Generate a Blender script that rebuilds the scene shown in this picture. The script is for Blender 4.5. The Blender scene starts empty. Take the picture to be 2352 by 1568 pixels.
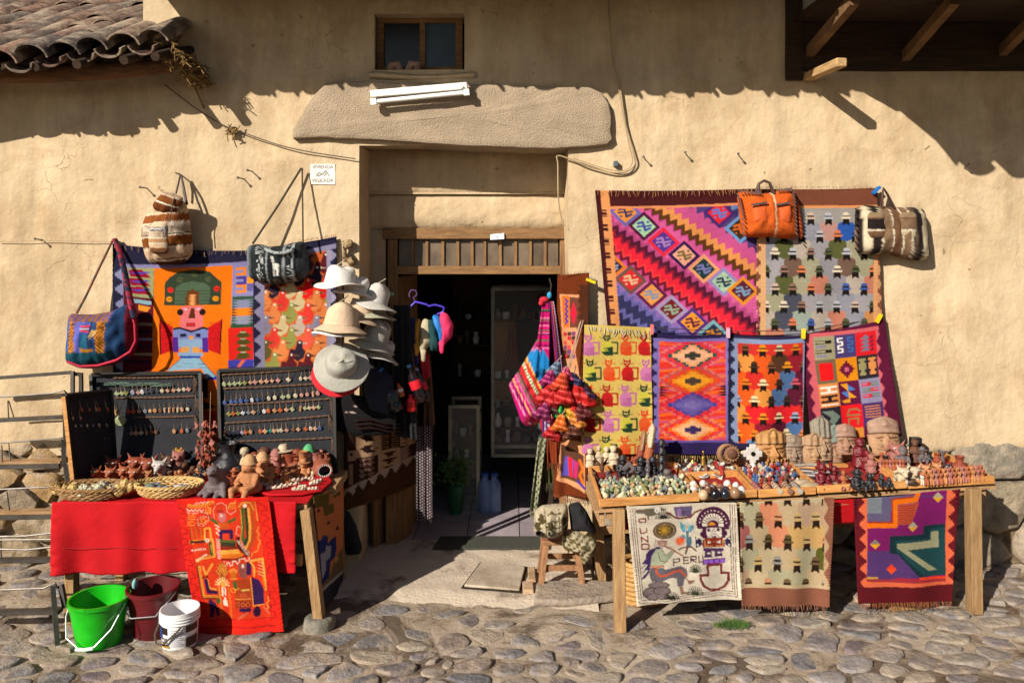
import bpy, math, random
import numpy as np
from mathutils import Vector, Matrix, noise
R = math.radians
random.seed(7)
SC = bpy.context.scene
COL = SC.collection

# ------------------------------------------------------------------ camera, sky, sun, exposure
FPX, CX, HY, CY, CZ = 1865.0, 1176.0, 540.0, -5.9, 2.41
cam_data = bpy.data.cameras.new('camera')
cam = bpy.data.objects.new('camera', cam_data); COL.objects.link(cam)
cam.location = (0, CY, CZ); cam.rotation_euler = (R(90), 0, 0)
cam_data.sensor_width = 36.0; cam_data.lens = 36.0*FPX/2352.0
cam_data.shift_y = -(784-HY)/2352.0
cam_data.clip_start = .05; cam_data.clip_end = 500
SC.camera = cam

SUN = Vector((.85, 1.0, -.72)).normalized()
elev = math.asin(-SUN.z)
world = bpy.data.worlds.new('World'); SC.world = world; world.use_nodes = True
wn = world.node_tree; wn.nodes.clear()
wo = wn.nodes.new('ShaderNodeOutputWorld'); wb = wn.nodes.new('ShaderNodeBackground')
ws = wn.nodes.new('ShaderNodeTexSky'); ws.sky_type = 'NISHITA'; ws.sun_disc = False
ws.sun_elevation = elev; ws.sun_rotation = math.atan2(-SUN.x, -SUN.y)
wb.inputs['Strength'].default_value = .05
wn.links.new(ws.outputs[0], wb.inputs[0]); wn.links.new(wb.outputs[0], wo.inputs[0])
sl = bpy.data.lights.new('sun', 'SUN'); sl.energy = 5.0; sl.angle = R(.5); sl.color = (1, .92, .80)
so = bpy.data.objects.new('sun', sl); COL.objects.link(so)
so.rotation_euler = SUN.to_track_quat('-Z', 'Y').to_euler(); so.location = (-8, -12, 9)
vs = SC.view_settings
vs.view_transform = 'Standard'; vs.look = 'None'; vs.gamma = 1; vs.use_curve_mapping = False
vs.exposure = .68

# ------------------------------------------------------------------ helpers
def S(Y): return FPX/(Y-CY)
def P(px, py, Y):
 s = S(Y); return Vector(((px-CX)/s, Y, CZ-(py-HY)/s))
def onL(px, py):                       # point of the left table top seen at this pixel
 s = (py-HY)/(CZ-.755); return P(px, py, FPX/s+CY)
def onR(px, py):                       # point of the right table's tray floor
 s = ((py-HY)+.0213*(px-CX))/1.6463; return P(px, py, FPX/s+CY)
def onG(px, py):
 s = (py-HY)/CZ; return P(px, py, FPX/s+CY)
def lin(c): return c/12.92 if c <= .04045 else ((c+.055)/1.055)**2.4
def C(h, k=1.0):
 h = h.lstrip('#'); return tuple(lin(int(h[i:i+2], 16)/255)*k for i in (0, 2, 4))

class MB:
 def __init__(s): s.v = []; s.f = []; s.uv = None; s.col = None
 def add(s, vs, fs):
  o = len(s.v); s.v += [tuple(v) for v in vs]; s.f += [tuple(i+o for i in f) for f in fs]; return s
 def box(s, a, b, rot=None, piv=None):
  x0, y0, z0 = a; x1, y1, z1 = b
  vs = [Vector(p) for p in ((x0,y0,z0),(x1,y0,z0),(x1,y1,z0),(x0,y1,z0),(x0,y0,z1),(x1,y0,z1),(x1,y1,z1),(x0,y1,z1))]
  if rot is not None:
   piv = Vector(piv) if piv is not None else sum(vs, Vector())/8
   vs = [piv+rot@(v-piv) for v in vs]
  return s.add(vs, [(0,3,2,1),(4,5,6,7),(0,1,5,4),(1,2,6,5),(2,3,7,6),(3,0,4,7)])
 def beam(s, a, b, w, h, up=(0,0,1)):
  a, b = Vector(a), Vector(b); d = (b-a).normalized(); up = Vector(up)
  if abs(d.dot(up)) > .95: up = Vector((0,1,0))
  x = d.cross(up).normalized()*w/2; y = x.cross(d).normalized()*h/2
  vs = [a-x-y, a+x-y, a+x+y, a-x+y, b-x-y, b+x-y, b+x+y, b-x+y]
  return s.add(vs, [(0,3,2,1)[::-1],(4,5,6,7)[::-1],(0,1,5,4)[::-1],(1,2,6,5)[::-1],(2,3,7,6)[::-1],(3,0,4,7)[::-1]])
 def tube(s, pts, r, n=8, cap=True, sq=1.0):
  pts = [Vector(p) for p in pts]; m = len(pts)
  rs = r if isinstance(r, (list, tuple)) else [r]*m
  t0 = (pts[1]-pts[0]).normalized()
  ref = Vector((0,0,1)) if abs(t0.z) < .9 else Vector((1,0,0))
  nx = t0.cross(ref).normalized(); vs = []
  for i, p in enumerate(pts):
   t = (pts[min(i+1,m-1)]-pts[max(i-1,0)]).normalized()
   nx = (nx-t*nx.dot(t)); nx = nx.normalized() if nx.length > 1e-6 else t.orthogonal().normalized()
   ny = t.cross(nx)
   for k in range(n):
    a = 2*math.pi*k/n; vs.append(p+nx*math.cos(a)*rs[i]+ny*math.sin(a)*rs[i]*sq)
  fs = [(i*n+k, i*n+(k+1)%n, (i+1)*n+(k+1)%n, (i+1)*n+k) for i in range(m-1) for k in range(n)]
  if cap: fs += [tuple(range(n))[::-1], tuple(range((m-1)*n, m*n))]
  return s.add(vs, fs)
 def lathe(s, prof, n=20, c=(0,0,0), sx=1, sy=1, rot=None, cap=True):
  c = Vector(c); vs = []; m = len(prof)
  for r, z in prof:
   for k in range(n):
    a = 2*math.pi*k/n; v = Vector((r*math.cos(a)*sx, r*math.sin(a)*sy, z))
    vs.append(c+(rot@v if rot is not None else v))
  fs = [(i*n+k, i*n+(k+1)%n, (i+1)*n+(k+1)%n, (i+1)*n+k) for i in range(m-1) for k in range(n)]
  if cap: fs += [tuple(range(n))[::-1], tuple(range((m-1)*n, m*n))]
  return s.add(vs, fs)
 def ball(s, c, r, nu=12, nv=8, sc=(1,1,1)):
  c = Vector(c); vs = [c+Vector((0,0,r*sc[2]))]
  for i in range(1, nv):
   t = math.pi*i/nv
   for k in range(nu):
    a = 2*math.pi*k/nu
    vs.append(c+Vector((r*sc[0]*math.sin(t)*math.cos(a), r*sc[1]*math.sin(t)*math.sin(a), r*sc[2]*math.cos(t))))
  vs.append(c-Vector((0,0,r*sc[2]))); L = len(vs)-1
  fs = [(0, 1+k, 1+(k+1)%nu) for k in range(nu)]
  for i in range(nv-2):
   fs += [(1+i*nu+k, 1+(i+1)*nu+k, 1+(i+1)*nu+(k+1)%nu, 1+i*nu+(k+1)%nu) for k in range(nu)]
  fs += [(L, 1+(nv-2)*nu+(k+1)%nu, 1+(nv-2)*nu+k) for k in range(nu)]
  return s.add(vs, fs)
 def grid(s, fn, nu, nv):
  vs = [fn(i/nu, j/nv) for j in range(nv+1) for i in range(nu+1)]
  w = nu+1
  return s.add(vs, [(j*w+i, j*w+i+1, (j+1)*w+i+1, (j+1)*w+i) for j in range(nv) for i in range(nu)])
 def prism(s, pts, d):                                  # 3D polygon pushed by the vector d
  pts = [Vector(p) for p in pts]; n = len(pts); d = Vector(d)
  return s.add(pts+[p+d for p in pts], [tuple(range(n)), tuple(range(n, 2*n))[::-1]]+[(i, (i+1)%n, n+(i+1)%n, n+i)[::-1] for i in range(n)])
 def mesh(s, name, smooth=True):
  me = bpy.data.meshes.new(name); me.from_pydata(s.v, [], s.f); me.update()
  if smooth:
   me.polygons.foreach_set('use_smooth', [True]*len(me.polygons)); me.set_sharp_from_angle(angle=R(48))
  if s.col is not None:
   at = me.color_attributes.new('Col', 'FLOAT_COLOR', 'POINT')
   a = np.ones((len(s.v), 4), np.float32); a[:, :3] = s.col; at.data.foreach_set('color', a.ravel())
  if s.uv is not None:
   ul = me.uv_layers.new(name='UVMap'); li = np.zeros(len(me.loops), np.int32); me.loops.foreach_get('vertex_index', li)
   ul.data.foreach_set('uv', np.asarray(s.uv, np.float32)[li].ravel())
  return me

def fixn(me):
 import bmesh
 b = bmesh.new(); b.from_mesh(me); bmesh.ops.recalc_face_normals(b, faces=b.faces); b.to_mesh(me); b.free()

def thing(name, label, cat, loc=(0,0,0), group=None, kind=None, rot=(0,0,0)):
 o = bpy.data.objects.new(name, None); COL.objects.link(o)
 o.empty_display_size = .1
 o.location = loc; o.rotation_euler = rot; tag(o, label, cat, group, kind); return o
def tag(o, label=None, cat=None, group=None, kind=None):
 if label: o['label'] = label
 if cat: o['category'] = cat
 if group: o['group'] = group
 if kind: o['kind'] = kind
 return o
def par(o, p):
 o.parent = p
 return o
PW = {}
def wmat(p):                            # world matrix of a (chain of) unrotated parents
 m = Matrix.LocRotScale(p.location, p.rotation_euler, p.scale)
 return (wmat(p.parent) @ p.matrix_parent_inverse @ m) if p.parent else m
def wobj(name, mb, m, parent=None, smooth=True, fix=True, flat_angle=None):
 """vertices given in world space; the origin goes to the base of the piece"""
 me = mb if isinstance(mb, bpy.types.Mesh) else mb.mesh(name, smooth)
 if fix and not isinstance(mb, bpy.types.Mesh): fixn(me)
 n = len(me.vertices); co = np.zeros(n*3, np.float32); me.vertices.foreach_get('co', co); co = co.reshape(-1, 3)
 o0 = np.array([(co[:,0].min()+co[:,0].max())/2, (co[:,1].min()+co[:,1].max())/2, co[:,2].min()], np.float32)
 me.vertices.foreach_set('co', (co-o0).ravel()); me.update()
 o = bpy.data.objects.new(name, me); COL.objects.link(o)
 if m is not None: me.materials.append(m)
 o.location = [float(x) for x in o0]
 if parent is not None:
  o.parent = parent; o.matrix_parent_inverse = wmat(parent).inverted()
 return o
def lobj(name, me, m, parent=None, loc=(0,0,0), rot=(0,0,0), sc=(1,1,1)):
 """shared mesh, local placement, material on the object"""
 if isinstance(me, MB): me = me.mesh(name); fixn(me)
 if not me.materials: me.materials.append(None)
 o = bpy.data.objects.new(name, me); COL.objects.link(o)
 o.location = loc; o.rotation_euler = rot; o.scale = sc if isinstance(sc, (tuple, list)) else (sc,)*3
 o.material_slots[0].link = 'OBJECT'; o.material_slots[0].material = m
 if parent is not None: o.parent = parent
 return o
def bevel(o, w=.004, seg=2):
 b = o.modifiers.new('bevel', 'BEVEL'); b.width = w; b.segments = seg; b.limit_method = 'ANGLE'; b.angle_limit = R(40); return o
def remesh(mb, vox=.03, name='clay', it=2):
 me = mb.mesh(name); fixn(me)
 o = bpy.data.objects.new(name, me); COL.objects.link(o)
 r = o.modifiers.new('r', 'REMESH'); r.mode = 'VOXEL'; r.voxel_size = vox; r.use_smooth_shade = True
 sm = o.modifiers.new('s', 'SMOOTH'); sm.iterations = it; sm.factor = .5
 dg = bpy.context.evaluated_depsgraph_get()
 res = bpy.data.meshes.new_from_object(o.evaluated_get(dg)); res.name = name
 bpy.data.objects.remove(o); bpy.data.meshes.remove(me)
 res.polygons.foreach_set('use_smooth', [True]*len(res.polygons)); res.materials.clear()
 return res

# ------------------------------------------------------------------ materials
MATS = {}
def nd(nt, t, **k):
 n = nt.nodes.new(t)
 for a, b in k.items():
  if a in n.inputs: n.inputs[a].default_value = b
  else: setattr(n, a, b)
 return n
def mat(name, c, c2=None, rough=.8, scale=6, bump=0, bscale=40, metal=0, rand=0, stretch=(1,1,1), spec=.35, detail=6, lo=.35, hi=.65, trans=0, alpha=1, vcol=False, weave=0, sss=0, coat=0):
 if name in MATS: return MATS[name]
 m = bpy.data.materials.new(name); m.use_nodes = True; nt = m.node_tree; L = nt.links.new
 b = nt.nodes['Principled BSDF']; b.inputs['Roughness'].default_value = rough; b.inputs['Metallic'].default_value = metal
 b.inputs['Specular IOR Level'].default_value = spec
 if coat: b.inputs['Coat Weight'].default_value = coat; b.inputs['Coat Roughness'].default_value = .12
 if trans: b.inputs['Transmission Weight'].default_value = trans
 if alpha < 1: b.inputs['Alpha'].default_value = alpha
 tc = nd(nt, 'ShaderNodeTexCoord'); mp = nd(nt, 'ShaderNodeMapping'); mp.inputs['Scale'].default_value = stretch
 L(tc.outputs['UV' if weave else 'Object'], mp.inputs[0])
 oi = nd(nt, 'ShaderNodeObjectInfo')
 ad = nd(nt, 'ShaderNodeVectorMath', operation='ADD'); mu = nd(nt, 'ShaderNodeVectorMath', operation='SCALE'); mu.inputs['Scale'].default_value = 37.0
 cb = nd(nt, 'ShaderNodeCombineXYZ'); L(oi.outputs['Random'], cb.inputs[0]); L(oi.outputs['Random'], cb.inputs[1]); L(cb.outputs[0], mu.inputs[0])
 L(mp.outputs[0], ad.inputs[0]); L(mu.outputs[0], ad.inputs[1]); V = ad.outputs[0]
 nz = nd(nt, 'ShaderNodeTexNoise', Scale=scale, Detail=detail, Roughness=.65); L(V, nz.inputs['Vector'])
 if vcol:
  vc = nd(nt, 'ShaderNodeVertexColor'); vc.layer_name = 'Col'
  mr = nd(nt, 'ShaderNodeMapRange'); mr.inputs[1].default_value = .3; mr.inputs[2].default_value = .7; mr.inputs[3].default_value = .52; mr.inputs[4].default_value = .86
  L(nz.outputs[0], mr.inputs[0])
  mx = nd(nt, 'ShaderNodeVectorMath', operation='SCALE'); L(vc.outputs[0], mx.inputs[0]); L(mr.outputs[0], mx.inputs['Scale']); col = mx.outputs[0]
 else:
  c2 = c2 or tuple(x*.7 for x in c)
  rp = nd(nt, 'ShaderNodeValToRGB'); rp.color_ramp.elements[0].position = lo; rp.color_ramp.elements[1].position = hi
  rp.color_ramp.elements[0].color = (*c2, 1); rp.color_ramp.elements[1].color = (*c, 1)
  L(nz.outputs[0], rp.inputs[0]); col = rp.outputs[0]
 if rand:
  hs = nd(nt, 'ShaderNodeHueSaturation'); mr2 = nd(nt, 'ShaderNodeMapRange'); mr2.inputs[3].default_value = 1-rand; mr2.inputs[4].default_value = 1+rand
  L(oi.outputs['Random'], mr2.inputs[0]); L(mr2.outputs[0], hs.inputs['Value']); L(col, hs.inputs['Color']); col = hs.outputs[0]
 L(col, b.inputs['Base Color'])
 if bump or weave:
  n2 = nd(nt, 'ShaderNodeTexNoise', Scale=bscale, Detail=5, Roughness=.6); L(V, n2.inputs['Vector'])
  bp = nd(nt, 'ShaderNodeBump'); bp.inputs['Strength'].default_value = max(bump, .25); bp.inputs['Distance'].default_value = .02
  if weave:
   wv = nd(nt, 'ShaderNodeTexWave', Scale=weave, Distortion=1.2, Detail=2); wv.bands_direction = 'Y'; wv.inputs['Detail Scale'].default_value = 3
   L(tc.outputs['UV'], wv.inputs['Vector'])
   am = nd(nt, 'ShaderNodeMath', operation='ADD'); L(wv.outputs[1], am.inputs[0]); L(n2.outputs[0], am.inputs[1]); L(am.outputs[0], bp.inputs['Height'])
   bp.inputs['Distance'].default_value = .004
  else: L(n2.outputs[0], bp.inputs['Height'])
  L(bp.outputs[0], b.inputs['Normal'])
 MATS[name] = m; return m

def plaster_mat():
 m = bpy.data.materials.new('adobe_plaster'); m.use_nodes = True; nt = m.node_tree; L = nt.links.new
 b = nt.nodes['Principled BSDF']; b.inputs['Roughness'].default_value = .92; b.inputs['Specular IOR Level'].default_value = .15
 tc = nd(nt, 'ShaderNodeTexCoord'); V = tc.outputs['Object']
 n1 = nd(nt, 'ShaderNodeTexNoise', Scale=1.3, Detail=7, Roughness=.68); L(V, n1.inputs['Vector'])
 r1 = nd(nt, 'ShaderNodeValToRGB'); e = r1.color_ramp.elements
 e[0].position = .3; e[0].color = (.385, .28, .165, 1); e[1].position = .68; e[1].color = (.55, .43, .285, 1)
 x = e.new(.5); x.color = (.485, .37, .232, 1); L(n1.outputs[0], r1.inputs[0])
 mp = nd(nt, 'ShaderNodeMapping'); mp.inputs['Scale'].default_value = (5, 5, .8); L(V, mp.inputs[0])
 n2 = nd(nt, 'ShaderNodeTexNoise', Scale=1.6, Detail=6, Roughness=.7); L(mp.outputs[0], n2.inputs['Vector'])
 r2 = nd(nt, 'ShaderNodeMapRange'); r2.inputs[1].default_value = .3; r2.inputs[2].default_value = .7; r2.inputs[3].default_value = .80; r2.inputs[4].default_value = 1.1
 L(n2.outputs[0], r2.inputs[0])
 sn = nd(nt, 'ShaderNodeTexNoise', Scale=2.1, Detail=9, Roughness=.75, Distortion=.6); L(V, sn.inputs['Vector'])
 sm = nd(nt, 'ShaderNodeMapRange'); sm.inputs[1].default_value = .50; sm.inputs[2].default_value = .66; sm.inputs[4].default_value = .62; L(sn.outputs[0], sm.inputs[0])
 sx = nd(nt, 'ShaderNodeMix'); sx.data_type = 'RGBA'; sx.inputs['B'].default_value = (.33, .22, .12, 1); L(sm.outputs[0], sx.inputs['Factor']); L(r1.outputs[0], sx.inputs['A'])
 sc = nd(nt, 'ShaderNodeVectorMath', operation='SCALE'); L(sx.outputs['Result'], sc.inputs[0]); L(r2.outputs[0], sc.inputs['Scale'])
 # hairline cracks, broken up by a mask
 nw = nd(nt, 'ShaderNodeTexNoise', Scale=2.5, Detail=5); L(V, nw.inputs['Vector'])
 wm = nd(nt, 'ShaderNodeVectorMath', operation='SCALE'); wm.inputs['Scale'].default_value = .55; L(nw.outputs['Color'], wm.inputs[0])
 wa = nd(nt, 'ShaderNodeVectorMath', operation='ADD'); L(V, wa.inputs[0]); L(wm.outputs[0], wa.inputs[1])
 vo = nd(nt, 'ShaderNodeTexVoronoi', Scale=2.3); vo.feature = 'DISTANCE_TO_EDGE'; L(wa.outputs[0], vo.inputs['Vector'])
 cr = nd(nt, 'ShaderNodeMapRange'); cr.inputs[1].default_value = .0; cr.inputs[2].default_value = .008; cr.inputs[3].default_value = 1; cr.inputs[4].default_value = 0; L(vo.outputs['Distance'], cr.inputs[0])
 nm = nd(nt, 'ShaderNodeTexNoise', Scale=1.1, Detail=3); L(V, nm.inputs['Vector'])
 mm = nd(nt, 'ShaderNodeMapRange'); mm.inputs[1].default_value = .54; mm.inputs[2].default_value = .68; L(nm.outputs[0], mm.inputs[0])
 ck = nd(nt, 'ShaderNodeMath', operation='MULTIPLY'); L(cr.outputs[0], ck.inputs[0]); L(mm.outputs[0], ck.inputs[1])
 # pits and flaked spots
 vp = nd(nt, 'ShaderNodeTexVoronoi', Scale=7.5, Randomness=1); L(wa.outputs[0], vp.inputs['Vector'])
 pt = nd(nt, 'ShaderNodeMapRange'); pt.inputs[1].default_value = .05; pt.inputs[2].default_value = .13; pt.inputs[3].default_value = 1; pt.inputs[4].default_value = 0; L(vp.outputs['Distance'], pt.inputs[0])
 sp = nd(nt, 'ShaderNodeSeparateColor'); L(vp.outputs['Color'], sp.inputs[0])
 pm = nd(nt, 'ShaderNodeMath', operation='GREATER_THAN'); pm.inputs[1].default_value = .70; L(sp.outputs[0], pm.inputs[0])
 pk = nd(nt, 'ShaderNodeMath', operation='MULTIPLY'); L(pt.outputs[0], pk.inputs[0]); L(pm.outputs[0], pk.inputs[1])
 mx = nd(nt, 'ShaderNodeMath', operation='MAXIMUM'); L(ck.outputs[0], mx.inputs[0]); L(pk.outputs[0], mx.inputs[1])
 mix = nd(nt, 'ShaderNodeMix'); mix.data_type = 'RGBA'; mix.inputs['B'].default_value = (.2, .12, .06, 1)
 fm = nd(nt, 'ShaderNodeMath', operation='MULTIPLY'); fm.inputs[1].default_value = .6; L(mx.outputs[0], fm.inputs[0])
 L(fm.outputs[0], mix.inputs['Factor']); L(sc.outputs[0], mix.inputs['A']); L(mix.outputs['Result'], b.inputs['Base Color'])
 nb = nd(nt, 'ShaderNodeTexNoise', Scale=14, Detail=8, Roughness=.62); L(V, nb.inputs['Vector'])
 nc = nd(nt, 'ShaderNodeTexNoise', Scale=4.5, Detail=7, Roughness=.6); L(V, nc.inputs['Vector'])
 s1 = nd(nt, 'ShaderNodeMath', operation='ADD'); L(nb.outputs[0], s1.inputs[0]); L(nc.outputs[0], s1.inputs[1])
 s2 = nd(nt, 'ShaderNodeMath', operation='SUBTRACT'); L(s1.outputs[0], s2.inputs[0])
 m2 = nd(nt, 'ShaderNodeMath', operation='MULTIPLY'); m2.inputs[1].default_value = .9; L(mx.outputs[0], m2.inputs[0]); L(m2.outputs[0], s2.inputs[1])
 bp = nd(nt, 'ShaderNodeBump'); bp.inputs['Strength'].default_value = .42; bp.inputs['Distance'].default_value = .025
 L(s2.outputs[0], bp.inputs['Height']); L(bp.outputs[0], b.inputs['Normal'])
 MATS['adobe_plaster'] = m; return m

def ground_mat():
 m = bpy.data.materials.new('dusty_mortar'); m.use_nodes = True; nt = m.node_tree; L = nt.links.new
 b = nt.nodes['Principled BSDF']; b.inputs['Roughness'].default_value = .95; b.inputs['Specular IOR Level'].default_value = .15
 tc = nd(nt, 'ShaderNodeTexCoord'); V = tc.outputs['Object']
 n1 = nd(nt, 'ShaderNodeTexNoise', Scale=2.2, Detail=8, Roughness=.7); L(V, n1.inputs['Vector'])
 r1 = nd(nt, 'ShaderNodeValToRGB'); e = r1.color_ramp.elements
 e[0].position = .36; e[0].color = (.10, .065, .04, 1); e[1].position = .6; e[1].color = (.40, .325, .245, 1)
 x = e.new(.46); x.color = (.30, .235, .17, 1); L(n1.outputs[0], r1.inputs[0])
 wn_ = nd(nt, 'ShaderNodeTexNoise', Scale=1.5, Detail=9, Roughness=.7, Distortion=.8); L(V, wn_.inputs['Vector'])
 wm_ = nd(nt, 'ShaderNodeMapRange'); wm_.inputs[1].default_value = .52; wm_.inputs[2].default_value = .58; wm_.inputs[4].default_value = .8; L(wn_.outputs[0], wm_.inputs[0])
 wx_ = nd(nt, 'ShaderNodeMix'); wx_.data_type = 'RGBA'; wx_.inputs['B'].default_value = (.07, .045, .03, 1); L(wm_.outputs[0], wx_.inputs['Factor']); L(r1.outputs[0], wx_.inputs['A']); L(wx_.outputs['Result'], b.inputs['Base Color'])
 n2 = nd(nt, 'ShaderNodeTexNoise', Scale=22, Detail=8, Roughness=.7); L(V, n2.inputs['Vector'])
 bp = nd(nt, 'ShaderNodeBump'); bp.inputs['Strength'].default_value = .8; bp.inputs['Distance'].default_value = .02
 L(n2.outputs[0], bp.inputs['Height']); L(bp.outputs[0], b.inputs['Normal'])
 MATS['dusty_mortar'] = m; return m

PLASTER = plaster_mat(); DIRT = ground_mat()
def stone_mat(name, cols, bump=.6, bscale=18):
 m = bpy.data.materials.new(name); m.use_nodes = True; nt = m.node_tree; L = nt.links.new
 b = nt.nodes['Principled BSDF']; b.inputs['Roughness'].default_value = .85; b.inputs['Specular IOR Level'].default_value = .3
 tc = nd(nt, 'ShaderNodeTexCoord'); oi = nd(nt, 'ShaderNodeObjectInfo')
 r = nd(nt, 'ShaderNodeValToRGB'); e = r.color_ramp.elements; n = len(cols)
 e[0].position = 0; e[0].color = (*cols[0], 1); e[1].position = 1; e[1].color = (*cols[-1], 1)
 for i in range(1, n-1): x = e.new(i/(n-1)); x.color = (*cols[i], 1)
 L(oi.outputs['Random'], r.inputs[0])
 ge = nd(nt, 'ShaderNodeNewGeometry')
 n1 = nd(nt, 'ShaderNodeTexNoise', Scale=9, Detail=7, Roughness=.7); L(ge.outputs['Position'], n1.inputs['Vector'])
 mr = nd(nt, 'ShaderNodeMapRange'); mr.inputs[1].default_value = .3; mr.inputs[2].default_value = .7; mr.inputs[3].default_value = .55; mr.inputs[4].default_value = 1.35; L(n1.outputs[0], mr.inputs[0])
 sc = nd(nt, 'ShaderNodeVectorMath', operation='SCALE'); L(r.outputs[0], sc.inputs[0]); L(mr.outputs[0], sc.inputs['Scale'])
 # dust of the mortar caught on the stone
 n3 = nd(nt, 'ShaderNodeTexNoise', Scale=5, Detail=8, Roughness=.75); L(ge.outputs['Position'], n3.inputs['Vector'])
 m3 = nd(nt, 'ShaderNodeMapRange'); m3.inputs[1].default_value = .47; m3.inputs[2].default_value = .62; m3.inputs[4].default_value = .85; L(n3.outputs[0], m3.inputs[0])
 mix = nd(nt, 'ShaderNodeMix'); mix.data_type = 'RGBA'; mix.inputs['B'].default_value = (.36, .28, .20, 1)
 L(m3.outputs[0], mix.inputs['Factor']); L(sc.outputs[0], mix.inputs['A']); L(mix.outputs['Result'], b.inputs['Base Color'])
 n2 = nd(nt, 'ShaderNodeTexNoise', Scale=bscale, Detail=8, Roughness=.65); L(ge.outputs['Position'], n2.inputs['Vector'])
 bp = nd(nt, 'ShaderNodeBump'); bp.inputs['Strength'].default_value = bump; bp.inputs['Distance'].default_value = .03
 L(n2.outputs[0], bp.inputs['Height']); L(bp.outputs[0], b.inputs['Normal'])
 MATS[name] = m; return m
COBBLE = stone_mat('cobble', [C('#6f6868'), C('#8c8176'), C('#64646a'), C('#968a7c'), C('#786a62'), C('#8a8482'), C('#6c6062')], .8, 26)
MASON = stone_mat('masonry_stone', [C('#8a7350'), C('#74664f'), C('#97784c'), C('#6d6152'), C('#8d7a5e')], .9, 14)
GREYSTONE = stone_mat('grey_masonry_stone', [C('#77726a'), C('#8a7d66'), C('#6c6963'), C('#93866c')], .9, 14)
ANDESITE = mat('andesite', C('#ad9a82'), C('#8c7b67'), rough=.95, scale=4, bump=.8, bscale=95, lo=.25, hi=.75)
WOOD = mat('weathered_wood', C('#a08058'), C('#7d5f3d'), rough=.85, scale=5, stretch=(9,9,1), bump=.4, bscale=18, rand=.12)
WOODX = mat('weathered_plank', C('#a98760'), C('#80603f'), rough=.85, scale=5, stretch=(1,9,9), bump=.4, bscale=18, rand=.12)
DOORWOOD = mat('door_frame_wood', C('#8a6842'), C('#6b4d30'), rough=.8, scale=5, stretch=(1.2,9,9), bump=.4, bscale=20, rand=.06)
POSTWOOD = mat('door_post_wood', C('#8a6842'), C('#6b4d30'), rough=.8, scale=5, stretch=(9,9,1.2), bump=.4, bscale=20, rand=.06)
TRAYWOOD = mat('pine_tray_wood', C('#c78f52'), C('#a06c38'), rough=.55, scale=5, stretch=(1,9,9), bump=.25, bscale=22, rand=.10)
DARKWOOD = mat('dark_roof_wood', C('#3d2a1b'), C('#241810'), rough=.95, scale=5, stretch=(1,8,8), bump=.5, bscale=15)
STICKWOOD = mat('cut_pole_wood', C('#b7976a'), C('#8f7048'), rough=.8, scale=6, stretch=(8,1,8), bump=.3)
WOVEN = mat('woven_wool', (1,1,1), rough=.95, scale=9, stretch=(6,40,1), vcol=True, weave=75, bump=.45, bscale=120, spec=.1)
EMBR = mat('embroidered_cotton', (1,1,1), rough=.9, scale=9, vcol=True, weave=60, bump=.5, bscale=60, spec=.1)
BAGV = mat('bag_cloth', (1,1,1), rough=.9, scale=30, vcol=True, bump=.35, bscale=90, spec=.15)
SMOOTHV = mat('painted_clay', (1,1,1), rough=.6, scale=20, vcol=True, bump=.25, bscale=60)
METAL = mat('rack_steel', C('#5a5652'), C('#453f3a'), rough=.45, metal=.6, scale=12)
WIRE = mat('wire', C('#3a322a'), rough=.6)
CABLE = mat('cable', C('#a08a6a'), rough=.6)
WHITE = mat('white_enamel', C('#e6e4de'), C('#d4d0c6'), rough=.35, scale=3)
BLACKC = mat('black_cloth', C('#1c1b20'), C('#121115'), rough=.9, scale=20, bump=.5, bscale=60)
STRAW = mat('straw', C('#8a6c3c'), C('#5a4426'), rough=.9, scale=30)

ORD = ['first','second','third','fourth','fifth','sixth','seventh','eighth','ninth','tenth','eleventh','twelfth','thirteenth','fourteenth','fifteenth','sixteenth','seventeenth','eighteenth','nineteenth','twentieth','twenty-first','twenty-second','twenty-third','twenty-fourth','twenty-fifth','twenty-sixth','twenty-seventh','twenty-eighth','twenty-ninth','thirtieth']
# ================================================================== the setting
def fbm(x, y, z=0, o=4):
 return noise.fractal(Vector((x, y, z)), 1.0, 2.1, o)
def clip(poly, nx, ny, d):              # keep nx*x+ny*y <= d
 out = []; n = len(poly)
 for i in range(n):
  a, b = poly[i], poly[(i+1)%n]; da = nx*a[0]+ny*a[1]-d; db = nx*b[0]+ny*b[1]-d
  if da <= 0: out.append(a)
  if (da < 0 < db) or (db < 0 < da):
   t = da/(da-db); out.append((a[0]+(b[0]-a[0])*t, a[1]+(b[1]-a[1])*t))
 return out
def cells(pts, box, sy=1.0):
 """Voronoi cells of the points, clipped to the box (sy stretches the metric)"""
 x0, y0, x1, y1 = box; A = np.array(pts); res = []
 for i, (px, py) in enumerate(pts):
  d2 = (A[:,0]-px)**2+((A[:,1]-py)*sy)**2; idx = np.argsort(d2)[1:19]
  poly = [(x0,y0),(x1,y0),(x1,y1),(x0,y1)]
  for j in idx:
   qx, qy = pts[j]; nx, ny = qx-px, (qy-py)*sy*sy
   mx, my = (px+qx)/2, (py+qy)/2
   poly = clip(poly, nx, ny, nx*mx+ny*my)
   if len(poly) < 3: break
  res.append(poly)
 return res
def relax_points(n, box, sy, it=3, seed=1):
 rg = random.Random(seed); x0, y0, x1, y1 = box; pts = []
 tries = 0
 md = math.sqrt((x1-x0)*(y1-y0)*sy/n)*.62
 while len(pts) < n and tries < 60000:
  tries += 1; p = (rg.uniform(x0, x1), rg.uniform(y0, y1))
  if all((p[0]-q[0])**2+((p[1]-q[1])*sy)**2 > (md*rg.uniform(.75, 1.35))**2 for q in pts[-400:]): pts.append(p)
 return pts
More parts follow.
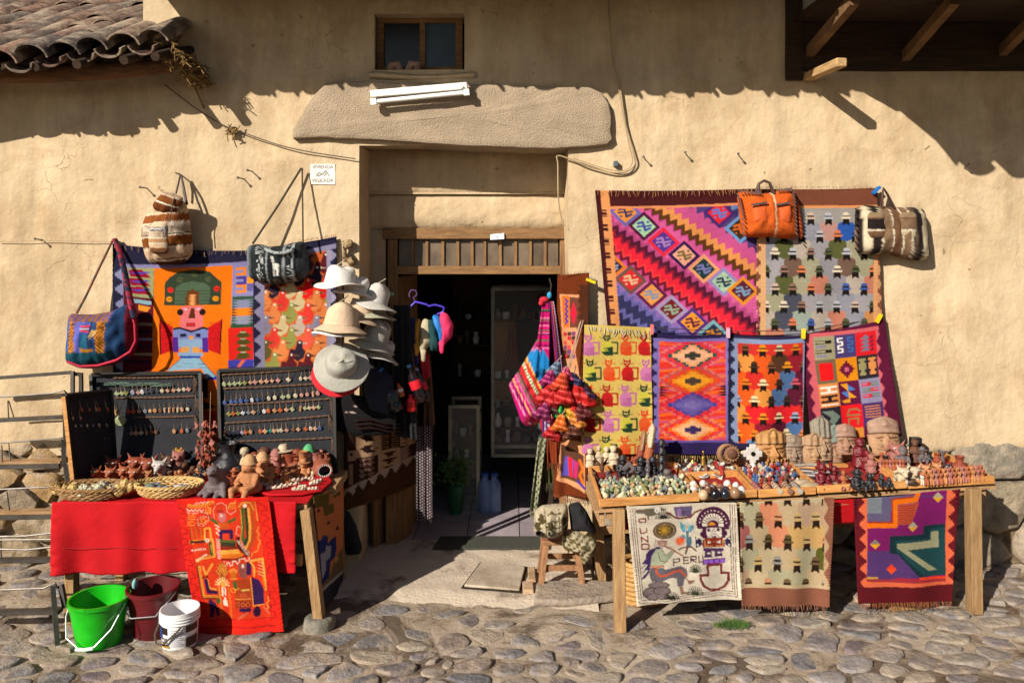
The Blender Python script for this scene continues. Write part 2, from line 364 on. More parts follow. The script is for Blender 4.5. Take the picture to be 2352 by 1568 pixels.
def stone_mesh(poly, gap, h, mapf, seed, n=16, cut=2, under=.06):
 """a rounded stone filling one cell; mapf(u, v, w) places it, w is the height"""
 rg = random.Random(seed)
 cx = sum(p[0] for p in poly)/len(poly); cy = sum(p[1] for p in poly)/len(poly)
 for _ in range(cut):                                     # corner cutting
  q = []
  for i in range(len(poly)):
   a, b = poly[i], poly[(i+1)%len(poly)]
   q += [(a[0]*.75+b[0]*.25, a[1]*.75+b[1]*.25), (a[0]*.25+b[0]*.75, a[1]*.25+b[1]*.75)]
  poly = q
 out = []
 for k in range(n):                                       # resample by angle
  a = 2*math.pi*k/n; dx, dy = math.cos(a), math.sin(a); best = .02
  for i in range(len(poly)):
   p, q = poly[i], poly[(i+1)%len(poly)]; ex, ey = q[0]-p[0], q[1]-p[1]
   den = dx*ey-dy*ex
   if abs(den) < 1e-9: continue
   t = ((p[0]-cx)*ey-(p[1]-cy)*ex)/den; u = ((p[0]-cx)*dy-(p[1]-cy)*dx)/den
   if t > 0 and -1e-6 <= u <= 1+1e-6: best = t
  r = max(.02, best-gap)*(1+.10*noise.noise(Vector((dx*1.5+seed*3.1, dy*1.5, seed)))); out.append((dx*r, dy*r))
 mb = MB(); vs = []; tx, ty = rg.uniform(-.12, .12), rg.uniform(-.12, .12)
 prof = [(1.0, -under), (1.0, h*.30), (.955, h*.74), (.84, h*.98), (.45, h*1.02)]
 for s, w in prof:
  for (x, y) in out:
   e = 0 if w <= 0 else h*.22*noise.noise(Vector(((cx+x*s)*9, (cy+y*s)*9, seed)))+ (x*s*tx+y*s*ty)
   vs.append(mapf(cx+x*s, cy+y*s, w+e))
 vs.append(mapf(cx, cy, h*1.02))
 fs = [(i*n+k, i*n+(k+1)%n, (i+1)*n+(k+1)%n, (i+1)*n+k) for i in range(len(prof)-1) for k in range(n)]
 fs += [((len(prof)-1)*n+k, (len(prof)-1)*n+(k+1)%n, len(vs)-1) for k in range(n)]
 return mb.add(vs, fs)

# ---- ground
def gz(x, y):
 return .014*fbm(x*1.7, y*1.7, 3)+.006*fbm(x*9, y*9, 5)
def gv(u, v):
 x, y = -6+12*u, -3.4+4*v; return Vector((x, y, gz(x, y)-.004-.04*max(0, 1-min(u, 1-u)/.04)-.04*max(0, 1-v/.08)))
g = MB().grid(gv, 320, 112)
GROUND = tag(wobj('street', g, DIRT), kind='structure')
far = MB()
far.add([(-40,-40,-.03),(40,-40,-.03),(40,40,-.03),(-40,40,-.03)], [(0,1,2,3)])
tag(wobj('ground', far, DIRT), kind='structure')

# apron outline (concrete doorstep): x range by depth
def in_apron(x, y):
 return -1.32 < x < .52 and y > -.60-.10*math.sin(x*2.1+.6)-.06*noise.noise(Vector((x*5, 2, 0)))
pts = relax_points(560, (-4.2, -1.95, 4.2, .25), 1.45, seed=5)
cl = cells(pts, (-4.3, -2.05, 4.3, .3), 1.45)
order = sorted(range(len(pts)), key=lambda i: (pts[i][1] < -1.62, pts[i][1]))
rest = MB(); cnt = 0
for i in order:
 px, py = pts[i]
 if len(cl[i]) < 3 or in_apron(px, py) or in_apron(px, py-.08): continue
 if py > .02 or (-1.45 < px < .95 and py > -1.0 and noise.noise(Vector((px*5, py*7, 3))) > -.08): continue
 low = (-3.3 < px < -1.2 and noise.noise(Vector((px*1.4, py*1.4, 9))) > .28) or noise.noise(Vector((px*.9, py*.9, 4))) > .42
 h = random.Random(i).uniform(.005, .018)
 if -1.5 < px < 1.3 and py > -1.08+.12*noise.noise(Vector((px*3,0,0))): h *= .35
 mb = stone_mesh(cl[i], random.Random(i+9).uniform(.006, .034), h, lambda u, v, w: Vector((u, v, gz(u, v)+w-(.012 if low else .002))), i, 16)
 if cnt < 298:
  o = wobj('cobble', mb, COBBLE, GROUND); cnt += 1
 else: rest.add(mb.v, mb.f)
op_ = relax_points(260, (-4.3, -3.2, 4.3, -2.1), 1.45, seed=6)
for i, c in enumerate(cells(op_, (-4.4, -3.3, 4.4, -2.06), 1.45)):
 if len(c) > 2: mb = stone_mesh(c, random.Random(i).uniform(.01, .05), .013, lambda u, v, w: Vector((u, v, gz(u, v)+w-.002)), 700+i, 12); rest.add(mb.v, mb.f)
if rest.v: tag(wobj('cobble_field', rest, COBBLE, GROUND), kind='stuff')

# ---- concrete doorstep and slabs
CONC = mat('worn_concrete', C('#b3a492'), C('#54473a'), rough=.9, scale=2.6, bump=.5, bscale=45, lo=.33, hi=.46, detail=9)
CONC2 = mat('cover_concrete', C('#b5a896'), C('#8a7a66'), rough=.9, scale=4, bump=.35, bscale=60)
def apz(x, y):
 e = -.60-.10*math.sin(x*2.1+.6)-.06*noise.noise(Vector((x*5, 2, 0)))
 return .022+.004*fbm(x*3, y*3, 1)+.008*fbm(x*7, y*7, 2)-.05*max(0, min(1, (e+.12-y)/.2))
def apf(u, v):
 x = -1.36+1.92*u; y = -.80+1.27*v; return Vector((x, y, apz(x, y)))
AP = tag(wobj('doorstep', MB().grid(apf, 70, 50), CONC), kind='structure')
c4 = [onG(1106,1303), onG(1207,1313), onG(1193,1368), onG(1066,1358)]
c4 = [Vector((p.x, p.y, .030)) for p in c4]
cm = (sum(c4, Vector())/4)
dc = thing('drain_cover', 'square concrete drain cover set loose in the doorstep', 'drain cover', cm)
wobj('cover_slab', MB().prism(c4, (0,0,.018)), CONC2, dc)
bevel(bpy.data.objects['cover_slab'], .006)
gap = [cm+(p-cm)*1.09 for p in c4]
wobj('pit_rim', MB().prism([Vector((p.x, p.y, .028)) for p in gap], (0,0,.004)), mat('gap_dark', C('#2c2018'), rough=.7), dc)  # dark plate filling the gap round the cover slab
for k, (a, b) in enumerate((((1212,1316),(1231,1347)), ((1200,1350),(1226,1371)))):
 p, q = onG(*a), onG(*b)
 t = tag(wobj('brick_piece', MB().box((p.x, q.y, 0), (q.x, p.y, .05)), mat('pale_brick', C('#b59a7c'), C('#8d7255'), scale=10, bump=.4)),
  ('small pale brick wedged beside the drain cover, upper piece', 'small pale brick wedged beside the drain cover, lower piece')[k], 'brick', 'bricks beside the drain cover'); bevel(t, .006)
sp = [onG(x, y) for x, y in ((1232,1352),(1330,1345),(1415,1352),(1420,1385),(1300,1398),(1226,1396))]
t = tag(wobj('stone_slab', MB().prism([Vector((p.x, p.y, .005)) for p in sp], (0,0,.05)), COBBLE), 'flat grey stone slab under the wooden stool', 'stone slab'); bevel(t, .02, 3)

# ---- the adobe house
def wd(x, z):
 return -(.022*fbm(x*.9, z*.9, 7, 3)+.008*fbm(x*4, z*4, 2, 3)) - (.018*max(0, 1-abs(z-3.52)/.10) if x > -2.4 else 0)*(.6+.4*noise.noise(Vector((x*3, 0, 0))))
house = thing('adobe_house', 'ochre adobe house front with a recessed shop doorway', 'house', (0,0,0))
def seg(a, b, st): return list(np.linspace(a, b, max(2, int(round((b-a)/st))+1)))
DX0, DX1, DZ = -1.11, .41, 3.06
WX0, WX1, WZ0, WZ1 = -1.0, -.345, 3.61, 4.02
xs = sorted(set(round(v, 4) for s_ in ((-4.3,-2.68),(-2.68,DX0),(DX0,WX0),(WX0,WX1),(WX1,DX1),(DX1,4.5)) for v in seg(s_[0], s_[1], .035)) | set(np.linspace(-7, -4.4, 20).round(4)) | set(np.linspace(4.6, 7, 20).round(4)))
zs = sorted(set(round(v, 4) for s_ in ((0,DZ),(DZ,WZ0),(WZ0,3.72),(3.72,WZ1),(WZ1,5.0)) for v in seg(s_[0], s_[1], .035)))
mb = MB(); idx = {}
def base(x): return .80+.06*noise.noise(Vector((x*2.3, 0, 1)))+.025*noise.noise(Vector((x*9, 0, 1)))
def wv(i, j):
 if (i, j) not in idx:
  x, z = xs[i], zs[j]; idx[(i, j)] = len(mb.v); y = wd(x, z)
  if x < -1.33 or x > .59:
   c = base(x)
   if z < c: z, y = c, y+.07
   elif z < c+.06: y += .028*(1-(z-c)/.06)**2
  mb.v.append((x, y, z))
 return idx[(i, j)]
for i in range(len(xs)-1):
 for j in range(len(zs)-1):
  x, z = (xs[i]+xs[i+1])/2, (zs[j]+zs[j+1])/2
  if DX0 < x < DX1 and z < DZ: continue
  if WX0 < x < WX1 and WZ0 < z < WZ1: continue
  if x < -2.68 and z > 3.72: continue
  if (x < -1.34 or x > .6) and zs[j+1] < min(base(xs[i]), base(xs[i+1])): continue
  mb.f.append((wv(i, j), wv(i+1, j), wv(i+1, j+1), wv(i, j+1)))
wobj('wall', mb, PLASTER, house, fix=False)
# reveals of the doorway and of the window
rv = MB()
def rough(y): return .008*noise.noise(Vector((y*20, 1, 0)))
def reveal(f, nu, nv): rv.grid(f, nu, nv)
reveal(lambda u, v: Vector((DX0-.0+.03*u*(1-v)*0+.012*fbm(u*2, v*9, 4)*u, wd(DX0, v*DZ)*(1-u)+.52*u, v*DZ)), 14, 80)
reveal(lambda u, v: Vector((DX1+.012*fbm(u*2, v*9, 8)*u, wd(DX1, v*DZ)*(1-u)+.52*u, v*DZ)), 14, 80)
reveal(lambda u, v: Vector((WX0-.02*u, wd(WX0, WZ0+v*(WZ1-WZ0))*(1-u)+.3*u, WZ0+v*(WZ1-WZ0))), 6, 14)
reveal(lambda u, v: Vector((WX1+.02*u, wd(WX1, WZ0+v*(WZ1-WZ0))*(1-u)+.3*u, WZ0+v*(WZ1-WZ0))), 6, 14)
reveal(lambda u, v: Vector((WX0+u*(WX1-WX0), wd(WX0+u*(WX1-WX0), WZ0)*(1-v)+.3*v, WZ0-.0)), 20, 6)
reveal(lambda u, v: Vector((WX0+u*(WX1-WX0), wd(WX0+u*(WX1-WX0), WZ1)*(1-v)+.3*v, WZ1)), 20, 6)
rv.grid(lambda u, v: Vector((-2.68, v*4, 3.6+u*1.4)), 20, 40)           # side of the tall part above the low roof
wobj('door_reveal', rv, PLASTER, house)
# bulging sill under the window
sb = MB().grid(lambda u, v: Vector((-1.03+.76*u, .04-(.05+.03*math.sin(math.pi*u)*noise.noise(Vector((u*4, 0, 3)))+.03)*math.sin(math.pi*min(1, v*1.1)), 3.60-.085*v+.015*math.cos(u*6)*(1-v))), 40, 10)
wobj('window_sill', sb, PLASTER, house)
# adobe infill over the door, in two courses
for z0, z1, y0, bul, sd in ((2.735, 3.08, .41, .006, 1), (2.46, 2.742, .45, .022, 2)):
 wobj('infill_course', MB().grid(lambda u, v: Vector((DX0-.02+u*(DX1-DX0+.04), y0-bul*math.sin(math.pi*v)-.010*fbm(u*5, v*2, sd)-.02*(1-abs(2*v-1)**6), z0+(z1-z0)*v)), 70, 20), PLASTER, house)
wobj('infill_course', MB().grid(lambda u, v: Vector((DX0-.02+u*.14, .47-.01*fbm(u*2, v*6, 3), v*2.5)), 6, 50), PLASTER, house)
wobj('recess_ceiling', MB().box((DX0-.06, .0, 3.075), (DX1+.06, .54, 3.35)), PLASTER, house)
ledge = MB().box((DX0-.02, .40, 2.728), (DX1+.02, .5, 2.742)); wobj('infill_ledge', ledge, PLASTER, house)
# lintel: one long rough stone
LO = [(671,318),(672,296),(688,267),(713,228),(749,190),(790,186),(840,184),(905,189),(960,190),(1072,192),(1157,194),(1262,199),(1354,200),(1384,212),(1399,240),(1405,270),(1403,299),(1408,320),(1396,331),(1350,336),(1311,339),(1262,341),(1178,340),(1072,335),(960,328),(826,320),(735,315)]
lf = [P(x, y, -.055) for x, y in LO]
res = []
for i in range(len(lf)):
 a, b = lf[i], lf[(i+1)%len(lf)]
 for k in range(5):
  p = a+(b-a)*k/5; p = p+Vector((.007*noise.noise(p*9), 0, .007*noise.noise(p*9+Vector((5,5,5))))); res.append(p)
cen = sum(res, Vector())/len(res); n = len(res); lm = MB(); vs = []
for k, (dy, sx, sz) in enumerate(((.56, 1, 1), (.05, 1.0, 1.0), (.014, 1.0, .998), (.003, .998, .985), (-.002, .99, .955), (-.003, .93, .80), (-.003, .6, .42), (-.003, .3, .2))):
 for p in res:
  q = Vector((cen.x+(p.x-cen.x)*sx, 0, cen.z+(p.z-cen.z)*sz)); q.y = -.055+dy-.010*fbm(q.x*3, q.z*3, 5)*(1 if k else 0)-(.006*noise.noise(q*14) if k > 1 else 0)
  if k == 0: q.z += .0
  vs.append(q)
vs.append(Vector((cen.x, -.069, cen.z)))
lm.add(vs, [(i*n+k, i*n+(k+1)%n, (i+1)*n+(k+1)%n, (i+1)*n+k) for i in range(7) for k in range(n)]+[(7*n+k, 7*n+(k+1)%n, 8*n) for k in range(n)])
wobj('lintel', lm, ANDESITE, house)
# window: frame, mullion, panes
win = wobj('window', MB(), None, house) if False else bpy.data.objects.new('window', None)
COL.objects.link(win); win.location = (-.67, .14, WZ0); win.parent = house
wy = .13
fr = MB(); F0 = P(866, 160, wy); F1 = P(1062, 37, wy)
for a, b in (((F0.x, F0.z), (F0.x+.05, F1.z)), ((F1.x-.05, F0.z), (F1.x, F1.z)), ((F0.x+.05, F1.z-.05), (F1.x-.05, F1.z)), ((F0.x+.05, F0.z), (F1.x-.05, F0.z+.02))):
 fr.box((a[0], wy, a[1]), (b[0], wy+.06, b[1]))
mx = P(970, 0, wy).x
fr.box((mx-.02, wy+.004, F0.z+.02), (mx+.02, wy+.055, F1.z-.05))
wobj('frame', fr, DOORWOOD, win)
wobj('dark_room', MB().box((-1.1, .29, 3.5), (-.25, .31, 4.12)).box((-1.05, .15, 3.5), (-1.02, .3, 4.1)).box((-.33, .15, 3.5), (-.30, .3, 4.1)), mat('unlit_room_black', C('#0c0b0b'), rough=.25), win, smooth=False)  # near-black boxes carry the darkness of the unlit room in their colour
GLASS = mat('dusty_glass', C('#20262c'), C('#12161a'), rough=.12, spec=.6)
wobj('pane', MB().box((mx+.02, wy+.03, F0.z+.02), (F1.x-.05, wy+.034, F1.z-.05)), mat('curtained_pane', C('#34495a'), C('#263642'), rough=.35, scale=4), win)
wobj('pane', MB().box((F0.x+.05, wy+.03, F0.z+.02), (mx-.02, wy+.034, F1.z-.05)), mat('unlit_room_black', C('#0c0b0b'), rough=.25), win)  # opaque black sheet painted as the dark interior behind the opening
for k, (a, b, c_, d) in enumerate((((897,160),(900,150),(912,148),(920,158)), ((938,158),(945,147),(958,148),(958,160)))):
 t = tag(wobj('clay_shard', MB().tube([P(*a, .06)-Vector((0,0,.02)), P(*b, .05), P(*c_, .05), P(*d, .06)-Vector((0,0,.02))], .018, 8, sq=1.6), mat('shard_clay', C('#9a7a68'), rough=.8)),
  ('curved clay shard on the window sill, the one at the left', 'curved clay shard on the window sill, the one beside the mullion')[k], 'shard', 'shards on the window sill')
# door frame
door = bpy.data.objects.new('door_frame', None); COL.objects.link(door); door.location = (-.3, .45, 0); door.parent = house
Yd = .445
def DP(x, y): p = P(x, y, Yd); return p.x, p.z
hx0, hz0 = DP(886, 524); hx1, hz1 = DP(1292, 549)
bevel(wobj('header', MB().box((hx0-.02, Yd-.02, hz1), (hx1+.03, .53, hz0)), DOORWOOD, door), .006)
lx0, lz0 = DP(908, 611); lx1, lz1 = DP(1289, 630)
bevel(wobj('transom_rail', MB().box((lx0, Yd-.005, lz1), (lx1, .52, lz0)), DOORWOOD, door), .005)
px0, _ = DP(890, 0); px1, _ = DP(912, 0)
bevel(wobj('post', MB().box((px0, Yd, 0), (px1, .53, hz1-.002)), POSTWOOD, door), .006)
qx0, _ = DP(1286, 0); qx1, _ = DP(1306, 0)
bevel(wobj('post', MB().box((qx0, Yd, 0), (qx1, .53, hz1-.002)), POSTWOOD, door), .006)
bx = [912, 947, 980, 1016.5, 1051, 1084, 1113, 1149, 1184, 1218, 1252, 1286]
for x in bx[1:-1]:
 u = DP(x, 0)[0]; wobj('glazing_bar', MB().box((u-.011, Yd+.012, lz0+.001), (u+.011, Yd+.05, hz1-.001)), POSTWOOD, door)
TPANE = mat('grimy_pane', C('#70614f'), C('#463a2f'), rough=.4, scale=4, spec=.5, stretch=(1,1,.6))
for a, b in zip(bx[:-1], bx[1:]):
 wobj('pane', MB().box((DP(a, 0)[0]+.012, Yd+.03, lz0), (DP(b, 0)[0]-.012, Yd+.034, hz1)), TPANE, door)
# little paper tag tucked on the header
tp = [P(1126, 538, .41), P(1158, 535, .41), P(1158, 549, .40), P(1126, 551, .40)]
tag(wobj('paper_note', MB().prism(tp, (0,.006,0)), mat('note_paper', C('#d8d8dc'), C('#8a94a8'), scale=60, rough=.8)), 'small folded paper tucked on the door header', 'paper note')
# open door leaf inside, at the left post
leaf = MB(); a0 = Vector((px1+.005, .54, 0)); a1 = Vector((px1+.10, .95, 0))
for k in range(3):
 p = a0+(a1-a0)*(k/3+.004); q = a0+(a1-a0)*((k+1)/3-.004)
 leaf_m = MB().prism([p, q, q+Vector((0,0,2.08)), p+Vector((0,0,2.08))], (-.035,0,0))
 wobj('door_plank', leaf_m, POSTWOOD, door)
# low door boards below the hanging textile
for k, (xa, xb, ya, yb) in enumerate(((858, 884, .30, .42), (886, 912, .36, .40), (913, 946, .40, .62))):
 A, B = P(xa, 1262, ya), P(xb, 1262, yb)
 m_ = MB().prism([Vector((A.x, ya, .01)), Vector((B.x, yb, .01)), Vector((B.x, yb, .44+.02*k)), Vector((A.x, ya, .44+.02*k))], (0,.03,0))
 wobj('kick_plank', m_, POSTWOOD, door)

# masonry under the plaster
def mason(x0, x1, n, seed, m, wall):
 n = int(n*.62)
 bk = MB().grid(lambda u, v: Vector((x0+(x1-x0)*u, .07+.012*fbm((x0+(x1-x0)*u)*6, v*5, seed), .92*v)), 60, 24)
 wobj('mortar', bk, DIRT if m is MASON else mat('grey_mortar', C('#7a6a52'), C('#4a3d2c'), rough=.95, scale=12, bump=.6), wall)
 pts = relax_points(n, (x0, 0, x1, .88), 1.5, seed=seed)
 cs = cells(pts, (x0, -.02, x1, .92), 1.5)
 for i, c in enumerate(cs):
  if len(c) < 3: continue
  wobj('wall_stone', stone_mesh(c, .012, random.Random(i).uniform(.05, .08), lambda u, v, w: Vector((u, .06-min(w, .066+.012*noise.noise(Vector((u*6, v*6, seed)))), v)), seed*50+i, 20, 1), m, wall)
mason(-4.3, -1.30, 62, 3, MASON, house)
mason(.55, 4.5, 62, 4, GREYSTONE, house)
mason(-7, -4.3, 34, 8, MASON, house); mason(4.5, 7, 34, 9, GREYSTONE, house)

# ---- shop interior
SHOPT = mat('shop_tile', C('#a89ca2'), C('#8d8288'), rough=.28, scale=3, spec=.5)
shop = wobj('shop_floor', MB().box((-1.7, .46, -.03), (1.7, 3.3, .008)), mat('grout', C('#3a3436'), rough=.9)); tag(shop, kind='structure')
for i in range(8):
 for j in range(6):
  x0 = -1.62+i*.42; y0 = .50+j*.42
  wobj('floor_tile', MB().box((x0+.004, y0+.004, .008), (x0+.416, y0+.416, .014)), SHOPT, shop)
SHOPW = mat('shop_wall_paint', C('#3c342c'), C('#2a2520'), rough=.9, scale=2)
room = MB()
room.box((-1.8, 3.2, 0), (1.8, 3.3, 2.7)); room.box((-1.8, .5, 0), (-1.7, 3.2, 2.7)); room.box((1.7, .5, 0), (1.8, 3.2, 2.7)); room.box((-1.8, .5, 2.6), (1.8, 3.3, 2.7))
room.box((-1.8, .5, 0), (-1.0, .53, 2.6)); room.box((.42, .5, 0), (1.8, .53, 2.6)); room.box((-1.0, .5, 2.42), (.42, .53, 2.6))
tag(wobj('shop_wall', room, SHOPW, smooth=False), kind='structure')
# rubber door mat
mp_ = [onG(x, y) for x, y in ((1012,1241),(1262,1241),(1262,1270),(992,1270))]
t = tag(wobj('door_mat', MB().prism([Vector((p.x, p.y, .026)) for p in mp_], (0,0,.012)), mat('mat_rubber', C('#4a4a42'), C('#35352f'), rough=.95, scale=60, bump=.6, bscale=150)), 'dark grey rubber door mat across the shop threshold', 'door mat'); bevel(t, .004)
STEEL = mat('cabinet_aluminium', C('#8d9088'), C('#6f726c'), rough=.35, metal=.7)
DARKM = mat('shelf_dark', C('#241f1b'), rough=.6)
GLZ = bpy.data.materials.new('cabinet_glass'); GLZ.use_nodes = True
b_ = GLZ.node_tree.nodes['Principled BSDF']; b_.inputs['Base Color'].default_value = (.9,.95,.93,1); b_.inputs['Roughness'].default_value = .02; b_.inputs['Alpha'].default_value = .06; b_.inputs['Specular IOR Level'].default_value = .8
# tall display cabinet
def cabinet(x0, y0, x1, y1, Y, shelves, name, label, dep):
 A, B = P(x0, y1, Y), P(x1, y0, Y); root = thing(name, label, 'cabinet', ((A.x+B.x)/2, Y+dep/2, A.z))
 f = MB(); w = .03
 for yy in (Y, Y+dep-.03):
  f.box((A.x, yy, A.z), (A.x+w, yy+.03, B.z)); f.box((B.x-w, yy, A.z), (B.x, yy+.03, B.z))
  f.box((A.x+w, yy, A.z), (B.x-w, yy+.03, A.z+w)); f.box((A.x+w, yy, B.z-w), (B.x-w, yy+.03, B.z))
 wobj('frame', f, STEEL, root)
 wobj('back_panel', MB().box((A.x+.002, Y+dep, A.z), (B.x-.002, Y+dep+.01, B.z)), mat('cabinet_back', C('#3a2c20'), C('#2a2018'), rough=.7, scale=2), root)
 out = []
 for sy in shelves:
  z = P(0, sy, Y).z; wobj('shelf', MB().box((A.x+.004, Y+.03, z-.012), (B.x-.004, Y+dep-.03, z)), DARKM, root); out.append(z)
 if 'tall' in label:
  for sa, sb, xa in ((740,866,1136),(880,936,1136)): wobj('reflection_tan', MB().box((P(xa,0,Y).x, Y+dep-.06, P(0,sb,Y).z), (P(xa+46,0,Y).x, Y+dep-.04, P(0,sa,Y).z)), mat('reflection_tan', C('#c8925a')), root)  # tan panels stand in for the street's reflection in the glass
  for k in range(3): wobj('hanging_bag', MB().tube([P(1172+k*6,745,Y+.2), P(1168+k*8,800,Y+.18), P(1160+k*12,862,Y+.18)], [.006,.02,.035], 8), mat('bag_rust', C('#8a4030')), root)
 wobj('glass_door', MB().box((A.x+w, Y+.010, A.z+w), (B.x-w, Y+.016, B.z-w)), GLZ, root)
 return root, A, B, out
cab, cA, cB, cz = cabinet(1128, 660, 1262, 1050, 1.5, (735, 872, 940, 985, 1020), 'display_cabinet', 'tall aluminium glass display cabinet inside the dark shop', .35)
cab2, dA, dB, dz = cabinet(1030, 930, 1102, 1178, 1.15, (960, 1010, 1060, 1120), 'drinks_cabinet', 'low black glass drinks cabinet on the shop floor', .4)
SHEL = thing('wall_shelf', 'dark wall shelf unit with goods at the back of the shop', 'shelf', (-.1, 2.0, .9))
for py in (735, 792, 868):
 A, B = P(1040, py, 2.0), P(1126, py, 2.0); wobj('shelf_board', MB().box((A.x, 2.0, A.z-.015), (B.x, 2.25, A.z)), DARKM, SHEL)
wobj('back_board', MB().box((P(1040,0,2.26).x, 2.26, .9), (P(1126,0,2.26).x, 2.28, 2.0)), mat('shelf_back', C('#4a3826')), SHEL)
WARE = [mat('ware_white', C('#e8e4da')), mat('ware_pale', C('#b9b4a8'), C('#8d887c')), mat('ware_dark', C('#3a332e')), mat('ware_brown', C('#7a5a40'))]
rg = random.Random(3)
for zs_, A_, B_, yy, nm in ((cz, cA, cB, 1.6, 'in the tall display cabinet'), ([P(0,p,2.0).z for p in (735,792,868)], P(1040,0,2.0), P(1126,0,2.0), 2.1, 'on the dark wall shelf'), (dz[1:], dA, dB, 1.3, 'in the low drinks cabinet')):
 for nsh, z in enumerate(zs_):
  x = A_.x+.06; ns = -1
  while x < B_.x-.05:
   h = rg.uniform(.07, .15); ns += 1
   t = wobj('shop_ware', MB().lathe(([(.001,0),(.026,0),(.036,h*.35),(.024,h*.7),(.014,h*.8),(.02,h)], [(.001,0),(.03,0),(.034,h*.5),(.03,h*.55),(.001,h*.6)], [(.001,0),(.022,0),(.015,h*.4),(.022,h*.7),(.018,h*.9),(.001,h)])[(ns+nsh) % 3], 10, (x, yy, z+.001)), rg.choice(WARE))
   tag(t, f'dim ornament {nm}, {ORD[ns]} from left, {ORD[nsh]} shelf down', 'ornament', 'ornaments '+nm); x += rg.uniform(.06, .10)
# five litre water bottles
BLUEW = mat('water_bottle_plastic', C('#8fa8d8'), C('#6f8ac0'), rough=.15, spec=.6, alpha=.6)
for k, x in enumerate((1114, 1135)):
 p = onG(x, 1178); p.z = .014
 b = thing('water_bottle', ('large clear blue water bottle on the shop floor, nearer the drinks cabinet', 'large clear blue water bottle on the shop floor, farther from the drinks cabinet')[k], 'water bottle', p, 'water bottles on the shop floor')
 wobj('bottle_body', MB().lathe([(.001,0),(.058,0),(.064,.02),(.060,.05),(.064,.08),(.060,.11),(.064,.14),(.060,.17),(.064,.20),(.05,.26),(.025,.29),(.025,.31)], 18, p), BLUEW, b)
 wobj('cap', MB().lathe([(.001,.31),(.030,.31),(.030,.335),(.001,.335)], 14, p), mat('cap_blue', C('#3a5ab8')), b)
# potted plant
p = onG(1046, 1182); p.z = .014
pl = thing('potted_plant', 'bushy green plant in a dark green pot on the shop floor', 'potted plant', p)
wobj('pot', MB().lathe([(.001,0),(.055,0),(.075,.22),(.082,.22),(.082,.25),(.07,.25),(.065,.22),(.001,.21)], 18, p), mat('pot_green', C('#1f5a38'), rough=.4), pl)
lf_ = MB(); rg = random.Random(8)
for i in range(260):
 q = p+Vector((rg.gauss(0,.06), rg.gauss(0,.05), .26+abs(rg.gauss(.1,.08)))); d = Vector((rg.uniform(-1,1), rg.uniform(-1,1), rg.uniform(-.2,.8))).normalized()*.03; e = d.orthogonal().normalized()*.009
 lf_.add([q-d, q+e, q+d, q-e], [(0,1,2,3)])
tag(wobj('foliage', lf_, mat('leaf_green', C('#4d7a34'), C('#2c4a20'), rough=.6), pl, fix=False), kind='stuff')
wobj('stem', MB().tube([p+Vector((0,0,.2)), p+Vector((.01,0,.34))], .008, 6), mat('stem_green', C('#3f5a2a')), pl)

# ---- low tiled roof at the left
TILE = stone_mat('roof_tile_clay', [C('#73594a'), C('#5c524a'), C('#80604e'), C('#544d48'), C('#746458'), C('#64493c')], .6, 22)
roof = thing('tiled_roof', 'weathered barrel tile roof over the low wall at the left', 'roof', (-2.9, .2, 3.4))
def tile_mesh(r0, r1, L, up, n=10, th=.014):
 m = MB(); vs = []
 for (r, y) in ((r0, 0), (r1, L)):
  for rr in (r, r-th):
   for k in range(n+1):
    a = math.pi*k/n; z = math.sin(a)*rr*up; vs.append((math.cos(a)*rr, y, z))
 w = n+1
 fs = [(k, k+1, 2*w+k+1, 2*w+k) for k in range(n)]+[(w+k, 3*w+k, 3*w+k+1, w+k+1) for k in range(n)]
 fs += [(k, w+k, w+k+1, k+1) for k in range(n)]+[(2*w+k, 2*w+k+1, 3*w+k+1, 3*w+k) for k in range(n)]
 fs += [(0, 2*w, 3*w, w), (n, w+n, 3*w+n, 2*w+n)]
 m.add(vs, fs); me = m.mesh('roof_tile'); fixn(me); me.materials.append(TILE); return me
TC = tile_mesh(.118, .098, .44, .80); TP = tile_mesh(.095, .11, .44, -.7)
ER = P(372, 92, -.42); EL0 = P(0, 146, -.58); EL = ER+(EL0-ER)*2.0; EL.y = EL0.y; EL.z = EL0.z
def eave(t):
 e = ER.lerp(EL, 1-t); k = min(1, (ER.x-e.x)/(ER.x-EL0.x)); return Vector((e.x, ER.y+(EL0.y-ER.y)*k, ER.z+(EL0.z-ER.z)*k))
SL = .50; ang = math.atan(SL); rg = random.Random(12)
ncol = 11
for c in range(ncol):
 t = (c+.35)/(ncol-.3); e = eave(t)
 for r in range(13):
  for kind_ in (0, 1):
   x = e.x+(.0 if kind_ == 0 else (ER.x-EL.x)/(ncol-.3)*.5); y = e.y+r*.33*math.cos(ang)+(.0 if kind_ == 0 else .035); z = e.z+(y-e.y)*SL+(.0 if kind_ == 0 else -.005)
   if x > -2.62 and y > -.40: continue
   if kind_ and c == ncol-1: continue
   o = bpy.data.objects.new('roof_tile', TC if kind_ == 0 else TP); COL.objects.link(o)
   o.parent = roof; o.matrix_parent_inverse = Matrix.Translation(-roof.location)
   o.location = (x+rg.uniform(-.012, .012), y+rg.uniform(-.02, .02), z+rg.uniform(-.006, .010))
   o.rotation_euler = (ang+rg.uniform(-.03, .03), rg.uniform(-.05, .05), rg.uniform(-.06, .06)-.05)
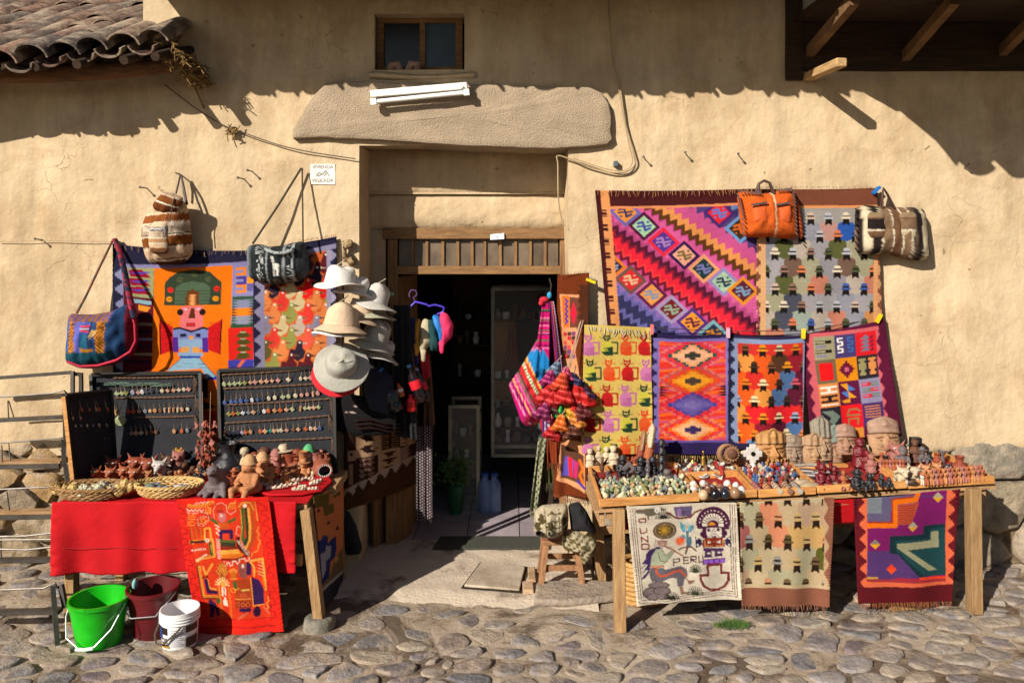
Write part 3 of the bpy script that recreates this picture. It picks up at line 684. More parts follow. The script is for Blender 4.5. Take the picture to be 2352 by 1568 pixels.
# mud bed and boards beneath the tiles
def undr(p, dz): return Vector((p.x, p.y, p.z+dz))
bed = MB()
q0, q1 = undr(EL, -.055)+Vector((0,.05,0)), undr(ER, -.055)+Vector((-.06,.05,0))
bed.prism([q0, q1, Vector((q1.x, .02, q1.z+(.02-q1.y)*SL)), Vector((q0.x, .02, q0.z+(.02-q0.y)*SL))], (0,0,-.04))
bed.prism([Vector((q0.x, .02, q0.z+(.02-q0.y)*SL)), Vector((-2.69, .02, q0.z+(.02-q0.y)*SL)), Vector((-2.69, 3.2, q0.z+(3.2-q0.y)*SL)), Vector((q0.x, 3.2, q0.z+(3.2-q0.y)*SL))], (0,0,-.04))
wobj('mud_bed', bed, DARKWOOD, roof, smooth=False)
lg = [P(-500, 176, -.36), P(-60, 172, -.30), P(100, 170, -.31), P(240, 164, -.29), P(392, 152, -.22)]
wobj('eave_log', MB().tube(lg, [.06, .062, .066, .062, .055], 12), mat('eave_log_wood', C('#6e4a2a'), C('#4a3019'), rough=.9, scale=5, stretch=(1,8,8), bump=.6, bscale=14), roof)
for x, y in ((-10,160),(80,154),(176,148),(284,138),(356,130)):
 a = P(x, y, -.52); b = Vector((a.x+.03, .0, a.z+.52*SL-.10)); wobj('rafter', MB().tube([a, (a+b)/2+Vector((0,0,.01)), b], .032, 8), DARKWOOD, roof)
st = MB(); rg = random.Random(4)
for i in range(420):
 t = rg.random()**.6; c = P(392+t*70, 118+t*62, -.36+t*.22)+Vector((rg.gauss(0,.035), rg.gauss(0,.05), rg.gauss(0,.03)))
 d = Vector((rg.uniform(-.2,1), rg.uniform(-.6,.4), rg.uniform(-.9,.2))).normalized()*rg.uniform(.03,.09)
 st.tube([c-d*.5, c+d*.5], rg.uniform(.0025,.006), 4, False)
tag(wobj('straw', st, STRAW, roof), kind='stuff')
wobj('mud_lump', remesh(MB().ball(P(405,140,-.26), .07, sc=(1.3,1,.7)).ball(P(440,165,-.14), .06, sc=(1.2,1,.8)).ball(P(455,180,-.07), .05).ball(P(380,150,-.22), .06), .018, 'mud_lump'), mat('mud', C('#6a4a2c'), C('#3d2a18'), rough=.95, scale=20, bump=.8, bscale=40), roof)
wobj('twig', MB().tube([P(447,200,-.04), P(458,225,-.03), P(469,249,-.02)], [.008,.006,.008], 6), STRAW, roof)

# ---- upper roof (above the frame; its eave throws the scalloped shade line)
ur = thing('upper_roof', 'dark tiled eave of the upper storey above the window', 'roof', (-.4, -.4, 4.1))
O1, ZE, S1 = .95, 4.20, .32
X0, X1 = -2.80, 4.6
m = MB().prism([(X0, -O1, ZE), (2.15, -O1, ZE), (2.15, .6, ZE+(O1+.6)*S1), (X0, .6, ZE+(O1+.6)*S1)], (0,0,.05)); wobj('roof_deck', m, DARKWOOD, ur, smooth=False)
n_ = 26
for i in range(n_):
 x = X0+.05+i*(2.15-X0)/n_
 for k in (0, 1, 2):
  o = bpy.data.objects.new('roof_tile', TC); COL.objects.link(o); o.parent = ur; o.matrix_parent_inverse = Matrix.Translation(-ur.location)
  o.location = (x+rg.uniform(-.015,.015), -O1-.10+k*.34+rg.uniform(-.03,.03), ZE-.015+k*.34*S1+rg.uniform(-.02,.02)); o.rotation_euler = (math.atan(S1), 0, rg.uniform(-.05,.05)); o.scale = (.95, 1, 1)
  if k == 0:
   o = bpy.data.objects.new('roof_tile', TP); COL.objects.link(o); o.parent = ur; o.matrix_parent_inverse = Matrix.Translation(-ur.location)
   o.location = (x+.09, -O1-.05+rg.uniform(-.03,.03), ZE+.0+rg.uniform(-.02,.015)); o.rotation_euler = (math.atan(S1), 0, rg.uniform(-.05,.05))
for i in range(7):
 x = -2.5+i*.72; wobj('rafter', MB().tube([(x, -O1+.12, ZE-.045), (x, .0, ZE+O1*S1-.075)], .045, 8), DARKWOOD, ur)
# ---- gallery roof at the right
gr = thing('gallery_roof', 'dark timber gallery roof over the wall at the right', 'roof', (3.2, -.6, 3.8))
GX0, GX1, GO = 2.06, 7, 1.28
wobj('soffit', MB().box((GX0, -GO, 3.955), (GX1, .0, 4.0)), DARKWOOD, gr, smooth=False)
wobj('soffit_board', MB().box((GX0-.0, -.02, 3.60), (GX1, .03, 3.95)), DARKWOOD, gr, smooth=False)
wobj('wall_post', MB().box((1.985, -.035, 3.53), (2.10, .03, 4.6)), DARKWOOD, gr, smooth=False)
rg = random.Random(6)
for i in range(23):
 x = GX0+.1+i*.21
 for k in (0, 1):
  o = bpy.data.objects.new('roof_tile', TC if k == 0 else TP); COL.objects.link(o); o.parent = gr; o.matrix_parent_inverse = Matrix.Translation(-gr.location)
  o.location = (x+k*.1+rg.uniform(-.03,.03), -GO-.14+rg.uniform(-.07,.06), 3.90+rg.uniform(-.03,.04)); o.rotation_euler = (.2, 0, rg.uniform(-.12,.12)); o.scale = (1.05, .9, 1)
for a, b in (((1858,122,0),(1962,0,-.76)), ((2078,132,0),(2192,0,-.66)), ((2300,120,0),(2420,0,-.64))):
 wobj('strut', MB().beam(P(*a), P(*b), .06, .07), STICKWOOD if False else mat('strut_wood', C('#7a5c3c'), C('#553d26'), rough=.9, scale=6, bump=.4), gr)
bevel(wobj('pole_end', MB().beam(P(1848, 181, .05), P(1934, 143, -.5), .075, .06), STICKWOOD, gr), .008)
# ---- the house across the street (behind the viewer; the shop's glass mirrors it)
opp = thing('opposite_house', 'shaded stone and adobe house across the street, mirrored in the shop glass', 'house', (0, -13, 0))
wobj('wall', MB().box((-14, -13.4, 1.2), (14, -13, 3.8)), PLASTER, opp, smooth=False)
wobj('stone_base', MB().grid(lambda u, v: Vector((-14+28*u, -12.97+.04*noise.noise(Vector((u*80, v*5, 1))), 1.25*v)), 120, 8), MASON, opp)
# ================================================================== woven and embroidered cloths
class Pat:
 """A textile design drawn cell by cell; coordinates are design units, k of them to a cell."""
 def __init__(s, ox, oy, k, box, bg, ss=1.15):
  s.ox, s.oy, s.k = ox, oy, k; x0, y0, x1, y1 = box
  s.x0, s.y0, s.ss = x0, y0, ss
  s.w, s.h = int((x1-x0)*ss)+1, int((y1-y0)*ss)+1
  xx, yy = np.meshgrid(np.arange(s.w)+.5, np.arange(s.h)+.5)
  s.X = ((xx/ss+x0)-ox)/k; s.Y = ((yy/ss+y0)-oy)/k
  s.a = np.empty((s.h, s.w, 3), np.float32); s.a[:] = C(bg)
 def m(s, mask, c): s.a[mask] = C(c) if isinstance(c, str) else c; return s
 def rect(s, x0, y0, x1, y1, c): return s.m((s.X >= x0)&(s.X < x1)&(s.Y >= y0)&(s.Y < y1), c)
 def ell(s, cx, cy, rx, ry, c, in_=0):
  d = ((s.X-cx)/rx)**2+((s.Y-cy)/ry)**2; return s.m((d <= 1)&(d >= in_*in_), c)
 def pmask(s, pts):
  mk = np.zeros(s.X.shape, bool); n = len(pts)
  for i in range(n):
   (ax, ay), (bx, by) = pts[i], pts[(i+1)%n]
   if ay == by: continue
   cr = ((ay > s.Y) != (by > s.Y)); mk ^= cr & (s.X < (bx-ax)*(s.Y-ay)/(by-ay)+ax)
  return mk
 def poly(s, pts, c): return s.m(s.pmask(pts), c)
 def line(s, pts, w, c, dash=0):
  for i in range(len(pts)-1):
   (ax, ay), (bx, by) = pts[i], pts[i+1]; dx, dy = bx-ax, by-ay; L2 = dx*dx+dy*dy+1e-9
   t = np.clip(((s.X-ax)*dx+(s.Y-ay)*dy)/L2, 0, 1); d = np.hypot(s.X-ax-t*dx, s.Y-ay-t*dy)
   mk = d < w/2
   if dash: mk &= ((t*math.sqrt(L2)) % dash) < dash*.55
   s.m(mk, c)
  return s
 def ring(s, cx, cy, rx, ry, w, c):
  return s.line([(cx+rx*math.cos(a*math.pi/16), cy+ry*math.sin(a*math.pi/16)) for a in range(33)], w, c)
 def sample(s, px, py):
  i = np.clip(((px-s.x0)*s.ss).astype(int), 0, s.w-1); j = np.clip(((py-s.y0)*s.ss).astype(int), 0, s.h-1)
  return s.a[j, i]
 def yarn(s, k=.10, seed=0):             # uneven dye lots: short horizontal streaks
  rg = np.random.RandomState(seed); n = rg.rand(s.h, s.w//18+2).astype(np.float32)
  n = np.repeat(n, 18, axis=1)[:, :s.w]; s.a *= (1-k+2*k*n)[..., None]; return s

def quadpx(q, U, V):
 TL, TR, BR, BL = [np.array(p, float) for p in q]
 a = TL+(TR-TL)*U[..., None]; b = BL+(BR-BL)*U[..., None]
 return a+(b-a)*V[..., None]
def cloth(name, label, cat, q, Ys, pat, fold=0., nf=2.5, ph=0., sag=0., m=None, group=None, step=1.7, parent=None, hem=0., thick=.006, ripple=.0):
 """a hanging cloth: q are its four corners (TL TR BR BL) as seen, Ys their distances"""
 w = max(abs(q[1][0]-q[0][0]), abs(q[2][0]-q[3][0])); h = max(abs(q[3][1]-q[0][1]), abs(q[2][1]-q[1][1]))
 nu, nv = max(8, int(w/step)), max(8, int(h/step))
 u = np.linspace(0, 1, nu+1); v = np.linspace(0, 1, nv+1); U, V = np.meshgrid(u, v)
 px = quadpx(q, U, V); PX, PY = px[..., 0], px[..., 1]
 PY = PY+sag*4*U*(1-U)*(1-V)                            # upper edge droops between its pegs
 PY = PY+hem*np.sin(U*7+ph)*V
 Y0 = (Ys[0]*(1-U)+Ys[1]*U)*(1-V)+(Ys[3]*(1-U)+Ys[2]*U)*V
 s_ = FPX/(Y0-CY)
 X = (PX-CX)/s_; Z = CZ-(PY-HY)/s_
 F = fold*(np.sin(2*np.pi*nf*U+ph+1.2*V)*.6+np.sin(2*np.pi*nf*1.73*U+ph*2.1-.8*V)*.4)*(V**.6)
 nz = np.array([noise.noise(Vector((x*3.1, z*3.1, ph+4))) for x, z in zip(X.ravel()[::7], Z.ravel()[::7])])
 nz = np.interp(np.arange(X.size), np.arange(0, X.size, 7)[:len(nz)], nz).reshape(X.shape)
 Yc = Y0-np.abs(fold)*.9-F-ripple*nz
 mb = MB(); mb.v = list(map(tuple, np.stack([X, Yc, Z], -1).reshape(-1, 3).tolist()))
 W = nu+1; mb.f = [(j*W+i, (j+1)*W+i, (j+1)*W+i+1, j*W+i+1) for j in range(nv) for i in range(nu)]
 col = np.zeros((X.size, 3), np.float32)
 for dx in (-.3, .3):
  for dy in (-.3, .3): col += pat.sample(px[..., 0].ravel()+dx, px[..., 1].ravel()+dy)/4
 mb.col = col
 mb.uv = np.stack([U*w/330, V*h/330], -1).reshape(-1, 2)
 o = wobj(name, mb, m or WOVEN, parent, fix=False)
 if thick:
  so_ = o.modifiers.new('edge', 'SOLIDIFY'); so_.thickness = thick; so_.offset = -1; so_.use_rim_only = True
 if label: tag(o, label, cat, group)
 o['_q'] = 0; del o['_q']
 return o
def fringe(parent, pts, Y, n, L, colr, sp=0, down=1, seed=1, name='fringe', mname='fringe_wool', r=.0015):
 rg = random.Random(seed); mb = MB(); c = [P(x, y, Y) for x, y in pts]; colr = tuple(v*.6 for v in colr); mname = mname+str(seed)
 for i in range(n):
  t = (i+rg.random())/n*(len(c)-1); k = min(int(t), len(c)-2); p = c[k]+(c[k+1]-c[k])*(t-k)
  l = L*rg.uniform(.5, 1.3); dx = rg.uniform(-.4, .4)*l
  mb.tube([p+Vector((0,-.004,0)), p+Vector((dx*.4, -.010-rg.random()*.01, -down*l*.5)), p+Vector((dx, -.006-rg.random()*.014, -down*l))], r, 3, False)
 o = wobj(name, mb, mat(mname, colr, rough=.95), parent, fix=False); o['kind'] = 'stuff'; return o

def hatmen(p, x0, y0, x1, y1, dx, dy, pal, hats, seed, face='#1c1512', yo=0, brim=1.0):
 rg = random.Random(seed); r = 0; y = y0+yo
 rows = []
 while y < y1+dy:
  off = (dx/2) if r % 2 else 0; x = x0+off-dx/2
  while x < x1+dx: rows.append((x, y, rg.choice(pal), rg.choice(hats))); x += dx
  y += dy; r += 1
 inb = (p.X >= x0)&(p.X < x1)&(p.Y >= y0)&(p.Y < y1)
 def mm(mask, c): p.m(mask & inb, c)
 for x, y, c, h in rows:                    # shoulders, then face, then hat
  mm(p.pmask([(x-dx*.5,y+dy*1.35),(x-dx*.5,y+dy*.42),(x-dx*.40,y+dy*.30),(x-dx*.22,y+dy*.26),(x+dx*.22,y+dy*.26),(x+dx*.40,y+dy*.30),(x+dx*.5,y+dy*.42),(x+dx*.5,y+dy*1.35)]), c)
  mm(p.pmask([(x-dx*.17,y-dy*.02),(x+dx*.17,y-dy*.02),(x+dx*.20,y+dy*.46),(x,y+dy*.34),(x-dx*.20,y+dy*.46)]), face)
  mm(p.pmask([(x-dx*.30*brim,y-dy*.02),(x+dx*.30*brim,y-dy*.02),(x+dx*.24*brim,y+dy*.08),(x-dx*.24*brim,y+dy*.08)]), h)
  mm(p.pmask([(x-dx*.19,y-dy*.02),(x-dx*.17,y-dy*.24),(x-dx*.08,y-dy*.30),(x+dx*.08,y-dy*.30),(x+dx*.17,y-dy*.24),(x+dx*.19,y-dy*.02)]), h)
  mm((abs(p.X-x) < dx*.19)&(abs(p.Y-(y-dy*.08)) < dy*.035), face)
def comb(p, x0, x1, y0, y1, n, c, left=True, seed=0, depth=.6):
 """stepped sawtooth border"""
 h = (y1-y0)/n; w = x1-x0
 for i in range(n):
  for k in range(4):
   f = (1-abs(k-1.5)/2.0*depth); ya, yb = y0+(i+k/4)*h, y0+(i+(k+1)/4)*h
   if left: p.rect(x1-w*f, ya, x1, yb, c)
   else: p.rect(x0, ya, x0+w*f, yb, c)

# ---- right wall: the large zigzag blanket (design units: k .3516)
K9 = .35156
p = Pat(1286.25, 385.9, K9, (1360, 425, 1750, 775), '#c8468c')
t = p.Y-.69*p.X
sgn = np.abs(((p.X*.82+p.Y*.57) % 58)/29-1)            # zigzag along the bands
tt = t+sgn*46-23
bands = [(-900,'#8c5a9c'),(-560,'#6482b4'),(-520,'#3c3264'),(-470,'#503c78'),(-330,'#8c6ea0'),(-300,'#a04682'),(-262,'#c85082'),(-238,'#dc9050'),(-180,'#5c3416'),(-128,'#c84a90'),(-112,'#d25a96'),(60,'#cd5a94'),(90,'#b4467e'),(128,'#511830'),(172,'#8c1c36'),(200,'#e6263a'),(258,'#f03c40'),(280,'#6e1830'),(318,'#c84a8c'),(352,'#d26ea0'),(470,'#8c6ab0'),(520,'#6a62a8'),(560,'#34345c'),(640,'#6868a8'),(680,'#2c2c50'),(760,'#7a6eb0')]
tk = np.where((t > -95)&(t < 70), t, np.where((t > 350)&(t < 480), t, tt))
for lo, c in bands: p.m(tk >= lo, c)
p.m((tt > -345)&(tt < -262)&(t < -200), '#c4528c')
dm = [(548,375,'#a8d2aa','#50183c','#4646a0'),(675,478,'#50328c','#dc283c','#a078b4'),(810,565,'#eba58c','#32184a','#6e6432'),(940,655,'#1e3a3a','#e6a06e','#7878b4'),(1070,742,'#a0bea0','#9084b8','#28284a'),(1195,802,'#5a1e32','#dc8c28','#7896b4'),(425,285,'#dc8c3c','#6e62a8','#32305a'),
  (1040,290,'#dc2836','#46286e','#5a78c8'),(1180,395,'#3a2818','#6e96c8','#dc6a28'),(330,640,'#32183c','#dc7828','#8c96b4'),(460,728,'#d22832','#6e5046','#e0b48c'),(598,825,'#eb9b4b','#641e46','#7896b4'),(727,922,'#6e1e1e','#a090b8','#8ca08c'),(862,1005,'#eb9632','#50327d','#641e3c'),(1000,1085,'#28324a','#78aab4','#dc8c28')]
for cx, cy, fill, bor, mo in dm:
 a, b = 107, 98
 p.poly([(cx-a,cy-6),(cx,cy-b),(cx+a,cy+6),(cx,cy+b)], bor)
 p.poly([(cx-a*.72,cy-4),(cx,cy-b*.72),(cx+a*.72,cy+4),(cx,cy+b*.72)], fill)
 p.line([(cx-40,cy-18),(cx-8,cy-26),(cx+8,cy+28),(cx+40,cy+14)], 15, mo); p.line([(cx-44,cy+4),(cx-2,cy-2)], 12, mo); p.line([(cx+2,cy+4),(cx+46,cy-6)], 12, mo)
 p.rect(cx+18, cy-34, cx+32, cy-22, mo); p.rect(cx-34, cy+22, cx-20, cy+34, mo)
sk = lambda y: 232+(y-140)*.080                        # left edge leans
xl = p.X-(p.Y-140)*.080
p.m(p.Y < 268-.03*(p.X-232)+0*p.X, '#e08c5c'); p.m(p.Y < 252-.03*(p.X-232), '#48191b')
p.m(xl < 318, '#e0955c'); p.m(xl < 262, '#42181a')
hh = 26.0
ph_ = ((p.Y-250) % 92)/92
p.m((xl < 262+46*(1-np.abs(np.floor(ph_*4)/3*2-1)))&(xl >= 262)&((p.Y % hh) < hh*.75)&(p.Y > 262), '#42181a')
p.yarn(.09, 1)
R1 = cloth('zigzag_blanket', 'large pink and red blanket with zigzag bands and diamonds on the wall', 'blanket', [(1367,437),(1742,433),(1742,770),(1396,768)], [-.035]*4, p, fold=.006, nf=2, ph=1, sag=3, ripple=.022)
fringe(R1, [(1372,437),(1500,441),(1640,437),(1735,434)], -.05, 60, .035, C('#c89058'), seed=3)
# ---- right wall: pale blanket of hatted men
p = Pat(1286.25, 385.9, K9, (1725, 420, 2040, 775), '#9a9590')
hatmen(p, 1345, 255, 2050, 1130, 116, 116, ['#9c989c','#c07a64','#a09c80','#70564a','#8e8a90','#c08450','#565a32','#484a58','#b89088','#b4a698','#2a56a8','#94a094','#b88a80','#8c8c98'], ['#e0d0b8','#46464e','#8c6a5c','#b4b4bc','#d27850','#50563c','#3c5aa0','#c0a898'], 5, yo=65)
p.m(p.X < 1345, '#dca878'); p.m(p.X > 2045, '#c89468')
comb(p, 1262, 1325, 300, 1120, 9, '#e0aa78', True); comb(p, 2045, 2090, 300, 1120, 9, '#d89c6c', False)
ph_ = ((p.Y-250) % 92)/92; st_ = np.abs(np.floor(ph_*6)/5*2-1)
p.m((p.X < 1275+38*st_), '#7c4c36'); p.m(p.X > 2108-34*st_, '#7a4a36')
p.m(p.Y < 258, '#e0955c'); p.m(p.Y < 240, '#7a4632'); p.yarn(.08, 2)
R2 = cloth('hat_pattern_blanket', 'pale blanket woven with rows of men in hats, behind the striped handbag', 'blanket', [(1738,434),(2012,432),(2030,770),(1738,770)], [-.045]*4, p, fold=.006, nf=2, ph=2, sag=2, ripple=.022)
fringe(R2, [(1740,433),(1870,431),(2010,433)], -.06, 55, .03, C('#b08050'), seed=4, down=-.4)
# ---- yellow cat cloth
p = Pat(1286.25, 385.9, K9, (1325, 735, 1505, 1040), '#cfb25c')
cc = {'p': ('#b46496','#c878a8'), 'g': ('#1e3c28','#c8be46'), 'o': ('#d2481e','#d85a2a'), 'r': ('#aa1c1e','#c01e1e')}
rows = ['pgor', 'gorp', 'orpg', 'rpgo', 'pgor']
for j, row in enumerate(rows):
 for i, ch in enumerate(row):
  x = 182+i*121+(12 if j % 2 else 0)-(6 if j > 2 else 0); y = 1105+j*166; d, b = cc[ch]
  p.ell(x+4, y+70, 40, 46, b); p.rect(x-30, y+95, x+40, y+116, b)
  for k in range(5): p.poly([(x+42,y+60+k*11),(x-26+k*2,y+72+k*11),(x+42,y+78+k*11)], d)
  p.m((np.hypot((p.X-x-4)/42, (p.Y-y-72)/48) < 1)&(p.Y > y+94), d)
  p.line([(x+36,y+104),(x+72,y+104),(x+72,y+34),(x+34,y+34)], 11, d)
  p.poly([(x-24,y-30),(x-12,y-14),(x+12,y-14),(x+26,y-30),(x+26,y+8),(x+10,y+24),(x-10,y+24),(x-24,y+8)], d)
  for sx in (-13, 3): p.rect(x+sx, y-4, x+sx+10, y+4, '#d8c070')
  p.rect(x-4, y+10, x+6, y+14, '#d8c070')
  for sx in (-1, 1): p.line([(x+sx*28,y+6),(x+sx*46,y-2)], 3, d); p.line([(x+sx*28,y+10),(x+sx*46,y+10)], 3, d)
p.yarn(.05, 3)
R3 = cloth('cat_cloth', 'yellow cloth woven with rows of coloured cats', 'wall cloth', [(1342,745),(1494,752),(1500,1042),(1334,1040)], [-.10,-.10,-.14,-.14], p, fold=.012, nf=1.2, ph=.5, sag=-1, ripple=.028)
fringe(R3, [(1346,748),(1400,752),(1440,756),(1490,758)], -.12, 26, .05, C('#d8d0bc'), seed=5, r=.003)
# ---- starburst blanket
p = Pat(1286.25, 385.9, K9, (1480, 750, 1690, 1055), '#d83226')
p.m((p.X*0+np.floor(p.Y/14) % 4) == 1, '#e05a30'); p.m((np.floor(p.Y/14+p.X/160) % 5) == 2, '#c84a6a'); p.m((np.floor(p.Y/14+p.X/90) % 7) == 3, '#e8681e')
cens = [(865,1215),(865,1382),(865,1540),(868,1705)]
seqs = [['#3a3830','#ecb088','#e8a070','#245050','#e03030','#c83a50','#d86a70'],['#4a3c30','#e89a28','#e0801e','#c8501e','#e03a28','#b84a50','#d06a58'],['#7a6aa8','#6858a0','#5a4c98','#503c80','#e03030','#c02838','#d85a58'],['#3a2a58','#e8b080','#e89a60','#e86a20','#e02c28','#c84a50','#e07a50']]
for (cx, cy), sq in zip(cens, seqs):
 dy = np.floor(np.abs(p.Y-cy)/14.0); dxx = np.floor((np.abs(p.X-cx)+ (dy % 2)*10)/27.0)
 mq = dxx+dy*1.05
 for i in range(6, -1, -1): p.m((mq <= [1.1,3.4,4.4,5.4,6.5,7.7,9.0][i])&(np.abs(p.Y-cy) < 84), sq[i])
 for k in (-2,-1,0,1,2): p.line([(cx-28,cy+k*9),(cx+28,cy+k*9+((-1)**k)*5)], 5, sq[0])
for sx in (650, 1080):
 for k in range(4): p.poly([(sx,1415+k*18),(sx+(60 if sx < 800 else -60),1424+k*18),(sx,1432+k*18)], '#241c28')
p.m((p.X < 645)|(p.X > 1082), '#7668a8'); p.m(p.Y > 1830, '#6e60a4')
ph_ = ((p.Y) % 74)/74; st_ = np.abs(np.floor(ph_*6)/5*2-1)
p.m(p.X < 590+40*st_, '#281e48'); p.m(p.X > 1125-30*st_, '#2c2250'); p.m(p.Y < 1125, '#7264a8'); p.m(p.Y < 1104, '#261d46'); p.m(p.Y > 1775, '#5c4c98'); p.m(p.Y > 1790, '#2d2150'); p.yarn(.10, 4)
R4 = cloth('starburst_blanket', 'purple bordered blanket with a column of red and orange stepped stars', 'blanket', [(1491,762),(1677,768),(1678,1045),(1488,1040)], [-.085,-.085,-.14,-.14], p, fold=.008, nf=1.5, ph=3, sag=4, ripple=.022)
fringe(R4, [(1500,1043),(1590,1046),(1676,1045)], -.15, 46, .035, C('#c8a068'), seed=6)
# ---- red blanket of hatted men
p = Pat(1286.25, 385.9, K9, (1665, 755, 1860, 1035), '#c83228')
hatmen(p, 1155, 1130, 1580, 1900, 108, 112, ['#d82228','#5a1630','#d8561c','#4a6894','#d88c40','#50321e','#e05a1c','#c82c24','#6a88b0','#8c1c2c'], ['#e89020','#d87820','#7a4a30','#e8d0a0','#c85060','#90a0b8','#3c2a20','#c8b088'], 9, yo=45, brim=1.15)
p.m((p.X < 1160)|(p.Y < 1136), '#8494b8'); p.m(p.X > 1582, '#8494b8')
ph_ = ((p.Y) % 78)/78; st_ = np.abs(np.floor(ph_*6)/5*2-1)
p.m(p.X < 1108+30*st_, '#24243e'); p.m(p.Y < 1108, '#2a2444'); p.m(p.Y > 1790, '#2a2444'); p.yarn(.09, 5)
R5 = cloth('red_hat_blanket', 'red and orange blanket of men in hats, beside the starburst blanket', 'blanket', [(1673,768),(1848,768),(1842,1020),(1672,1030)], [-.08,-.08,-.15,-.15], p, fold=.022, nf=1.1, ph=4.2, sag=4, ripple=.028)
# ---- blanket of framed squares
p = Pat(1828.3, 725.8, .18165, (1835, 725, 2065, 1010), '#5c1434')
def xf(x, y): return (x+(y-230)*.10, y-.115*(x-200))
def quad(x0, y0, x1, y1): return [xf(x0,y0), xf(x1,y0), xf(x1,y1), xf(x0,y1)]
xx = p.X-(p.Y-230)*.10; yy = p.Y+.115*(p.X-200)
zz = 46*(1-np.abs(np.floor((((yy-230) % 172)/172)*8)/7*2-1))
p.m((xx > 128-zz+15)&(xx < 1005+zz)&(yy > 232), '#d2626a'); p.m((yy > 210)&(yy < 262)&(xx > 60)&(xx < 1040), '#d2626a')
sq = [['#a09a78','#4a3c72','#e02028'],['#76664e','#e08a14','#2c2630'],['#dc8a4a','#5c163a','#8e88a8'],['#28242e','#e01c22','#4a2f68'],['#a09a78','#d88a3a','#5c163a']]
W_, H_ = 262, 300
for r in range(5):
 for c_ in range(3): p.poly(quad(205+c_*W_, 258+r*H_, 205+(c_+1)*W_, 258+(r+1)*H_), sq[r][c_])
def q2(c_, r, a, b, c2, d, col): x0, y0 = 205+c_*W_, 258+r*H_; p.poly(quad(x0+a*W_, y0+b*H_, x0+c2*W_, y0+d*H_), col)
for b in (.18, .58):
 q2(0,0,.05,b,.85,b+.14,'#1c1814'); q2(0,0,.05,b+.03,.55,b+.10,'#b0a884'); q2(0,0,.1,b+.20,.6,b+.30,'#8a84a0')
for k, (xa, col) in enumerate(((.12,'#f0ece4'),(.60,'#3c6ab0'))):
 for j in range(5): q2(1,0,xa,.12+j*.15,xa+.28,.18+j*.15,col)
 for j in range(4): q2(1,0,xa+(.20 if j % 2 else 0),.12+j*.15,xa+.08+(.20 if j % 2 else 0),.33+j*.15,col)
for j in range(4): x0, y0 = 205+2*W_, 258+(.15+j*.17)*H_; p.poly([xf(x0+.2*W_,y0+.16*H_), xf(x0+.5*W_,y0-.03*H_), xf(x0+.72*W_,y0+.16*H_)], '#7a7890'); p.poly([xf(x0+.6*W_,y0+.16*H_), xf(x0+.85*W_,y0+.02*H_), xf(x0+.85*W_,y0+.16*H_)], '#6a1c3c')
q2(0,1,.16,.14,.84,.88,'#e8181c')
for k, w_ in enumerate((.06,.16,.28,.36,.28,.16,.06)): q2(1,1,.5-w_,.14+k*.105,.5+w_,.245+k*.105,'#6a1430')
q2(1,1,.40,.42,.60,.60,'#c86080')
for xa, col in ((.08,'#9c9464'),(.56,'#e0904e')):
 for a, b, w_ in ((.12,.22,.36),(.22,.32,.2),(.32,.60,.36),(.6,.72,.18),(.72,.84,.3)): q2(2,1,xa+.18-w_/2,a,xa+.18+w_/2,b,col)
for y_, col in ((.12,'#f4e8d8'),(.5,'#201820')): q2(0,2,.08,y_,.92,y_+.09,col); q2(0,2,.08,y_+.21,.92,y_+.30,col); q2(0,2,.42,y_+.09,.60,y_+.21,col)
q2(0,2,.08,.86,.92,.93,'#f4e8d8')
x0, y0 = 205+W_, 258+2*H_
for tri, col in (([(.1,.1),(.45,.1),(.45,.42)],'#e89a1c'),([(.45,.14),(.8,.38),(.45,.42)],'#4a7ac0'),([(.1,.45),(.45,.42),(.45,.72)],'#4a7ac0'),([(.45,.42),(.82,.72),(.45,.72)],'#e89a1c'),([(.1,.8),(.5,.74),(.5,.9),(.2,.9)],'#e89a1c')): p.poly([xf(x0+a*W_, y0+b*H_) for a, b in tri], col)
for k in range(3): q2(2,2,.1+.0*k,.14+k*.24,.54,.30+k*.24,'#d82030' if k != 1 else '#6e7a6a'); q2(2,2,.54,.14+k*.24,.92,.30+k*.24,'#6e7a6a' if k != 1 else '#d82030'); q2(2,2,.1,.19+k*.24,.40,.24+k*.24,'#8e88a8'); q2(2,2,.62,.19+k*.24,.92,.24+k*.24,'#8e88a8')
x0, y0 = 205, 258+3*H_; p.poly([xf(x0+a*W_, y0+b*H_) for a, b in ((.05,.15),(.6,.15),(.95,.45),(.5,.85),(.2,.85),(.5,.45))], '#748478')
p.line([xf(x0+W_*1.75,y0+.2*H_), xf(x0+W_*1.4,y0+.2*H_), xf(x0+W_*1.3,y0+.45*H_), xf(x0+W_*1.85,y0+.45*H_)], 20, '#8a7a4a'); p.line([xf(x0+W_*1.75,y0+.2*H_), xf(x0+W_*1.9,y0+.3*H_)], 20, '#8a7a4a'); p.line([xf(x0+W_*1.35,y0+.85*H_), xf(x0+W_*1.35,y0+.6*H_), xf(x0+W_*1.8,y0+.6*H_), xf(x0+W_*1.75,y0+.85*H_)], 20, '#8a7a4a')
for k in range(5): q2(2,3,.12,.12+k*.11,.85,.16+k*.11,'#e08a4a')
p.yarn(.07, 6)
R6 = cloth('square_blanket', 'maroon blanket of framed squares with Andean symbols, rightmost of the lower row', 'blanket', [(1840,768),(2030,733),(2070,1000),(1862,1010)], [-.07,-.05,-.10,-.14], p, fold=.008, nf=1.5, ph=5, sag=3, ripple=.022)

# ---- left wall: figure tapestry (units k .29878)
p = Pat(248.1, 542.1, .29878, (250, 550, 600, 1010), '#f0730c')
p.m((p.X < 360), '#5c1626'); p.m(p.X > 950, '#8a86b8')
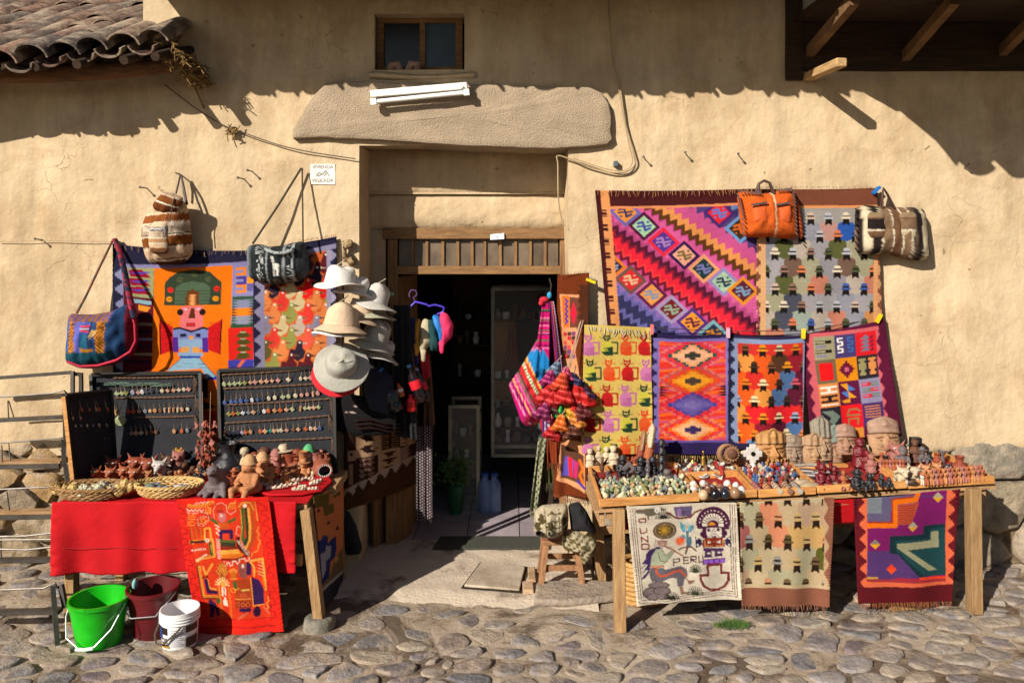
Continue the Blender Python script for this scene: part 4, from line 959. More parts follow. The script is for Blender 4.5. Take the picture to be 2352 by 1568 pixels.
# left column
p.poly([(150,190),(362,210),(350,470),(150,455)], '#a0a070')
for k in range(3):
 y = 268+k*66; p.poly([(165,y-16),(340,y-4),(240,y+24),(170,y+20)], '#4a48b4'); p.poly([(170,y-18),(262,y-22),(335,y+40),(180,y+34)], '#9c1030') if k < 3 else 0
 p.poly([(170,y),(340,y-4),(235,y+18)], '#4a48b4')
p.poly([(195,475),(340,490),(330,520),(200,505)], '#8ab0c0'); p.poly([(230,520),(330,535),(300,575),(230,560)], '#e8902c')
for k in range(7): p.rect(130, 600+k*58, 345, 622+k*58, ['#3a2a40','#a08a70','#241c30','#8a86a8'][k % 4])
# left border
p.m(p.X < 120, '#8c8cb4'); ph_ = (p.Y % 116)/116; st_ = np.abs(np.floor(ph_*8)/7*2-1); p.m(p.X < 52+66*st_, '#24243e')
# figure panel
p.poly([(362,232),(962,222),(918,1010),(832,1010),(835,1500),(760,1500),(760,1040),(335,1035)], '#f0760c')
p.m((p.X > 330)&(p.X < 835)&(p.Y > 1030), '#e86c0e')
hd = [(438,518),(442,340),(480,300),(540,258),(660,240),(780,258),(870,345),(868,516)]; p.poly(hd, '#33402e')
p.poly([(520,512),(524,380),(570,345),(650,330),(740,345),(785,380),(780,512)], '#50664e')
for k in range(5): p.rect(526, 405+k*24, 780, 410+k*24, '#33402e')
p.poly([(602,515),(606,420),(650,388),(702,420),(700,515)], '#6a3a18')
for k in range(5): p.poly([(622,440+k*17),(652,430+k*17),(684,440+k*17),(652,450+k*17)], '#e8a060')
for x, y, c_ in ((486,398,'#e0241c'),(478,470,'#e89018'),(834,392,'#e0241c'),(826,468,'#e89018'),(556,318,'#50583a'),(664,276,'#50583a'),(768,318,'#50583a')): p.ell(x, y, 24, 21, c_); p.rect(x-12, y-3, x+24, y+2, '#3a2a18')
p.poly([(568,524),(740,524),(735,690),(650,712),(555,690)], '#e47478')
p.ell(563, 570, 25, 25, '#241410'); p.ell(732, 570, 25, 25, '#241410')
p.poly([(645,540),(668,540),(680,618),(624,618)], '#5c2a16'); p.poly([(585,538),(622,545),(605,556)], '#c8c8d8'); p.poly([(680,545),(718,538),(700,556)], '#c8c8d8')
p.rect(610, 652, 678, 680, '#8c1620'); p.rect(616, 658, 670, 672, '#d82a30')
p.poly([(402,622),(505,690),(500,870),(400,905)], '#d81a1e'); p.poly([(885,625),(775,690),(775,865),(868,902)], '#d81a1e')
for k in range(16): p.rect(408, 650+k*15, 500, 653+k*15, '#8c0e14'); p.rect(778, 650+k*15, 872, 653+k*15, '#8c0e14')
p.poly([(400,622),(412,630),(410,900),(398,905)], '#4a1018'); p.poly([(885,625),(873,634),(862,900),(870,902)], '#4a1018')
p.poly([(505,700),(545,690),(650,722),(735,690),(777,702),(775,770),(735,770),(735,860),(540,860),(540,770),(505,765)], '#7a86c0')
p.line([(515,700),(555,692),(650,720),(738,690),(772,700)], 16, '#1c1424')
p.rect(540, 780, 733, 840, '#8aa6c8'); p.rect(497, 765, 542, 882, '#54288c'); p.rect(730, 768, 775, 882, '#54288c')
p.rect(556, 738, 606, 762, '#241c3c'); p.rect(682, 738, 720, 762, '#241c3c'); p.rect(626, 755, 660, 780, '#e8942c')
p.rect(562, 842, 622, 890, '#d89850'); p.rect(648, 842, 706, 890, '#d89850'); p.rect(622, 842, 648, 912, '#86a2c6'); p.rect(540, 886, 735, 914, '#86a2c6')
p.rect(550, 912, 715, 930, '#2444a0'); p.poly([(560,930),(708,930),(832,1075),(832,1098),(762,1095),(720,1010),(450,1030)], '#8ab0c8'); p.line([(560,930),(450,1030)], 5, '#33405a'); p.line([(708,930),(832,1075)], 5, '#33405a'); p.poly([(770,1078),(832,1075),(832,1098),(764,1096)], '#2434a8')
for k in range(2): p.line([(520,968+k*26),(770,975+k*26)], 2, '#4a5a7a')
p.rect(720, 1090, 768, 1240, '#201820'); p.poly([(735,1260),(830,1310),(735,1330)], '#201418')
for k in range(8): p.rect(735, 1345+k*22, 832, 1352+k*22, '#3a1410')
p.m((p.Y > 1340)&(p.X > 735)&(p.X < 832)&((p.Y % 22) > 9), '#e02a16')
# right column
p.poly([(962,215),(1125,200),(1122,470),(955,470)], '#8c86b8')
for k, (y, c_) in enumerate(((232,'#f0841c'),(302,'#4c3c94'),(366,'#f0841c'))):
 p.rect(985, y, 1062, y+22, c_); p.rect(985, y+44, 1062, y+64, c_); p.rect(1040, y, 1062, y+64, c_)
p.rect(1068, 310, 1120, 360, '#f0941c'); p.rect(1068, 362, 1120, 420, '#6860a0')
p.rect(955, 458, 1125, 484, '#33523c')
for y, a, b in ((484,'#8488a8','#3a5c48'),(548,'#f0841c','#6a3a28'),(612,'#9094a8','#3a5c48')):
 p.rect(950, y, 1125, y+60, a)
 for k in range(3): p.poly([(955,y+k*22),(1005,y+10+k*22),(955,y+20+k*22)], b); p.poly([(1122,y+k*22),(1075,y+10+k*22),(1122,y+20+k*22)], b)
p.rect(945, 672, 1125, 700, '#33523c'); p.rect(930, 700, 1122, 945, '#e0241e')
for k in range(4): y = 725+k*52; p.poly([(1040,y-10),(975,y+44),(1010,y+40),(955,y+66) if k == 3 else (985,y+50),(1115,y+50),(1075,y+40),(1110,y+40)], '#50481e'); p.ell(1040, y+8, 24, 6, '#b4a888')
p.rect(925, 945, 1122, 1000, '#3c3ca0'); p.poly([(990,1000),(1030,950),(1060,950),(1020,1000)], '#e06a34'); p.m((p.X > 925)&(p.Y > 1000)&(p.X < 1125), '#2a2a60')
p.m((p.Y < 232-.03*(p.X-300))&(p.X > 120), '#8a84b4'); p.m(p.Y < 205-.02*(p.X-300)+.03*np.abs(p.X-600)*0, '#24223c')
p.yarn(.06, 7)
L1 = cloth('figure_tapestry', 'orange tapestry of a standing figure in a green headdress', 'tapestry', [(259,560),(585,575),(588,1015),(262,1015)], [-.03,-.03,-.04,-.04], p, fold=.006, nf=2, ph=6, sag=6, ripple=.022)
fringe(L1, [(262,562),(360,572),(480,578),(583,574)], -.045, 36, .035, C('#b89468'), seed=7)
# ---- left wall: bird blanket (units k .35156 of the 0,550 crop)
p = Pat(0, 505.3, K9, (575, 535, 790, 860), '#8e88a8')
p.m((p.X > 1730)&(p.X < 2130), '#c8602e')
pal = ['#2a2032','#c8b488','#d83a30','#90904a','#e0844a','#8c8498','#5c1c24','#e05a44','#64582e','#b4a494']
rg = random.Random(4)
inb = (p.X > 1730)&(p.X < 2135)
for j in range(9):
 for i in range(-1, 5):
  x = 1780+i*112+(56 if j % 2 else 0); y = 240+j*82; c_ = rg.choice(pal if j > 2 else ['#2a2032','#c8b488','#a02028','#5c1c24','#e01c1c','#463a48'])
  mk = p.pmask([(x-58,y+60),(x-50,y+25),(x-18,y+30),(x-8,y),(x-2,y-28),(x+18,y-36),(x+34,y-24),(x+76,y-12),(x+34,y-6),(x+30,y+16),(x+52,y+40),(x+40,y+80),(x,y+108),(x-34,y+84)]) & inb
  p.m(mk, c_); p.m((np.hypot(p.X-x-14, p.Y-y+18) < 7)&inb, '#e8e0d0'); p.m(p.pmask([(x+34,y-22),(x+78,y-12),(x+34,y-8)]) & inb, '#6a4a30' if c_ != '#2a2032' else '#c8a890')
p.m(p.X > 2135, '#9a94b0'); ph_ = (p.Y % 92)/92; st_ = np.abs(np.floor(ph_*8)/7*2-1)
p.m(p.X < 1662+44*st_, '#24223c'); p.m(p.X > 2205-44*st_, '#24223c'); p.m(p.Y < 232-.16*(p.X-1900), '#8e88a8'); p.m(p.Y < 205-.18*(p.X-1900), '#24223c'); p.yarn(.08, 8)
L2 = cloth('bird_blanket', 'lilac bordered blanket woven with rows of long-billed birds', 'blanket', [(583,570),(773,543),(772,850),(583,858)], [-.04,-.03,-.06,-.05], p, fold=.008, nf=1.6, ph=7, sag=3, ripple=.022)
fringe(L2, [(690,556),(730,549),(772,543)], -.05, 34, .025, C('#c8803c'), seed=8, down=-.7)

# ---- cloths hanging off the right table (depths follow its front edge)
def yR(px): t = (px-1376)/906; return -.965+.29*t
p = Pat(1424, 1148.4, .16406, (1425, 1150, 1715, 1400), '#d8ccb8')
BR, PU, RD, GY, CR = '#5c2428', '#402a5c', '#7a2420', '#5c545c', '#d8ccb8'
for d_ in (0, 32, 62):
 p.line([(135+d_,100),(178+d_,560),(262+d_*.9,1405-d_*1.3),(300+d_,1412-d_*1.3),(640,1428-d_),(1050,1365-d_),(1380,1322-d_),(1640-d_*.9,1335-d_),(1612-d_,700),(1595-d_,50)], 9, BR if d_ != 32 else '#4a3a38')
p.poly([(215,110),(470,95),(520,150),(560,165),(440,205),(395,200),(400,255),(380,250),(375,205),(330,170),(215,160)], '#6a6050')
p.ring(510, 120, 28, 34, 16, '#f0ece8'); p.poly([(560,90),(650,110),(620,135),(560,130)], '#6a6458')
def tuft(x, y, w, h, col, n=11):
 for k in range(n):
  a = math.pi*(k+.5)/n; p.line([(x,y),(x-math.cos(a)*w,y-math.sin(a)*h)], 13, col)
tuft(600, 245, 115, 110, '#33302c'); tuft(1050, 1005, 90, 115, '#33382c'); tuft(715, 1370, 110, 105, '#282622'); tuft(1050, 1320, 120, 120, '#33382c')
p.poly([(745,85),(1010,75),(1000,220),(780,225)], '#6a5a7c'); p.poly([(795,220),(795,130),(825,105),(855,130),(855,220)], '#9a78a8')
for k in range(3): p.line([(870,150+k*28),(990,140+k*28)], 6, '#3c3248'); p.line([(885+k*38,140),(885+k*38,215)], 5, '#3c3248')
p.line([(650,165),(700,180),(770,240),(850,248),(990,232),(1040,170),(1135,130)], 26, '#6e2a20')
# lettering
def let(ch, x, y, w, h, th, col, sk=0):
 G = {'P': [[(0,1),(0,0),(1,.02),(1,.5),(0,.55)]], 'U': [[(0,0),(.05,.95),(1,.9),(.95,0)]], 'N': [[(0,1),(0,0),(1,1),(1,0)]], 'O': [[(0,0),(1,0),(1,1),(0,1),(0,0)]], 'E': [[(1,0),(0,0),(0,1),(1,1)],[(0,.5),(.8,.5)]], 'R': [[(0,1),(0,0),(.9,0),(.9,.48),(0,.5),(1,1)]]}
 for st in G[ch]: p.line([(x+a*w+sk*b, y+b*h+(-.10*h*a)) for a, b in st], th, col)
p.line([(262,285),(258,240),(345,235),(350,280),(265,288)], 18, RD)                # the P, half tucked under the tray
p.line([(268,370),(285,440),(370,425),(362,370)], 18, RD)
p.line([(298,560),(288,492),(385,562),(376,478)], 18, RD)
p.line([(298,590),(300,668),(402,660),(396,595),(298,590)], 20, RD)
let('P', 745, 820, 85, 85, 17, '#50282c'); let('E', 888, 800, 70, 85, 17, '#50282c'); let('R', 990, 785, 80, 85, 17, '#50282c'); let('U', 1098, 775, 60, 90, 17, '#50282c')
# sun hat / shield
p.ell(620, 410, 168, 120, '#5c3828'); p.ell(620, 410, 140, 98, '#b4a088'); p.ell(618, 410, 132, 92, '#5a4830')
for k in range(16):
 a = k*math.pi/8; p.line([(615,405),(615+math.cos(a)*88,405+math.sin(a)*78)], 9, '#d8a01c' if k % 2 else '#a08040')
# flute player
p.poly([(500,545),(540,540),(660,545),(660,590),(625,640),(545,640),(520,600)], '#a88474'); p.line([(495,520),(478,625)], 9, '#6a5048'); p.line([(560,540),(500,625)], 8, '#8c7a70')
p.line([(600,560),(630,568)], 9, '#5a3830'); p.ell(590, 600, 12, 20, '#c8a898')
hair = [(520,630),(590,660),(500,680),(440,760),(425,880),(405,1000),(340,1075),(300,1080),(390,960),(330,960),(385,880),(300,870),(355,800),(355,740),(400,680)]
p.poly(hair, PU)
for k in range(4): p.line([(400,790+k*60),(310-(k % 2)*15,860+k*70)], 11, PU)
p.poly([(440,760),(500,668),(580,672),(620,770),(640,850),(610,905),(425,905)], '#a8b094'); p.poly([(560,680),(640,770),(735,690),(755,720),(640,862),(590,840)], '#a0a88e')
p.line([(530,720),(560,830),(630,862),(755,720)], 9, '#4a3a34'); p.line([(580,672),(635,765),(735,690)], 9, '#4a3a34')
p.poly([(640,640),(700,640),(770,690),(740,705),(660,670)], '#a88474'); p.line([(630,632),(660,650)], 18, '#5a2018'); p.line([(760,705),(880,778)], 20, '#8c3c20'); p.line([(780,716),(870,772)], 6, '#d8a050', 16)
p.rect(425, 902, 615, 925, '#b46440'); p.rect(425, 909, 615, 916, '#e0b080')
p.poly([(420,930),(600,930),(630,960),(850,915),(930,960),(945,1050),(900,1100),(880,1190),(800,1200),(785,1080),(700,1075),(560,1135),(440,1120),(405,1020)], '#6a626c')
for k in range(12): p.line([(620+k*28,960-k*2),(640+k*26,1010-k*6)], 6, '#4a434e')
p.line([(500,930),(510,1000),(545,1045),(640,1040),(760,990),(840,975),(905,1050)], 30, '#c85a38')
p.poly([(905,1060),(960,1120),(1045,1108),(1030,1145),(960,1175),(930,1110)], '#8c6a5c'); p.poly([(820,1200),(875,1195),(885,1270),(965,1285),(850,1310)], '#96705e'); p.line([(850,1305),(960,1285)], 12, '#3a2a28')
for x, y, a, b in ((540,1170,150,48),(420,1270,105,75),(580,1250,125,60),(470,1330,110,50),(590,1330,90,45)): p.ell(x, y, a, b, '#4a3c3c'); p.ell(x, y-2, a*.88, b*.8, '#7a6c6c')
tuft(715, 1370, 110, 105, '#282622')
# flower
p.poly([(835,290),(905,350),(920,440),(880,445),(840,380)], '#5c92a4'); p.poly([(1040,340),(975,350),(940,440),(985,445),(1030,390)], '#5c92a4')
for k in range(16): a = k*math.pi/8; p.line([(937,372),(937+math.cos(a)*58,372+math.sin(a)*56)], 8, '#78b4c8')
p.ell(937, 372, 18, 18, '#e0982c'); p.line([(940,440),(945,640)], 36, '#54707c'); p.ell(975, 570, 30, 70, '#4e7484'); p.ell(880, 520, 36, 44, '#5c92a4')
for k in range(20): a = k*math.pi/10; p.line([(838,566),(838+math.cos(a)*66,566+math.sin(a)*66)], 11, '#e0481c')
p.ell(838, 566, 28, 28, '#f07030'); p.line([(815,690),(880,660),(945,650),(1000,650),(1060,700)], 18, '#5a2028'); p.line([(945,650),(915,745)], 26, '#5a2028')
# ceremonial knife figure
for k in range(25): a = math.pi+math.pi*k/24; p.ell(1300+math.cos(a)*225, 330+math.sin(a)*235, 16, 16, '#4a1c3c')
p.m((np.hypot((p.X-1300)/228, (p.Y-330)/232) < 1)&(p.Y < 395+0*p.X), '#4a1c3c')
p.m((np.hypot((p.X-1300)/150, (p.Y-330)/150) < 1)&(p.Y < 360), '#e0d6c4')
for k in range(11): a = math.pi+math.pi*(k+.5)/11; p.line([(1300+math.cos(a)*75,330+math.sin(a)*75),(1300+math.cos(a)*150,330+math.sin(a)*150)], 12, '#4a1c3c')
for k in range(12): a = math.pi+math.pi*(k+.5)/12; p.ell(1300+math.cos(a)*188, 330+math.sin(a)*190, 11, 11, '#d0c2b4')
p.m((np.hypot((p.X-1300)/80, (p.Y-350)/80) < 1)&(p.Y < 375), '#4a1c3c'); p.m((np.hypot((p.X-1285)/48, (p.Y-345)/42) < 1)&(p.Y < 350), '#d88a28')
p.poly([(1150,380),(1470,370),(1475,520),(1150,530)], '#4a1c3c'); p.poly([(1210,385),(1415,380),(1425,490),(1380,540),(1250,545),(1212,480)], '#dcd2c2')
p.ell(1160, 470, 42, 42, '#4a1c3c'); p.ell(1458, 450, 40, 42, '#4a1c3c'); p.ell(1240, 415, 24, 22, '#4a1c3c'); p.ell(1372, 405, 24, 22, '#4a1c3c')
p.line([(1310,395),(1280,438),(1345,436),(1310,395)], 8, '#4a1c3c'); p.line([(1250,510),(1285,468),(1345,465),(1390,505)], 8, '#4a1c3c'); p.line([(1285,505),(1345,500)], 14, '#4a1c3c')
p.poly([(1150,560),(1200,520),(1430,510),(1460,560),(1465,640),(1155,655)], '#7a2c1c'); p.line([(1185,560),(1185,635),(1290,630)], 16, '#d88a50'); p.line([(1440,545),(1440,625),(1350,630)], 16, '#d88a50')
for k in range(9): p.ell(1225+k*22, 545+28*math.sin(math.pi*k/8), 13, 13, '#a0442c')
p.poly([(1225,560),(1280,585),(1225,605)], '#dcd2c2'); p.poly([(1405,550),(1345,580),(1405,600)], '#dcd2c2')
p.poly([(1050,500),(1140,545),(1145,620),(1062,665)], '#2e2648'); p.poly([(1545,475),(1465,540),(1470,610),(1550,645)], '#2e2648')
for s_ in ((1075,530),(1085,620),(1525,520),(1525,610)): p.ell(*s_, 12, 16, '#dcd2c2')
p.rect(1160, 662, 1450, 705, '#503060'); p.poly([(1190,705),(1280,705),(1285,765),(1300,790),(1170,795)], '#4a2850'); p.poly([(1330,702),(1420,700),(1440,775),(1320,785)], '#4a2850'); p.ell(1240, 735, 26, 14, '#dcd2c2'); p.ell(1385, 725, 26, 14, '#dcd2c2')
p.poly([(1150,820),(1475,798),(1475,870),(1150,895)], '#6c2c78')
for k in range(4): p.rect(1170+k*78, 830-k*5, 1228+k*78, 880-k*5, '#9060c8')
kn = [(1220,905),(1420,895),(1420,1015),(1525,1010),(1525,1120),(1470,1205),(1370,1250),(1260,1245),(1170,1190),(1125,1100),(1122,1040),(1235,1040),(1220,905)]
p.line(kn, 34, '#6e2428'); p.line(kn, 9, '#8c3c38')
p.yarn(.03, 9)
T1 = cloth('embroidered_cloth', 'cream embroidered cloth with a flute player and the words PUNO PERU', 'cloth', [(1438,1160),(1690,1152),(1702,1374),(1462,1386)], [yR(1438)-.01,yR(1690)-.01,yR(1702)-.03,yR(1462)-.03], p, fold=.012, nf=1.6, ph=1.5, m=EMBR, hem=1.5, ripple=.022)
p = Pat(1525.1, 1017.06, K9, (1690, 1140, 1925, 1400), '#c8b490')
hatmen(p, 490, 360, 1040, 930, 124, 146, ['#c0a884','#5c5c22','#d88c68','#a05c58','#c8bc98','#cca468','#c8b490','#bc9c80','#b0a888'], ['#5c5030','#c8a870','#94948c','#d09068','#70583c'], 12, face='#2c1c14', yo=-20)
p.m(p.X > 1036, '#c0a07c'); zz = 30*(1-np.abs(np.floor(((p.Y % 120)/120)*8)/7*2-1)); p.m(p.X > 1040+zz, '#905c48'); p.m((p.Y > 918)&(p.X > 480), '#c4ac88'); p.m(p.Y > 940, '#8c5844'); p.yarn(.06, 10)
T2 = cloth('beige_hat_rug', 'beige rug of men in hats hanging off the right table front', 'rug', [(1697,1152),(1914,1140),(1900,1388),(1703,1388)], [yR(1697)-.012,yR(1914)-.012,yR(1900)-.03,yR(1703)-.03], p, fold=.02, nf=1.5, ph=2.2, hem=1.2, ripple=.028)
fringe(T2, [(1703,1386),(1800,1388),(1898,1388)], yR(1800)-.06, 60, .035, C('#a06a50'), seed=9)
p = Pat(1525.1, 1017.06, K9, (1950, 1115, 2210, 1400), '#7a1a60')
p.m((p.Y > 700)&(p.X < 1700), '#54366e'); p.rect(1310, 340, 1840, 350, '#54366e')
p.rect(1300, 335, 1640, 440, '#605878'); p.rect(1308, 340, 1414, 470, '#788088'); p.rect(1300, 455, 1460, 505, '#605878'); p.m((p.X > 1414)&(p.X < 1470)&(p.Y < 500), '#605878')
p.line([(1310,535),(1500,530),(1500,378),(1640,366),(1655,330)], 32, '#e8700e'); p.line([(1312,516),(1480,510),(1480,358),(1620,348)], 10, '#a8361c')
p.poly([(1518,525),(1518,395),(1660,385),(1600,520)], '#c0502c')
for k in range(9): p.line([(1520,405+k*14),(1640-k*5,398+k*14)], 5, '#7a2430')
for x, y, a, b in ((1788,352,'#a8a088','#d89c28'),(1615,538,'#a8a088','#d8a038'),(1372,655,'#847a70','#e8a020'),(1478,818,'#e0401c','#e8501c')):
 p.poly([(x-34,y),(x,y-34),(x+34,y),(x,y+34)], a); p.poly([(x-34,y),(x+34,y),(x,y+34)], b)
p.poly([(1465,600),(1690,590),(1690,535),(1842,528),(1842,860),(1655,865),(1520,720),(1465,715)], '#153038'); p.poly([(1500,630),(1730,620),(1740,560),(1842,548),(1842,860),(1700,862),(1510,700)], '#1c4448')
p.poly([(1515,650),(1745,635),(1745,578),(1797,574),(1800,680),(1585,692),(1785,825),(1725,828),(1515,680)], '#9a9878')
p.rect(1325, 870, 1395, 925, '#607878'); p.rect(1325, 870, 1392, 892, '#c8943c'); p.rect(1500, 872, 1660, 905, '#a8243c'); p.rect(1660, 868, 1860, 900, '#e8401c')
p.m((p.X < 1322)|(p.X > 1842)|(p.Y > 905+.0*p.X), '#e06a44'); p.m((p.X > 1322)&(p.X < 1842)&(p.Y > 885)&(p.Y < 905), '#a0303c')
zz = 40*(1-np.abs(np.floor(((p.Y % 96)/96)*8)/7*2-1)); p.m(p.X < 1290-zz+14+(p.Y-350)*.03, '#641420'); p.m(p.X > 1860+zz, '#641420'); p.m(p.Y > 942-.035*(p.X-1300), '#5e141c'); p.yarn(.10, 11)
T3 = cloth('purple_rug', 'purple and teal rug with a stepped motif hanging off the right table front', 'rug', [(1960,1146),(2203,1122),(2186,1380),(1972,1386)], [yR(1960)-.012,yR(2203)-.012,yR(2186)-.03,yR(1972)-.03], p, fold=.012, nf=1.3, ph=3.1, hem=1.0, ripple=.028)
fringe(T3, [(1972,1384),(2080,1382),(2186,1379)], yR(2080)-.05, 70, .035, C('#a8603c'), seed=10)
# ---- cloths of the left table
RED = mat('red_cotton', C('#d8101c', .62), C('#c00c18', .62), rough=.85, scale=3, bump=.2, bscale=8, spec=.2)
YL = -.885
red = Pat(0, 0, 1, (120, 1140, 690, 1320), '#d4101c')
RC = cloth('red_tablecloth', 'bright red cotton cloth hanging over the front of the left table', 'tablecloth', [(124,1150),(684,1148),(682,1311),(124,1314)], [YL-.0]*4, red, fold=.026, nf=4.2, ph=.4, m=RED, step=4, hem=2, ripple=.022)
hemm = MB().tube([P(126,1259,YL-.036), P(250,1258,YL-.036), P(400,1259,YL-.034)], .0018, 4); wobj('hem_seam', hemm, mat('red_thread', C('#8c0a14')), RC)
p = Pat(395.06, 1139.25, .21088, (400, 1140, 660, 1465), '#e8281a')
ORG, GLD, DRK, WHT, OLV, PRP = '#d8641c', '#e8a040', '#6e1c14', '#f0d8c0', '#4c5c28', '#34184a'
fieldp = [(150,90),(930,45),(1010,660),(1090,1300),(390,1360),(260,720)]; p.poly(fieldp, '#dc3a1a')
def steps(pts, n, a):
 out = []
 for k in range(len(pts)-1):
  (x0,y0),(x1,y1) = pts[k], pts[k+1]
  for i in range(n): t = i/n; d = a*(1 if i % 4 in (1,2) else -1)*(.5 if i % 2 else 1); out += [(x0+(x1-x0)*t+d, y0+(y1-y0)*t), (x0+(x1-x0)*(t+1/n)+d, y0+(y1-y0)*(t+1/n))]
 return out
for off in (0,): p.line(steps([(95,100),(190,640),(310,1330)], 20, 34), 9, '#a0161a'); p.line(steps([(990,60),(1075,640),(1110,1340)], 20, 34), 9, '#a0161a'); p.line(steps([(330,1440),(1150,1390)], 16, 30), 9, '#a0161a')
p.line([(150,90),(260,720),(390,1360),(1090,1300)], 7, '#a01c18'); p.line([(930,45),(1010,660),(1090,1300)], 7, '#a01c18')
p.line([(190,100),(300,112),(450,60)], 34, GLD); p.line([(190,104),(300,114),(450,64)], 18, ORG); p.line([(250+i*22, 88-(i % 2)*20-i*3) for i in range(8)], 6, WHT)
zig = lambda x, y, n, dx, a: [(x+i*dx, y+(a if i % 2 else 0)) for i in range(n)]
p.line(zig(170,140,9,22,24), 7, WHT); p.line([(165,120),(175,180),(240,185),(330,170),(390,190),(400,260),(340,325),(290,310),(280,250),(330,215),(380,225)], 6, WHT, 14); p.line([(300,290),(340,300),(370,270),(350,235),(315,250),(330,275)], 9, GLD)
for k in range(6): p.line([(170,205+k*22),(255,200+k*22)], 5, GLD)
p.line([(370+(i//2)*18+((i+1)//2 % 2)*0, 120+(60 if (i//2+i) % 2 else 0)) for i in range(8)], 7, GLD)
p.line([(460,230),(450,150),(490,80),(545,60),(595,90),(605,160),(640,190),(700,150)], 7, WHT, 14)
p.line([(620,125),(640,70),(690,60),(700,40)], 12, GLD)
for k in range(4): p.line([(640,75+k*20),(705,65+k*20)], 5, GLD)
p.poly([(505,200),(530,270),(560,290),(545,285),(510,270)], PRP); p.ell(548, 218, 46, 62, '#c06a6a'); p.poly([(485,180),(500,145),(550,140),(585,175)], '#a8281c'); p.ell(540, 208, 14, 14, WHT); p.ell(540, 208, 6, 6, DRK)
p.line([(540,135),(545,80)], 4, DRK); p.line([(430,250),(500,295)], 32, OLV); p.line([(620,275),(690,240)], 32, OLV); p.line([(400,210),(430,240)], 18, '#a05030'); p.poly([(500,285),(620,280),(615,350),(540,355)], '#c8541c')
p.line([(535,470),(540,380),(650,375),(655,440)], 40, PRP); p.rect(525, 465, 700, 495, OLV); p.rect(535, 495, 705, 540, '#3a3420'); p.rect(540, 535, 720, 580, '#8c2418'); p.poly([(540,580),(730,560),(760,610),(540,625)], '#e8a040'); p.poly([(540,625),(800,600),(760,650),(545,670)], '#d8701c'); p.line([(545,675),(700,678),(810,640)], 24, '#8c2018')
p.line([(770,110),(775,320),(770,430),(800,500)], 40, OLV); p.line([(810,120),(820,320),(830,440),(800,520)], 34, '#2c3a20'); p.line([(835,120),(850,330),(850,470),(800,570)], 26, GLD); p.line([(872,120),(890,330),(880,480),(830,590)], 40, '#b8481c'); p.line([(750,130),(765,330),(755,470)], 8, GLD)
p.poly([(730,120),(720,80),(780,50),(800,40),(880,50),(905,140),(860,120)], '#c8501c'); p.line([(730,110),(770,60),(860,60),(895,150)], 10, GLD); p.ell(800, 95, 20, 22, WHT)
p.line([(905,50),(935,260),(925,245)], 7, GLD); p.line(zig(940,330,8,0,0)+[(925,380),(950,410),(930,450),(965,490),(940,540),(945,580),(880,610),(870,650)], 8, GLD)
p.line([(735,420),(705,400),(715,320),(745,330)], 8, WHT, 14); p.line([(725,450),(740,540),(830,620)], 44, '#5a1c14');
for k in range(10): p.line([(712+k*11,470+k*16),(735+k*11,482+k*16),(752+k*11,462+k*16)], 5, WHT)
for k in range(11): p.line([(485+k*2,460+k*20),(505+k*2,472+k*20),(525+k*2,458+k*20)], 6, WHT)
p.line([(215,490),(380,480),(440,465),(470,640),(330,665),(290,690)], 34, GLD); p.line([(215,495),(380,488),(430,480),(455,640),(330,655)], 14, ORG); p.line([(218,490),(370,485)], 30, '#5a2418')
p.line([(235,575),(380,565)], 22, WHT, 22); p.line([(285,685),(395,620)], 24, WHT, 22); p.ell(390, 475, 22, 22, WHT); p.ell(390, 475, 9, 9, DRK); p.line([(425,510),(440,620)], 36, OLV); p.line([(430,520),(445,600)], 6, GLD)
p.line([(365,460),(360,350),(415,345),(430,450)], 20, GLD); p.line([(380,450),(378,372),(405,368)], 8, DRK)
for k in range(3): p.line([(210+k*50,345),(235+k*48,460)], 20, ORG); p.line([(205+k*50,345),(228+k*48,460)], 5, DRK)
p.line([(470,310),(520,330),(480,350),(525,370),(485,395),(520,420)], 8, WHT)
p.line([(580,700),(585,750),(610,750),(610,710),(640,710),(645,745),(670,735),(670,690),(710,690),(720,720),(750,690),(740,670),(800,660),(810,690),(850,680),(845,650)], 9, WHT)
p.line([(300,750),(340,1100),(480,1110)], 44, '#8c2c14'); p.line([(310,755),(350,1090),(490,1095)], 26, GLD); p.line([(310,755),(350,1090),(490,1095)], 10, ORG); p.line([(350,760),(380,850),(430,760),(450,730)], 22, GLD); p.line([(390,900),(410,1000),(480,1015)], 22, GLD); p.line([(378,910),(400,1040),(490,1050)], 38, PRP); p.ell(350, 875, 16, 16, DRK); p.ell(388, 870, 16, 16, DRK)
for k in range(7):
 a = math.pi*(.18+.64*k/6); p.line([(555,900),(555-math.cos(a)*80,900-math.sin(a)*190)], 24, '#b04a18'); p.line([(555,900),(555-math.cos(a)*75,900-math.sin(a)*180)], 9, GLD)
for k in range(9): a = math.pi*k/8; p.line([(555+math.cos(a)*35,960-math.sin(a)*40),(555+math.cos(a)*75,960-math.sin(a)*80)], 16, '#f0c080')
p.line([(510,980),(525,1170),(550,1310)], 30, ORG); p.line([(620,980),(640,1180),(650,1310)], 26, ORG); p.line([(516,980),(532,1170)], 8, GLD); p.rect(540, 920, 585, 985, GLD); p.rect(545, 990, 562, 1090, WHT); p.rect(578, 990, 594, 1085, WHT); p.ell(580, 1115, 14, 14, WHT); p.poly([(555,1135),(605,1135),(608,1200),(560,1190)], WHT); p.line([(595,1210),(600,1270)], 14, '#c02018')
p.line([(420,1150),(440,1250),(430,1300)], 44, PRP); p.line([(450,1170),(490,1240),(500,1290)], 36, PRP); p.ell(505, 1145, 24, 30, OLV)
for k in range(5): p.line([(680,870),(640+k*20,770+abs(k-2)*12)], 14, GLD)
p.ell(680, 840, 34, 50, '#c8641c'); p.line([(640,890),(720,880)], 10, GLD)
